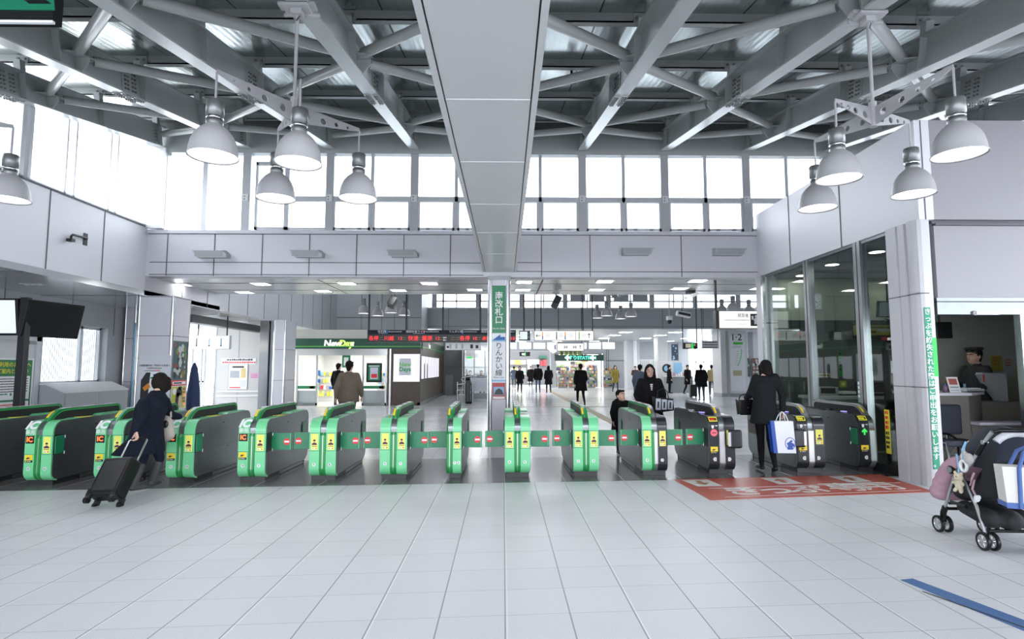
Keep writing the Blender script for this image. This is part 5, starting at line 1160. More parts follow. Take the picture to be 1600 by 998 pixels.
t = thing('rolling_suitcase', 'small dark suitcase standing beside the distant person in black at right', 'suitcase', (xat(1082, 29), 29, 0)); MB().box(-.18, .18, -.12, .12, .05, .65, M_dark).build('shell', t, bev=.03); MB().tube([(-.1, .05, .65), (-.1, .05, .95), (.1, .05, .95), (.1, .05, .65)], .012, M_chrome).build('handle', t); MB().cyl((-.16, 0, .04), (-.1, 0, .04), .04, M_black).cyl((.1, 0, .04), (.16, 0, .04), .04, M_black).build('wheels', t)

# ================================================================ OFFICE
Yo = 11.86
o = board('wall_clock', 'square pale wall clock high on the office back wall', 'clock', V(xat(1278, Yo), Yo, zat(470, Yo)), '-Y', .27, .34, .05, M_panel)
mb = MB()
for k in range(12): a = k*math.pi/6; mb.disc((.1*math.sin(a), .12*math.cos(a), .001), .012, M_ink, n=6)
mb.build('dial', o); MB().box(-.006, .006, 0, .09, .004, .008, M_ink, Matrix.Rotation(.55, 4, 'Z')).box(-.008, .008, 0, .06, .004, .008, M_ink, Matrix.Rotation(-2.0, 4, 'Z')).build('hands', o)
t = thing('hanging_monitor', 'flat monitor tilted down from the office ceiling', 'monitor', px(1389, 483, Y=9.6))
MB().box(-.19, .19, 0, .05, -.14, .14, M_dark, Matrix.Rotation(.15, 4, 'X')).build('case', t, bev=.005); MB().box(-.17, .17, -.004, 0, -.12, .12, mat('screen_grey', (.30, .34, .36), .3), Matrix.Rotation(.15, 4, 'X')).build('screen', t); MB().cyl((0, .03, .1), (0, .03, 3.39-px(1389, 483, Y=9.6).z), .015, M_dark).build('stem', t); MB().tube([(-.09, 0, -.16), (0, 0, -.19), (.09, 0, -.16)], .01, M_dark).build('bracket', t)
t = thing('hanging_monitor', 'black box monitor hung in the corner of the ticket window', 'monitor', px(1472, 515, Y=8.6)); MB().box(-.08, .16, 0, .12, -.13, .12, M_black).build('case', t, bev=.005); MB().cyl((0, .05, .12), (0, .05, 3.4-px(1472, 515, Y=8.6).z), .015, M_dark).build('stem', t)
o = board('yellow_board', 'yellow and black information board over the office counter', 'sign', V(xat(1376, 10.2), 10.2, zat(515, 10.2)), '-Y', .86, .18, .05, mat('board_olive', (.30, .27, .04), .5)); bars('print', o, [(-.38, .38, .035, .03, True), (-.38, -.05, -.05, .04, True)], M_ink); MB().plate(-.02, .2, -.02, .02, M_panel2, at(0, 0)).plate(.2, .4, -.08, -.03, mat('board_rust', (.35, .12, .03), .5), at(0, 0)).build('patch', o); MB().cyl((-.4, .09, -.02), (-.4, 1.3, -.02), .01, M_dark).cyl((.4, .09, -.02), (.4, 1.3, -.02), .01, M_dark).build('hanger', o)
o = board('green_vertical_sign', 'green vertical sign strip seen through the office glass', 'sign', V(xat(1318.5, 11.7), 11.8, zat(568, 11.7)), '-Y', .09, .5, .02, M_dgreen); bars('print', o, [(-.03, .03, .18-k*.08, .05, True) for k in range(5)], M_ink)
o = board('yellow_label', 'narrow yellow label on the partition seen through the office glass', 'label', V(xat(1287, 11.8), 11.82, zat(586, 11.8)), '-Y', .29, .07, .01, mat('label_yellow', (.45, .48, .05), .5)); bars('print', o, [(-.12, .12, -.02, .04, True)], M_ink)
o = board('lime_label', 'lime square sticker seen low through the office glass', 'label', V(xat(1317, 11.8), 11.82, zat(600, 11.8)), '-Y', .15, .14, .01, mat('label_lime', (.35, .45, .06), .5)); MB().disc((0, 0, .001), .04, M_pyel).build('print', o)
t = thing('office_desk', 'long pale desk with papers behind the office glass', 'desk', (xat(1385, 10.4), 10.4, 0)); MB().box(-1.3, .9, 0, .7, .93, .98, M_panel).build('table_top', t); MB().box(-1.25, .85, .05, .65, 0, .93, mat('desk_grey', (.22, .23, .21), .5)).build('body', t)
def small(name, label, cat, p, parts):
    t = thing(name, label, cat, p)
    for n_, a, m_ in parts: MB().box(*a, m_).build(n_, t, bev=.006)
    return t
small('ticket_printer', 'dark printer on the office desk behind the glass', 'printer', (xat(1375, 10.5), 10.6, .98), [('body', (-.22, .22, 0, .35, 0, .25), M_dark), ('tray', (-.16, .16, -.08, .0, .05, .07), M_panel2)])
small('paper_tray', 'stack of pale papers on the office desk behind the glass', 'papers', (xat(1338, 10.5), 10.75, .98), [('tray', (-.15, .15, 0, .25, 0, .03), M_dark), ('paper', (-.14, .14, .01, .24, .03, .08), M_paper)])
small('round_bell', 'low pale machine on the office desk behind the glass', 'machine', (xat(1283, 11), 10.8, .98), [('body', (-.2, .2, 0, .3, 0, .16), M_panel2), ('screen', (-.14, .14, -.01, 0, .04, .14), M_dark)])
o = board('glass_poster', 'pale notice sheet behind the office glass near the corner post', 'notice', V(xat(1394, 9.6), 9.6, zat(557, 9.6)), '-Y', .14, .28, .01, mat('sheet_grey', (.48, .47, .42), .6)); bars('print', o, [(-.05, .05, .08-k*.06, .02, True) for k in range(4)], M_ink)
o = board('office_door', 'dark door panel with a white paper behind the office glass', 'door', V(xat(1411, 9.0), 9.2, 1.0), '-Y', .34, 2.0, .04, M_black); MB().plate(-.06, .0, .42, .62, M_paper, at(0, 0)).build('paper', o); MB().plate(.03, .12, .10, .15, M_yel, at(0, 0)).build('label', o)
o = board('exit_code_label', 'yellow red vertical warning sticker on the office glass', 'label', V(XR+.04, px(1381.5, 655, X=XR).y, px(1381.5, 674, X=XR).z), '-X', .10, .62, .006, M_yel); bars('red_print', o, [(-.035, .035, .25-k*.07, .05, True) for k in range(4)], M_red, .001); bars('print', o, [(-.035, .035, -.04-k*.065, .045, True) for k in range(4)], M_ink, .001)
o = board('glass_text_strip', 'narrow vertical white text strip on the office glass above the last gate', 'label', V(XR+.04, px(1339, 610, X=XR).y, px(1339, 612, X=XR).z), '-X', .09, .33, .006, mat('strip_green', (.12, .30, .24), .5)); bars('print', o, [(-.03, .03, .11-k*.065, .05, True) for k in range(4)], M_paper, .001)
text('glass_lettering', 'eco action', .075, M_paper, face(V(XR+.03, px(1395, 528, X=XR).y, px(1395, 528, X=XR).z), '-X'), None, bold=.02, shear=.2); props(bpy.data.objects['glass_lettering'], 'white italic lettering across the office glass below the yellow board', 'lettering')
# banner on the corner post and green tape
o = board('post_banner', 'green and white vertical text banner on the white corner post', 'banner', px(1456.3, 605, Y=7.238), '-Y', .082, zat(476, 7.235)-zat(732, 7.235), .006, mat('banner_green', (.01, .27, .14), .5))
s = 'きっぷを紛失された際はご申出をお願いします。'; Hh = zat(476, 7.235)-zat(732, 7.235); st = Hh/(len(s)+.3)
mb = MB()
for k, ch in enumerate(s):
    y = Hh/2-st*(k+.65); text('character', ch, .088, M_white, at(0, y, -.001), o, bold=.012)
o = MB().box(XR+.065, XR+.12, YR-.012, YR-.001, zat(609-21, YR), zat(527, YR), mat('bright_green', (.02, .68, .09), .5)).build('green_tape'); props(o, 'plain bright green strip stuck beside the post banner', 'tape')
# counter with its things
t = thing('ticket_counter', 'grey-brown two-level service counter inside the ticket window', 'counter', (xat(1470, 8.3), 8.35, 0)); kx = xat(1470, 8.3)
mcount = mat('counter_brown', (.17, .16, .14), .5); KX = lambda u: xat(u, 8.35)-kx
MB().prism([(-.15, .0), (KX(1510), 0), (KX(1550)+.1, .35), (KX(1550)+.1, .7), (-.15, .7)], 0, zat(614, 8.35)-.04, mcount, 'Z').build('body', t)
MB().prism([(-.2, -.04), (KX(1510)+.02, -.04), (KX(1550)+.14, .33), (KX(1550)+.14, .74), (-.2, .74)], zat(614, 8.35)-.04, zat(614, 8.35), M_panel, 'Z').build('counter_top', t)
MB().box(KX(1512), 4, -.15, .12, .68, .72, M_panel).build('low_shelf', t); MB().box(KX(1512), 4, .0, .1, 0, .68, mcount).box(KX(1550), 4, .4, .5, 0, .98, mcount).build('low_front', t)
ctz = zat(614, 8.35)
t = thing('standing_notice', 'folded white standing notice with a red panel on the service counter', 'notice', (xat(1495, 8.4), 8.45, ctz))
Mr = Matrix.Rotation(math.radians(-15), 4, 'X')
MB().box(-.085, .085, 0, .006, 0, .24, M_paper, Mr).box(-.06, .06, -.003, 0, .12, .21, mat('notice_red', (.45, .12, .09), .5), Mr).box(-.065, .065, -.003, 0, .03, .035, M_blue, Mr).box(-.065, .065, -.003, 0, .07, .09, M_panel2, Mr).build('front_leaf', t)
MB().add([(.085, .065, .235), (-.085, .065, .235), (-.085, .16, 0), (.085, .16, 0), (.085, .06, .235), (-.085, .06, .235), (-.085, .154, 0), (.085, .154, 0)], [(0, 1, 2, 3), (4, 7, 6, 5), (0, 3, 7, 4), (1, 5, 6, 2), (0, 4, 5, 1), (3, 2, 6, 7)], mat('kraft', (.33, .17, .06), .6)).build('back_leaf', t)
t = thing('cash_tray', 'clear plastic tray with papers on the service counter', 'tray', (xat(1527, 8.5), 8.55, ctz)); MB().box(-.13, .13, 0, .2, 0, .015, M_panel2).box(-.13, .13, 0, .01, 0, .05, M_panel2).box(-.13, .13, .19, .2, 0, .05, M_panel2).build('tray', t); MB().box(-.1, .1, .03, .18, .015, .06, M_paper).build('paper', t)
t = thing('spray_bottle', 'small purple bottle on the service counter beside the post', 'bottle', (xat(1475, 8.4), 8.4, ctz)); MB().lathe([(0, 0), (.03, 0), (.03, .08), (.02, .11), (.0, .11)], mat('bottle_plum', (.20, .12, .19), .3)).build('bottle', t); MB().cyl((0, 0, .11), (0, 0, .13), .018, M_blue).build('cap', t)
t = thing('document_rack', 'pale slanted document holder at the back of the service counter', 'rack', (xat(1556, 9.0), 8.95, .98)); MB().prism([(-.28, .42), (-.26, .45), (.12, .43), (.12, 0), (.0, 0), (-.2, .28)], 0, .13, M_panel2, 'Y').build('body', t); MB().box(-.262, -.247, -.012, 0, .30, .42, M_red).build('red_edge', t)
MB().box(-.4, .6, -.03, .13, -.98, 0, mcount).build('plinth', t)
for lab, u, v, m_, w, h in (('olive yellow notice on the back wall behind the officer', 1559, 567, MATS['board_olive'], .17, .26), ('grey calendar with a rust heading behind the officer', 1577, 570, M_panel2, .14, .34)):
    board('wall_notice', lab, 'notice', V(xat(u, 9.9), 9.915, zat(v, 9.9)), '-Y', w*1.15, h, .01, m_); 
    bars('print', bpy.data.objects[[n_.name for n_ in bpy.data.objects if n_.name.startswith('wall_notice')][-1]], [(-.06, .06, .08-k*.05, .03, True) for k in range(3)], MATS['board_rust'])
struct(MB().box(xat(1465, 9.92), 10, 9.92, 10.0, 0, 3.4, mat('office_mid', (.34, .36, .32), .6)), 'wall_officer', 'office partition behind the officer')
# folded wheelchair behind the glass corner
t = thing('wheelchair', 'folded dark wheelchair standing inside the office behind the corner post', 'wheelchair', (6.05, 7.95, 0))
for x in (-.14, .14):
    mb = MB().tube([(x, .29*math.cos(a*math.pi/12), .30+.29*math.sin(a*math.pi/12)) for a in range(25)], .016, M_black, n=8)
    for k in range(8): mb.cyl((x, 0, .3), (x, .28*math.cos(k*math.pi/4), .3+.28*math.sin(k*math.pi/4)), .004, M_chrome, n=6)
    mb.build('wheel', t); MB().tube([(x, -.4, .12), (x, -.35, .5), (x, .1, .52), (x, .14, .9), (x, .3, .92)], .014, M_chrome).build('side_frame', t); MB().cyl((x, -.42, .08), (x+.03, -.42, .08), .08, M_black).build('caster', t)
mnavy = mat('navy_seat', (.015, .02, .035), .7)
MB().box(-.13, .13, -.3, .1, .45, .53, mnavy).build('seat', t, bev=.02); MB().box(-.13, .13, .08, .15, .53, .95, mnavy).build('backrest', t, bev=.02)
# brochure rack in the counter leg space
t = thing('office_chair', 'dark blue padded office chair beside the service counter', 'chair', (xat(1483, 8.1), 8.0, 0)); MB().box(-.2, .2, -.15, .2, .42, .50, mnavy).build('seat', t, bev=.03); MB().box(-.19, .19, .15, .22, .55, .98, mnavy).build('backrest', t, bev=.04); MB().cyl((0, 0, .05), (0, 0, .42), .03, M_dark).cyl((0, .18, .45), (0, .18, .6), .02, M_dark).build('stem', t); mb = MB()
for k in range(5): mb.cyl((0, 0, .09), (.2*math.cos(k*1.257), .2*math.sin(k*1.257), .05), .02, M_dark).ell((.2*math.cos(k*1.257), .2*math.sin(k*1.257), .03), (.03, .03, .03), M_dark, n=8)
mb.build('base', t)
# ================================================================ PEOPLE
def cap_mesh(vs, fs, p, q, r1, r2, n=12):
    p, q = Vector(p), Vector(q); d = q-p
    if d.length < 1e-5: d = V(0, 0, 1e-4)
    dn = d.normalized(); a = dn.orthogonal().normalized(); b = dn.cross(a); b0 = len(vs); rings = []
    for t in (-80, -45, 0): rings.append((p+dn*r1*math.sin(math.radians(t)), r1*math.cos(math.radians(t))))
    for t in (0, 45, 80): rings.append((q+dn*r2*math.sin(math.radians(t)), r2*math.cos(math.radians(t))))
    for c, r in rings:
        for k in range(n): vs.append(c+(a*math.cos(2*math.pi*k/n)+b*math.sin(2*math.pi*k/n))*r)
    for i in range(5):
        for k in range(n): fs.append((b0+i*n+k, b0+i*n+(k+1) % n, b0+(i+1)*n+(k+1) % n, b0+(i+1)*n+k))
    fs.append(tuple(b0+k for k in range(n))[::-1]); fs.append(tuple(b0+5*n+k for k in range(n)))
def loft_mesh(vs, fs, rings, n=20):
    b0 = len(vs)
    for c, rx, ry, az in rings:
        c = Vector(c); ca, sa = math.cos(az), math.sin(az)
        for k in range(n):
            x, y = rx*math.cos(2*math.pi*k/n), ry*math.sin(2*math.pi*k/n); vs.append(c+V(x*ca-y*sa, x*sa+y*ca, 0))
    m = len(rings)
    for i in range(m-1):
        for k in range(n): fs.append((b0+i*n+k, b0+i*n+(k+1) % n, b0+(i+1)*n+(k+1) % n, b0+(i+1)*n+k))
    fs.append(tuple(b0+k for k in range(n))[::-1]); fs.append(tuple(b0+(m-1)*n+k for k in range(n)))
def fuse(name, prims, voxel, parent, mats, smooth=4):
    """one continuous surface from capsules, ellipsoids and lofts; faces take the material of the nearest piece"""
    vs, fs = [], []
    for p in prims:
        if p[0] == 'c': cap_mesh(vs, fs, p[1], p[2], p[3], p[4])
        elif p[0] == 'l': loft_mesh(vs, fs, p[1])
        else:
            c, r, R = Vector(p[1]), p[2], p[4] if len(p) > 4 else None
            mb = MB(); mb.ell(c, r, M_skin, 16, R=R); b0 = len(vs); vs += mb.v; fs += [tuple(b0+i for i in f) for f in mb.f]
    me = bpy.data.meshes.new('tmp'); me.from_pydata([tuple(v) for v in vs], [], fs); me.update()
    o = bpy.data.objects.new('tmp', me); C.link(o)
    r = o.modifiers.new('r', 'REMESH'); r.mode = 'VOXEL'; r.voxel_size = voxel; r.use_smooth_shade = True
    s = o.modifiers.new('s', 'SMOOTH'); s.iterations = smooth; s.factor = .5
    dg = bpy.context.evaluated_depsgraph_get(); dg.update()
    out = bpy.data.meshes.new_from_object(o.evaluated_get(dg)); out.name = name
    bpy.data.objects.remove(o); bpy.data.meshes.remove(me)
    out.materials.clear()
    for m in mats: out.materials.append(m)
    n = len(out.polygons)
    out.polygons.foreach_set('use_smooth', [True]*n)
    if len(mats) > 1:
        co = np.empty(n*3); out.polygons.foreach_get('center', co); co = co.reshape(-1, 3)
        best = np.full(n, 1e9); idx = np.zeros(n, int)
        for p in prims:
            if p[0] == 'c':
                a, b = np.array(p[1]), np.array(p[2]); ab = b-a; t = np.clip(((co-a)@ab)/max(ab@ab, 1e-9), 0, 1)
                d = np.linalg.norm(co-(a+t[:, None]*ab), axis=1)-(p[3]+(p[4]-p[3])*t); k = p[5]
            elif p[0] == 'e':
                q = co-np.array(p[1])
                if len(p) > 4 and p[4]: q = q @ np.array(p[4])
                rr = np.array(p[2]); d = (np.linalg.norm(q/rr, axis=1)-1)*min(p[2]); k = p[3]
            else: continue
            s_ = d < best; best[s_] = d[s_]; idx[s_] = k
        out.polygons.foreach_set('material_index', idx.astype(np.int32))
    ob = bpy.data.objects.new(name, out); C.link(ob)
    if parent: ob.parent = parent
    return ob
def hand(P, w, d, n, side, curl=.5, k=0, sc_=1.0):
    """palm, four unequal fingers and a thumb; d along the palm, n out of the palm, side +1/-1 puts the thumb"""
    d = Vector(d).normalized(); n = Vector(n); n = (n-d*n.dot(d)).normalized(); s = d.cross(n)*side; w = Vector(w); u = sc_
    for q in (-.026, -.009, .009, .026): P.append(('c', w+s*q*.6*u, w+(d*.082+s*q)*u, .016*u, .0125*u, k))
    for q, l in ((-.030, .058), (-.0105, .072), (.010, .078), (.030, .068)):
        b = w+(d*.085+s*q)*u; a1 = curl*.9; a2 = curl*2.0; a3 = curl*2.7
        e1 = b+(d*math.cos(a1)+n*math.sin(a1))*l*.45*u; e2 = e1+(d*math.cos(a2)+n*math.sin(a2))*l*.32*u; e3 = e2+(d*math.cos(a3)+n*math.sin(a3))*l*.25*u
        P.append(('c', b, e1, .0095*u, .0088*u, k)); P.append(('c', e1, e2, .0088*u, .008*u, k)); P.append(('c', e2, e3, .008*u, .0068*u, k))
    b = w+(d*.025+s*.026)*u; e1 = b+(d*.6+s*.55+n*.35).normalized()*.038*u; e2 = e1+(d*.75+s*.1+n*.55).normalized()*.03*u
    P.append(('c', b, e1, .0125*u, .0105*u, k)); P.append(('c', e1, e2, .0105*u, .008*u, k))
STAND = dict(hipL=(.09, 0, .90), hipR=(-.09, 0, .90), knL=(.10, -.015, .49), knR=(-.10, -.015, .49), anL=(.10, .02, .085), anR=(-.10, .02, .085),
             shL=(.172, .01, 1.385), shR=(-.172, .01, 1.385), elL=(.245, .03, 1.13), elR=(-.245, .03, 1.13), wrL=(.25, -.05, .89), wrR=(-.25, -.05, .89),
             pel=(0, 0, .95), wai=(0, 0, 1.10), che=(0, 0, 1.28), nek=(0, 0, 1.44), hed=(0, -.015, 1.585))
WALK = dict(knL=(.09, -.17, .52), anL=(.09, -.20, .10), knR=(-.09, .06, .48), anR=(-.09, .30, .13), elL=(.245, .09, 1.14), wrL=(.26, .08, .90), elR=(-.245, -.04, 1.13), wrR=(-.24, -.17, .92))
def person(label, loc, face_deg, H=1.68, pose=None, top=None, legs=None, shoes=None, coat=None, hem=.55, hair='short', hairm=None, vox=.013, fat=1.0, toes=None, head_yaw=0, head_pitch=0, hood=False, hands=None, hemx=1.0, child=1.0, world_pose=None, scarf=None, coat_vox=None, boots=None, hipo=0):
    """face_deg: heading, 0 looks at -Y (towards the camera), counter-clockwise from above"""
    t = thing('person', label, 'person', loc, math.radians(face_deg))
    J = {k: Vector(v) for k, v in STAND.items()}; S = H/1.72
    for k, v in (pose or {}).items(): J[k] = Vector(v)
    for k in J: J[k] = J[k]*S
    if world_pose:
        Ri = Matrix.Rotation(-math.radians(face_deg), 3, 'Z')
        for k, v in world_pose.items(): J[k] = Ri @ (Vector(v)-Vector(loc))
    legs = legs or M_dark; shoes = shoes or M_black; top = top or M_dark
    mats = [M_skin, top, legs, shoes]
    P = []
    f = fat*S; hs = S*child*1.07
    P += [('e', J['che'], (.155*f, .105*f, .19*S), 1), ('e', J['wai'], (.135*f, .10*f, .16*S), 1), ('e', J['pel'], (.155*f, .115*f, .14*S), 2)]
    P += [('c', J['che'], J['wai'], .11*f, .105*f, 1), ('c', J['wai'], J['pel'], .105*f, .12*f, 1), ('c', J['che']+V(0, 0, .05*S), J['nek'], .09*f, .05*S, 1)]
    Rh = Matrix.Rotation(math.radians(head_yaw), 3, 'Z') @ Matrix.Rotation(math.radians(head_pitch), 3, 'X')
    hd = J['hed']; hp = lambda x, y, z: hd+Rh @ (V(x, y, z)*hs)
    P += [('c', J['nek'], hd+Rh @ V(0, .015, -.06)*hs, .054*S, .05*hs, 0)]
    P += [('e', hp(0, .012, .022), (.074*hs, .093*hs, .098*hs), 0, Rh), ('e', hp(0, -.020, -.045), (.056*hs, .064*hs, .068*hs), 0, Rh), ('c', hp(0, -.052, -.096), hp(0, -.045, -.085), .022*hs, .024*hs, 0)]
    P += [('c', hp(0, -.083, .012), hp(0, -.101, -.026), .009*hs, .0145*hs, 0), ('c', hp(-.013, -.092, -.030), hp(.013, -.092, -.030), .009*hs, .009*hs, 0), ('c', hp(-.020, -.083, -.061), hp(.020, -.083, -.061), .0085*hs, .0085*hs, 0)]
    for sx in (-1, 1): P += [('c', hp(sx*.026, -.078, .030), hp(sx*.045, -.066, .028), .010*hs, .010*hs, 0), ('e', hp(sx*.076, .012, -.01), (.011*hs, .020*hs, .031*hs), 0, Rh)]
    for s_ in 'LR':
        h, k, a = J['hip'+s_], J['kn'+s_], J['an'+s_]; sx = 1 if s_ == 'L' else -1
        P += [('c', h, k, .085*f, .056*S, 2), ('c', k, k.lerp(a, .35), .055*S, .054*S, 2), ('c', k.lerp(a, .35), a, .054*S, .036*S, 2 if not boots else 3)]
        fd = Vector((toes or {}).get(s_, (sx*.015, -.17, -.055)))*S
        P += [('c', a+V(0, .03, -.04)*S, a+fd*.55+V(0, 0, -.012)*S, .037*S, .041*S, 3), ('c', a+fd*.55+V(0, 0, -.012)*S, a+fd, .041*S, .029*S, 3)]
        if boots: P += [('c', k.lerp(a, .2), a, .062*S, .052*S, 3)]
        sh, el, wr = J['sh'+s_], J['el'+s_], J['wr'+s_]
        P += [('c', J['che']+V(0, 0, .09*S), sh, .065*f, .058*f, 1), ('c', sh, el, .055*f, .043*S, 1), ('c', el, wr, .042*S, .028*S, 1), ('c', el.lerp(wr, .9), wr, .029*S, .027*S, 0)]
        hd_ = (hands or {}).get(s_) or {}
        d = Vector(hd_.get('d', (wr-el).normalized()+V(0, 0, -.25))); n = Vector(hd_.get('n', (-sx, -.15, 0)))
        hand(P, wr+d.normalized()*.012*S, d, n, hd_.get('side', 1 if s_ == 'L' else -1), hd_.get('curl', .45), 0, S*.98*(child**.3))
    fuse('body', P, vox*(S if S < 1 else 1), t, mats, 3)
    if coat:
        cv = coat_vox or max(vox, .012); Cc = []
        ck, nk, wa, pe = J['che'], J['nek'], J['wai'], J['pel']
        hz = hem*S; bot = pe+(pe-wa).normalized()*max(.05, (pe.z-hz)); bot.z = hz
        if hipo: bot = bot+Vector(hipo) if not isinstance(hipo, (int, float)) else bot
        sa = (J['shL']-J['shR']); az = math.atan2(sa.y, sa.x)
        rings = [(nk+V(0, .01, .03)*S, .072*S, .07*S, az), (nk+V(0, .01, -.02)*S, .10*f, .085*f, az), (ck.lerp(nk, .55)+V(0, .01, 0), .165*f, .11*f, az), (ck+V(0, .0, 0), .185*f, .135*f, az), (wa, .172*f, .132*f, az), (pe, .192*f, .152*f, az)]
        for q in (.5, 1.0):
            if bot.z < pe.z-.03: rings.append((pe.lerp(bot, q), (.192+(.03*hemx)*q)*f*1.02, (.152+(.035*hemx)*q)*f*1.02, az))
        Cc.append(('l', rings[::-1]))
        for s_ in 'LR':
            sh, el, wr = J['sh'+s_], J['el'+s_], J['wr'+s_]
            Cc += [('c', ck.lerp(nk, .45), sh, .085*f, .064*f, 0), ('c', sh, el, .064*f, .056*f, 0), ('c', el, el.lerp(wr, .93), .060*f, .046*S, 0)]
        fuse('coat', Cc, cv, t, [coat], 4)
        if scarf: fuse('scarf', [('c', nk+V(.06*math.cos(a), .05*math.sin(a)+.0, .005)*S, nk+V(.06*math.cos(a+.8), .05*math.sin(a+.8), .005)*S, .035*S, .035*S, 0) for a in [i*.7854 for i in range(8)]], cv, t, [scarf], 2)
        if hood: fuse('hood', [('c', nk+V(-.09, .11, .0)*S, nk+V(.09, .11, .0)*S, .06*S, .06*S, 0), ('c', nk+V(-.09, .06, .02)*S, nk+V(-.05, .12, -.08)*S, .05*S, .05*S, 0), ('c', nk+V(.09, .06, .02)*S, nk+V(.05, .12, -.08)*S, .05*S, .05*S, 0)], cv, t, [coat], 4)
    hm = hairm or M_hair; Hh = [('e', hp(0, .026, .040), (.083*hs, .094*hs, .094*hs), 0, Rh)]
    if hair == 'cover': Hh += [('e', hp(0, .025, .01), (.090*hs, .098*hs, .115*hs), 0, Rh), ('e', hp(-.055, -.02, -.03), (.042*hs, .07*hs, .105*hs), 0, Rh), ('e', hp(.055, -.02, -.03), (.042*hs, .07*hs, .105*hs), 0, Rh), ('c', hp(-.06, -.03, .05), hp(-.07, -.07, -.05), .04*hs, .03*hs, 0)]
    if hair in ('bob', 'long'):
        Hh += [('e', hp(0, .045, -.03), (.082*hs, .075*hs, .11*hs), 0, Rh)] + [('c', hp(sx*.072, -.0, .03), hp(sx*.074, .005, -.085), .026*hs, .030*hs, 0) for sx in (-1, 1)] + [('c', hp(sx*.025, -.055, .088), hp(sx*.070, -.030, .045), .020*hs, .020*hs, 0) for sx in (-1, 1)]
    if hair == 'long': Hh += [('c', hp(sx*.075, .01, -.07), hp(sx*.085, .01, -.19), .034*hs, .03*hs, 0) for sx in (-1, 1)]+[('c', hp(0, .08, -.05), hp(0, .085, -.22), .06*hs, .05*hs, 0)]
    if hair == 'short': Hh += [('c', hp(0, .06, -.03), hp(0, .065, -.055), .055*hs, .045*hs, 0), ('c', hp(-.045, -.058, .082), hp(.045, -.058, .082), .024*hs, .024*hs, 0)]+[('c', hp(sx*.07, -.005, .03), hp(sx*.07, .0, .0), .014*hs, .012*hs, 0) for sx in (-1, 1)]
    if hair == 'bun': Hh += [('e', hp(0, .10, .05), (.05*hs, .05*hs, .05*hs), 0), ('c', hp(0, .06, -.03), hp(0, .065, -.055), .055*hs, .045*hs, 0), ('c', hp(-.045, -.058, .082), hp(.045, -.058, .082), .024*hs, .024*hs, 0)]
    fuse('hair', Hh, max(vox*.7, .008), t, [hm], 7 if hair == 'cover' else 3)
    mb = MB()
    for sx in (-1, 1):
        c = hp(sx*.034, -.078, .006); mb.ell(c, (.013*hs, .006*hs, .005*hs), M_white, 10, R=Rh); mb.ell(hp(sx*.034, -.083, .006), (.0055*hs, .003*hs, .0052*hs), M_ink, 8, R=Rh); mb.cyl(hp(sx*.022, -.086, .027), hp(sx*.048, -.078, .028), .0035*hs, M_hair, n=6)
    mb.build('eyes', t)
    MB().ell(hp(0, -.089, -.060), (.024*hs, .007*hs, .0065*hs), mat('lip', (.42, .16, .14), .5), 10, R=Rh).build('mouth', t)
    return t
navy = mat('coat_navy', (.005, .008, .017), .85, spec=.2, var=.2, scale=30); black = mat('coat_black', (.005, .005, .006), .85, spec=.2, var=.2, scale=30); char = mat('coat_charcoal', (.008, .010, .012), .85, spec=.2, var=.2, scale=30)
brown = mat('coat_brown', (.115, .090, .062), .7, var=.12, scale=20); tan = mat('coat_tan', (.33, .26, .13), .7); mustard = mat('coat_mustard', (.22, .17, .02), .7); jeans = mat('jeans', (.055, .085, .14), .8, var=.2, scale=40); grey_boot = mat('boot_grey', (.045, .045, .05), .6); bluegrey = mat('jacket_blue', (.05, .07, .11), .7); redbrown = mat('coat_redbrown', (.06, .02, .02), .7)

# woman with the suitcase: leaning into the gate, seen from behind
YW = 7.15
w = lambda u, v, y: px(u, v, Y=y)
fl = px(240, 758, Z=.05); fr = px(214, 765, Z=.05)
hp_ = w(236, 690, YW+.05)
person('woman in a long navy coat seen from behind, pulling a black suitcase', (w(240, 700, YW).x, YW, 0), 165, 1.56, top=navy, legs=navy, shoes=grey_boot, coat=navy, hem=.50, hair='cover', hairm=M_bhair, vox=.0075, coat_vox=.012, boots=True, hemx=3.0, head_yaw=-8, head_pitch=14, fat=1.12, hipo=(.10, 0, 0), child=1.03,
       world_pose=dict(hipR=w(242, 686, YW+.05), hipL=w(228, 686, YW), knR=w(250, 716, YW+.12), knL=w(222, 722, YW-.02), anR=V(fl.x, YW+.12, .12), anL=V(fr.x-.02, YW-.16, .12),
                       pel=w(229, 682, YW+.06), wai=w(231, 660, YW+.06), che=w(237, 635, YW+.12), nek=w(246, 613, YW+.20), hed=w(252, 598, YW+.26),
                       shL=w(226, 630, YW+.02), shR=w(257, 626, YW+.20), elR=w(266, 648, YW+.38), wrR=w(281, 651, YW+.48), elL=w(221, 654, YW-.16), wrL=w(212, 673, YW-.26)),
       hands=dict(R=dict(d=(.5, .6, -.25), n=(0, .1, -1), curl=.25), L=dict(d=(-.2, -.1, -1), n=(.3, 1, -.2), curl=.85)), toes=dict(L=(-.04, -.17, -.06), R=(.05, -.17, -.06)))
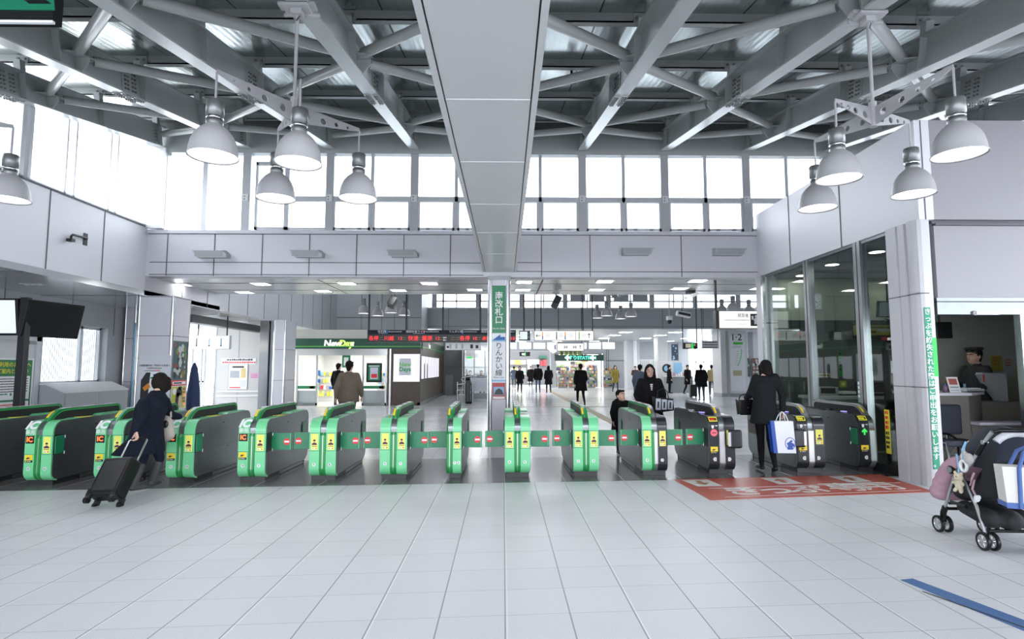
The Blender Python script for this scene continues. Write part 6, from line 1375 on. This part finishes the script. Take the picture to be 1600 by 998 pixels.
# her suitcase
hb = px(212, 680, Y=YW-.27); bt = px(163, 782, Z=.07)
ax = (hb-bt).normalized(); t = thing('suitcase', 'black hard-shell trolley suitcase tilted on its wheels behind the woman at the left gates', 'suitcase', bt)
zx = ax; xx = V(1, -.12, 0); xx = (xx-zx*xx.dot(zx)).normalized(); yy = zx.cross(xx); R = Matrix((xx, yy, zx)).transposed().to_4x4()
Lt = (hb-bt).length; bh = .60*Lt
mb = MB().box(-.175, .175, -.09, .09, .03, bh, M_black, R); o = mb.build('shell', t, bev=.035, seg=4)
mb = MB().box(-.13, .13, -.096, -.088, .08, bh-.05, mat('case_dark', (.014, .014, .015), .3), R); 
for x in (-.15, .15): mb.box(x-.02, x+.02, -.096, -.05, .03, .10, M_black, R)
mb.build('front_panel', t, bev=.02)
MB().tube([R @ V(x, .07, z) for x, z in ((-.11, bh-.02), (-.11, Lt-.03), (-.08, Lt), (.08, Lt), (.11, Lt-.03), (.11, bh-.02))], .011, M_chrome).build('telescopic_handle', t)
MB().tube([R @ V(x, .07, Lt) for x in (-.09, .09)], .016, M_black).build('grip', t)
for x in (-.14, .14):
    for y in (-.075, .075): MB().cyl(R @ V(x-.02, y, -.02), R @ V(x+.02, y, -.02), .035, M_black, n=16).box(x-.025, x+.025, y-.02, y+.02, -.01, .05, M_dark, R).build('wheel', t)
t = thing('handbag', 'beige shoulder bag with a dark strap mark on the woman in the navy coat', 'bag', w(259, 668, YW+.30))
mbeige = mat('bag_beige', (.36, .33, .28), .6, var=.1)
fuse('bag_body', [('e', (0, 0, 0), (.10, .055, .16), 0), ('e', (0, 0, -.08), (.125, .065, .10), 0)], .012, t, [mbeige], 3)
MB().tube([(-.06, 0, .13), (-.05, -.0, .24), (0, .0, .30), (.05, 0, .24), (.06, 0, .13)], .012, mbeige).build('strap', t); MB().ell((.02, -.05, .05), (.04, .02, .05), M_dark).build('flap', t)

# woman with the paper bag walking away through the black gates
YP = 8.35
fo = px(1198, 735, Z=.04); fo2 = px(1193, 727, Z=.06)
person('woman in a dark coat seen from behind, carrying a paper bag between black gates', (w(1197, 700, YP).x, YP, 0), 176, 1.62, top=char, legs=black, shoes=M_black, coat=char, hem=.74, hair='bob', vox=.0075, coat_vox=.012, hemx=1.2, head_pitch=14, fat=1.0, scarf=char,
       world_pose=dict(anR=V(w(1202, 700, YP).x, YP-.16, .12), anL=V(w(1194, 700, YP).x, YP+.10, .09), knR=V(w(1203, 700, YP).x, YP-.02, .47), knL=V(w(1193, 700, YP).x, YP+.08, .47),
                       elR=w(1222, 616, YP), wrR=w(1223, 642, YP-.05), shR=w(1211, 589, YP), shL=w(1181, 590, YP), elL=w(1172, 615, YP+.05), wrL=w(1166, 622, YP+.28), hed=w(1196, 576, YP+.06)),
       hands=dict(R=dict(d=(0, -.1, -1), n=(1, 0, 0), curl=.9), L=dict(d=(-.1, .9, .1), n=(0, .1, 1), curl=.8)), toes=dict(L=(.02, -.17, -.05), R=(-.01, -.12, -.10)))
t = thing('paper_bag', 'white and blue paper shopping bag with a round blue bird emblem', 'bag', w(1226, 707, YP-.22), math.radians(-6))
mbb = mat('bag_white', (.70, .73, .80), .45); mbl = mat('bag_blue', (.015, .07, .36), .4)
hh_ = zat(656, YP-.22)-zat(706, YP-.22)
MB().add([(-.13, -.05, 0), (.14, -.05, 0), (.12, .05, 0), (-.17, .06, 0), (-.145, -.05, hh_), (.115, -.05, hh_), (.10, .05, hh_), (-.205, .06, hh_)], [(0, 1, 5, 4), (1, 2, 6, 5), (2, 3, 7, 6), (0, 3, 2, 1), (4, 5, 6, 7)], mbb).add([(-.13, -.0502, 0), (-.17, .06, 0), (-.205, .06, hh_), (-.145, -.0502, hh_)], [(0, 3, 2, 1)], mbl).build('bag_body', t)
MB().prism([(-.145, hh_), (-.195, hh_), (-.165, 0), (-.11, 0)], -.0535, -.0505, mbl, 'Y').build('side_panel', t)
mb = MB(); Mf = RX90
for k in range(28):
    a = k*math.pi/14; a2 = a+math.pi/14*.9
    c = (.062, .135)
    mb.prism([(c[0]+.072*math.cos(a), c[1]+.085*math.sin(a)), (c[0]+.072*math.cos(a2), c[1]+.085*math.sin(a2)), (c[0]+.062*math.cos(a2), c[1]+.075*math.sin(a2)), (c[0]+.062*math.cos(a), c[1]+.075*math.sin(a))], .0505, .053, mbl, 'Z', Mf)
mb.prism([(.02, .05), (.03, .10), (.015, .14), (.045, .155), (.075, .185), (.10, .17), (.08, .15), (.115, .13), (.12, .10), (.095, .09), (.10, .05)], .0505, .053, mbl, 'Z', Mf).build('bird_emblem', t)
MB().tube([(-.07, -.05, hh_-.01), (-.05, -.03, hh_+.09), (-.02, -.01, hh_+.13), (.02, -.03, hh_+.09), (.05, -.05, hh_-.01)], .006, M_white).tube([(-.09, .05, hh_-.01), (-.05, .03, hh_+.09), (-.02, 0, hh_+.13), (.02, .02, hh_+.09), (.04, .05, hh_-.01)], .006, M_white).build('handles', t)
t = thing('handbag', 'black handbag carried on the left arm of the woman in the dark coat', 'bag', w(1164, 630, YP+.28))
MB().prism([(-.10, -.17), (.12, -.17), (.14, .06), (-.12, .06)], -.06, .06, M_black, 'Y').build('bag_body', t, bev=.03, seg=3); MB().tube([(-.09, 0, .05), (-.07, 0, .12), (0, .0, .14), (.07, 0, .12), (.10, 0, .05)], .010, M_black).ell((.02, -.062, -.06), (.008, .004, .008), M_chrome, 8).build('handle', t)

# people beyond the gates
YM = 10.15
pw_ = person('woman facing us in a black coat beyond the half black gate', (xat(1015, YM), YM, 0), -4, 1.57, top=black, legs=black, coat=black, hem=.72, hair='long', vox=.008, coat_vox=.013, fat=1.05, hemx=1.5, head_yaw=-6, scarf=black, pose=dict(elL=(.26, .03, 1.15), wrL=(.24, -.12, .98), elR=(-.26, .04, 1.13), wrR=(-.22, -.10, .95), knL=(.09, -.10, .5), anL=(.09, -.13, .1)))
mbp = MB()
for k in range(4): mbp.box(-.022+.004*k, .022-.003*k, -.150, -.140, 1.205-k*.03, 1.22-k*.03, M_white)
mbp.build('white_print', bpy.data.objects[pw_.name])
t = thing('shopping_bag', 'black shopping bag with three white printed panels held by the woman facing us', 'bag', w(1035, 632, YM-.28), math.radians(14))
MB().prism([(-.17, -.14), (.20, -.10), (.19, .10), (-.17, .14)], -.04, .05, M_black, 'Y').build('bag_body', t, bev=.012)
mb = MB()
for k, x in enumerate((-.15, -.035, .08)): mb.box(x, x+.095, -.046, -.040, -.09+k*.008, .10-k*.008, mat('print_pale', (.58, .63, .70), .5), Matrix.Rotation(.06, 4, 'Y')).box(x+.03, x+.06, -.049, -.046, -.05, .05, M_ink, Matrix.Rotation(.06, 4, 'Y')).box(x+.02, x+.07, -.049, -.046, -.06, -.05, MATS['goods_pink'], Matrix.Rotation(.06, 4, 'Y'))
mb.build('printed_panel', t); MB().tube([(-.1, 0, .12), (-.08, 0, .24), (.03, 0, .28), (.1, 0, .22), (.12, 0, .1)], .008, M_black).build('handle', t)
mb_ = w(969, 640, YM)
person('small boy in a dark coat looking down behind the half black gate', (xat(969, YM), YM, 0), 12, 1.10, top=black, legs=jeans, coat=black, hem=.62, hair='short', vox=.010, fat=1.25, child=1.28, head_yaw=18, head_pitch=-16, hood=True)
person('man in a brown jacket seen from behind heading for the convenience shop', (xat(546, 12.4), 12.4, 0), 178, 1.66, top=brown, legs=M_dark, coat=brown, hem=.80, hair='short', vox=.011, fat=1.18, hemx=.3, pose=WALK)
FARP = [('person in a dark cap at the door inside the convenience shop', 529, 19.8, 160, 1.66, black, M_dark, 'short', .80, 1.05, {}, None),
 ('woman in black walking towards us, leftmost of the distant walkers', 812, 33.5, 4, 1.60, black, black, 'bob', .62, 1.05, WALK, None),
 ('person in blue jeans walking away in the far hall', 840.5, 33.8, 180, 1.72, black, jeans, 'short', .78, 1.15, WALK, None),
 ('person in a long black coat right of the walker in jeans', 857, 33.6, 184, 1.62, black, black, 'bob', .55, 1.1, WALK, None),
 ('bulky person in a black coat walking in front of the far pharmacy', 907, 22.5, 186, 1.66, black, black, 'short', .62, 1.22, WALK, None),
 ('woman in a mustard coat walking in front of the far grey door', 961, 34.5, 6, 1.64, mustard, M_dark, 'bob', .62, 1.05, WALK, None),
 ('person in a dark red coat with hands raised beside the far bright pillar', 992.5, 36.5, 0, 1.60, redbrown, black, 'short', .62, 1.1, dict(elL=(.24, -.05, 1.15), wrL=(.10, -.22, 1.2), elR=(-.24, -.05, 1.15), wrR=(-.10, -.22, 1.2)), None),
 ('person in a blue-grey jacket half hidden behind the woman facing us', 1000, 20, 150, 1.62, bluegrey, M_dark, 'short', .7, 1.15, {}, None),
 ('person in black standing sideways at the far ticket machines', 1045.5, 33.4, 90, 1.66, black, black, 'short', .60, 1.0, {}, None),
 ('person in black facing us near the information counter', 1074.5, 31.5, 20, 1.66, black, black, 'short', .6, 1.05, WALK, None),
 ('broad person in a black coat with a backpack shape seen from behind', 1095, 26, 178, 1.66, black, bluegrey, 'short', .66, 1.3, {}, None),
 ('person in a tan jacket standing at the high table', 1111.5, 31.5, 170, 1.66, tan, M_dark, 'short', .78, 1.05, {}, None),
 ('person in a dark coat behind the leftmost far walker', 803, 41, 178, 1.6, bluegrey, M_dark, 'short', .7, 1.0, WALK, None),
 ('person in dark clothes standing by the far pillar of the passage', 829, 42, 10, 1.64, black, M_dark, 'short', .5, 1.1, {}, None)]
for lab, u, Y, fd, H, ct, lg, hr, hem, fat, ps, _ in FARP:
    person(lab, (xat(u, Y), Y, 0), fd, H, top=ct, legs=lg, coat=ct, hem=hem, hair=hr, vox=.014, fat=fat, pose=ps)
SIT = dict(hipL=(.09, 0, .50), hipR=(-.09, 0, .50), knL=(.10, -.42, .52), knR=(-.10, -.42, .52), anL=(.10, -.42, .10), anR=(-.10, -.42, .10), pel=(0, 0, .56), wai=(0, 0, .72), che=(0, 0, .90), nek=(0, 0, 1.06), hed=(0, -.02, 1.20), shL=(.185, .01, 1.02), shR=(-.185, .01, 1.02), elL=(.23, -.02, .76), elR=(-.23, -.02, .76), wrL=(.12, -.22, .68), wrR=(-.12, -.22, .68))
t = thing('bench', 'long pale bench inside the glass booth', 'bench', (xat(742, 32), 31.6, 0)); MB().box(-.9, 1.0, -.15, .3, .36, .42, M_panel3).build('seat', t); MB().box(-.8, -.7, -.1, .25, 0, .36, M_brush).box(.8, .9, -.1, .25, 0, .36, M_brush).build('legs', t)
for lab, u, ct in (('person in black sitting in the glass booth, left one of two', 735, black), ('person in a blue-grey top sitting in the glass booth, right one of two', 752, bluegrey)):
    person(lab, (xat(u, 31.6), 31.6, 0), 10, 1.75, pose=SIT, top=ct, legs=M_dark, coat=ct, hem=.52, hair='short', vox=.013)
# officer in the ticket window
YO = 9.3
uni = mat('uniform', (.015, .016, .020), .7)
of = person('station officer in a dark peaked cap and uniform standing sideways behind the counter', (xat(1524, YO), YO, 0), -82, 1.84, top=uni, legs=uni, coat=uni, hem=.82, hair='short', vox=.008, coat_vox=.011, hemx=.2, head_pitch=-4, pose=dict(elL=(.23, -.04, 1.16), wrL=(.16, -.24, 1.08), elR=(-.23, -.04, 1.16), wrR=(-.16, -.24, 1.08)))
S = 1.84/1.72; hd = V(0, -.015, 1.585)*S
mcap = mat('cap_cloth', (.016, .017, .020), .6)
mb = MB().lathe([(0, .155), (.11, .15), (.135, .132), (.125, .115), (.092, .085), (.09, .05), (.088, .05)], mcap, hd+V(0, .01, .0), 28)
cp = mb.build('cap', of); MB().lathe([(.0925, .085), (.094, .083), (.093, .06), (.091, .058)], M_dark, hd+V(0, .01, 0), 28).build('cap_band', cp)
MB().prism([(-.075, -.055), (-.06, -.105), (0, -.125), (.06, -.105), (.075, -.055)], 0, .006, M_black, 'Z', Matrix.Translation(hd+V(0, .0, .052)) @ Matrix.Rotation(math.radians(14), 4, 'X')).build('visor', cp)
MB().tube([V(-.055, -.0, 1.47)*S, V(0, -.055, 1.45)*S, V(.055, 0, 1.47)*S, V(.03, .05, 1.49)*S], .014, M_white).build('collar', of)
MB().box(-.10, -.06, -.145, -.135, 1.16, 1.24, M_lblue).build('badge', of)

# ================================================================ STROLLER
Xs, Y_s = 4.03, 4.79
t = thing('stroller', 'dark navy baby stroller with a striped hood and silver frame at the right edge', 'stroller', (Xs, Y_s, 0), math.radians(-4))
mnv = mat('stroller_navy', (.012, .018, .032), .75, var=.15, scale=30); mstr = mat('stroller_black', (.010, .011, .013), .8); M_alu = mat('aluminium', (.55, .56, .57), .3, .9, var=.05)
W2 = .40
for x in (0, W2):
    for y in (0, .54):
        for e in (-.045, .03):
            wm = MB(); cx_ = x+e
            def ringx(r0, r1, xa, xb, m_, mb_):
                n = 28
                vs = [(cx_+xx_, y+rr*math.cos(2*math.pi*k/n), .075+rr*math.sin(2*math.pi*k/n)) for xx_, rr in ((xa, r0), (xa, r1), (xb, r1), (xb, r0)) for k in range(n)]
                fs = [(i*n+k, ((i+1) % 4)*n+k, ((i+1) % 4)*n+(k+1) % n, i*n+(k+1) % n) for i in range(4) for k in range(n)]
                mb_.add(vs, fs, m_, None, True)
            ringx(.052, .075, -.013, .013, M_black, wm); wh = wm.build('wheel', t, bev=.004)
            wr_ = MB(); ringx(.044, .053, -.011, .011, M_alu, wr_); wr_.cyl((cx_-.013, y, .075), (cx_+.013, y, .075), .014, M_alu, n=12)
            for k in range(10): a = k*math.pi/5; wr_.cyl((cx_-.004, y+.012*math.cos(a), .075+.012*math.sin(a)), (cx_-.004, y+.046*math.cos(a), .075+.046*math.sin(a)), .0045, M_alu, n=6)
            wr_.build('wheel_rim', wh)
    MB().tube([(x, .54, .10), (x, .53, .18), (x, .50, .235)], .026, M_black).cyl((x-.05, .54, .075), (x+.04, .54, .075), .010, M_black).build('fork', t)
    MB().tube([(x, .51, .22), (x, .33, .60)], .013, M_alu).build('front_leg', t)
    MB().tube([(x, .02, .09), (x, .12, .34), (x, .27, .58)], .013, M_alu).cyl((x-.05, 0, .075), (x+.04, 0, .075), .010, M_black).build('rear_leg', t)
    x = x-.02 if x == 0 else x+.02
    MB().tube([(x, .30, .60), (x, .20, .62), (x, .10, .69)], .014, M_alu).tube([(x, .14, .66), (x, .04, .78)], .016, M_alu).tube([(x, .04, .78), (x, -.06, .90)], .02, M_black).tube([(x, -.06, .90), (x, -.14, .985)], .015, M_alu).cyl((x-.02, -.05, .89), (x+.02, -.05, .89), .018, M_alu).build('handle_tube', t)
    MB().cyl((x-.035, .33, .60), (x+.02, .33, .60), .036, M_black, n=20).cyl((x-.045, .33, .60), (x-.034, .33, .60), .026, mat('hub_grey', (.22, .24, .26), .4), n=20).build('hub', t)
MB().tube([(0, -.14, .985), (.01, -.16, 1.0), (W2-.01, -.16, 1.0), (W2, -.14, .985)], .017, M_black).build('handle_bar', t)
MB().cyl((0, .42, .30), (0, .24, .30), .014, M_black).cyl((W2, .42, .30), (W2, .24, .30), .014, M_black).cyl((0, .0, .16), (W2, 0, .16), .014, M_black).cyl((0, .5, .22), (W2, .5, .22), .014, M_black).cyl((.0, .45, .28), (W2, .45, .28), .012, M_black).build('cross_bar', t)
fuse('seat', [('c', (W2/2-.09, .40, .40), (W2/2+.09, .40, .40), .09, .09, 0), ('c', (.09, .30, .42), (.09, .02, .50), .08, .10, 0), ('c', (W2-.09, .30, .42), (W2-.09, .02, .50), .08, .10, 0), ('c', (.09, .02, .50), (.09, -.05, .80), .10, .09, 0), ('c', (W2-.09, .02, .50), (W2-.09, -.05, .80), .10, .09, 0), ('c', (W2/2, .25, .42), (W2/2, -.03, .75), .12, .12, 0)], .014, t, [mstr], 4)
fuse('basket', [('c', (.07, .36, .27), (.07, .06, .24), .06, .08, 0), ('c', (W2-.07, .36, .27), (W2-.07, .06, .24), .06, .08, 0), ('c', (W2/2, .36, .26), (W2/2, .02, .24), .08, .09, 0)], .014, t, [mstr], 4)
# hood: a shell of hoops, with two white bands
hoops = []
for k in range(9):
    a = math.radians(18+k*17.5); L_h = .36; hoops.append((.06+L_h*.80*math.cos(a), .66+L_h*math.sin(a)))
n = 14
def hood_pt(k, j, r=0):
    b_ = math.pi*j/n; y_, z_ = hoops[k]; fl_ = .55+.45*math.sin(b_)**.5
    return (W2/2-(W2/2-.015+r)*math.cos(b_), .06+(y_-.06)*fl_, .66+(z_-.66+r)*math.sin(b_)**.55)
vs = [hood_pt(k, j) for k in range(9) for j in range(n+1)]+[hood_pt(k, j, -.012) for k in range(9) for j in range(n+1)]
Nn = 9*(n+1); fs = []
for k in range(8):
    for j in range(n):
        a = k*(n+1)+j; fs += [(a, a+1, a+n+2, a+n+1), (Nn+a+n+1, Nn+a+n+2, Nn+a+1, Nn+a)]
for k in range(8): fs += [(k*(n+1), (k+1)*(n+1), Nn+(k+1)*(n+1), Nn+k*(n+1)), (k*(n+1)+n, Nn+k*(n+1)+n, Nn+(k+1)*(n+1)+n, (k+1)*(n+1)+n)]
for j in range(n): fs += [(j, Nn+j, Nn+j+1, j+1), (8*(n+1)+j, 8*(n+1)+j+1, Nn+8*(n+1)+j+1, Nn+8*(n+1)+j)]
hd_ = MB().add(vs, fs, mnv, None, True).build('hood', t)
for k, q in ((0, .004), (1, .004)): MB().tube([hood_pt(k, j, q) for j in range(n+1)], .011, M_white).build('white_band', hd_)
MB().tube([hood_pt(6, j, .006) for j in range(3, 12)], .03, mat('hood_pale', (.5, .52, .55), .6)).build('window_flap', hd_)
fuse('blanket', [('c', (.03, .34+k*.045, .64-k*.012-k*k*.006), (W2-.05, .34+k*.045, .64-k*.012-k*k*.006), .085, .085, 0) for k in range(7)]+[('c', (.02, .48, .50), (.04, .60, .42), .06, .06, 0)], .014, t, [mat('blanket_pink', (.44, .27, .33), .8, var=.15, scale=12)], 8)
def rel(x, y, z): return Matrix.LocRotScale(V(Xs, Y_s, 0), Matrix.Rotation(math.radians(-4), 3, 'Z').to_quaternion(), None) @ V(x, y, z)
mcr = mat('plush_cream', (.60, .53, .40), .9, var=.12, scale=40)
t = thing('plush_toy', 'small cream plush bear hanging on the side of the stroller', 'toy', rel(-.06, .22, .50))
fuse('toy_body', [('e', (0, 0, .055), (.036, .042, .036), 0), ('e', (0, 0, -.01), (.030, .036, .040), 0), ('c', (0, .03, .012), (-.008, .052, .0), .015, .014, 0), ('c', (0, -.03, .012), (-.008, -.052, .0), .015, .014, 0), ('c', (0, .02, -.04), (-.012, .032, -.062), .017, .017, 0), ('c', (0, -.02, -.04), (-.012, -.032, -.062), .017, .017, 0), ('e', (0, .034, .090), (.012, .016, .016), 0), ('e', (0, -.034, .090), (.012, .016, .016), 0), ('e', (-.032, 0, .045), (.012, .018, .014), 0)], .0045, t, [mcr], 1)
MB().ell((-.034, .016, .062), (.004, .005, .005), M_black, 8).ell((-.034, -.016, .062), (.004, .005, .005), M_black, 8).ell((-.044, 0, .050), (.004, .005, .004), M_black, 8).build('face', t)
MB().tube([(0, 0, .07), (.01, .0, .13), (.02, .02, .20), (.02, .03, .25)], .008, M_lblue).build('strap', t)
t = thing('ring_toy', 'white plush ring toy with a blue ribbon hanging from the stroller hood', 'toy', rel(-.045, .17, .70))
MB().tube([(0, .035*math.cos(k*.5236), -.04+.045*math.sin(k*.5236)) for k in range(13)], .014, M_white).build('ring', t); MB().tube([(0, 0, 0), (.0, .0, .10), (.02, -.02, .17)], .010, M_lblue).build('ribbon', t)
fuse('plush_head', [('e', (0, -.06, .03), (.03, .05, .05), 0), ('e', (0, -.02, .07), (.02, .02, .025), 0)], .007, t, [mat('plush_grey', (.48, .46, .43), .9)], 2)
t = thing('strap_toy', 'pale pink strap with a small white toy hanging from the stroller tube', 'toy', rel(-.04, .06, .56))
MB().tube([(0, 0, .06), (0, .03, .0), (0, .05, -.05), (0, .0, .0), (0, .03, -.08), (0, .0, -.13)], .009, mat('strap_pink', (.45, .30, .36), .7)).build('strap', t); fuse('toy_body', [('e', (0, -.01, -.15), (.02, .028, .03), 0), ('e', (0, -.03, -.135), (.015, .02, .02), 0), ('e', (0, .01, -.175), (.014, .016, .016), 0)], .006, t, [M_white], 2)
t = thing('tote_bag', 'white canvas tote bag with blue trim hanging from the stroller handle', 'bag', (4.08, 4.40, .44), math.radians(-20))
mcan = mat('canvas', (.60, .59, .56), .8, var=.06, scale=40); mtrim = mat('canvas_blue', (.07, .13, .34), .8)
MB().prism([(-.20, .0), (.20, .0), (.22, .31), (-.22, .31)], -.07, .07, mcan, 'Y').build('bag_body', t, bev=.02)
MB().prism([(-.205, -.003), (.205, -.003), (.21, .04), (-.21, .04)], -.074, .074, mtrim, 'Y').build('bottom_trim', t, bev=.01)
for y in (-.076, .076): MB().tube([(-.12, y, .0), (-.115, y, .30), (-.07, y*.7, .42), (.0, y*.3, .47), (.07, y*.7, .42), (.115, y, .30), (.12, y, .0)], [.014]*7, mtrim, n=6).build('handle', t)
hb = rel(.30, -.16, 1.0)
person('person in dark clothes pushing the stroller, almost wholly outside the right edge', (hb.x+.30, hb.y-.30, 0), 160, 1.62, top=black, legs=M_dark, coat=black, hem=.75, hair='bob', vox=.012, world_pose=dict(wrL=hb+V(-.02, -.08, .06), elL=hb+V(.02, -.26, .10), wrR=hb+V(.10, -.08, .06)), hands=dict(L=dict(d=(0, 1, -.4), n=(0, -.2, -1), curl=.7), R=dict(d=(0, 1, -.4), n=(0, -.2, -1), curl=.7)))
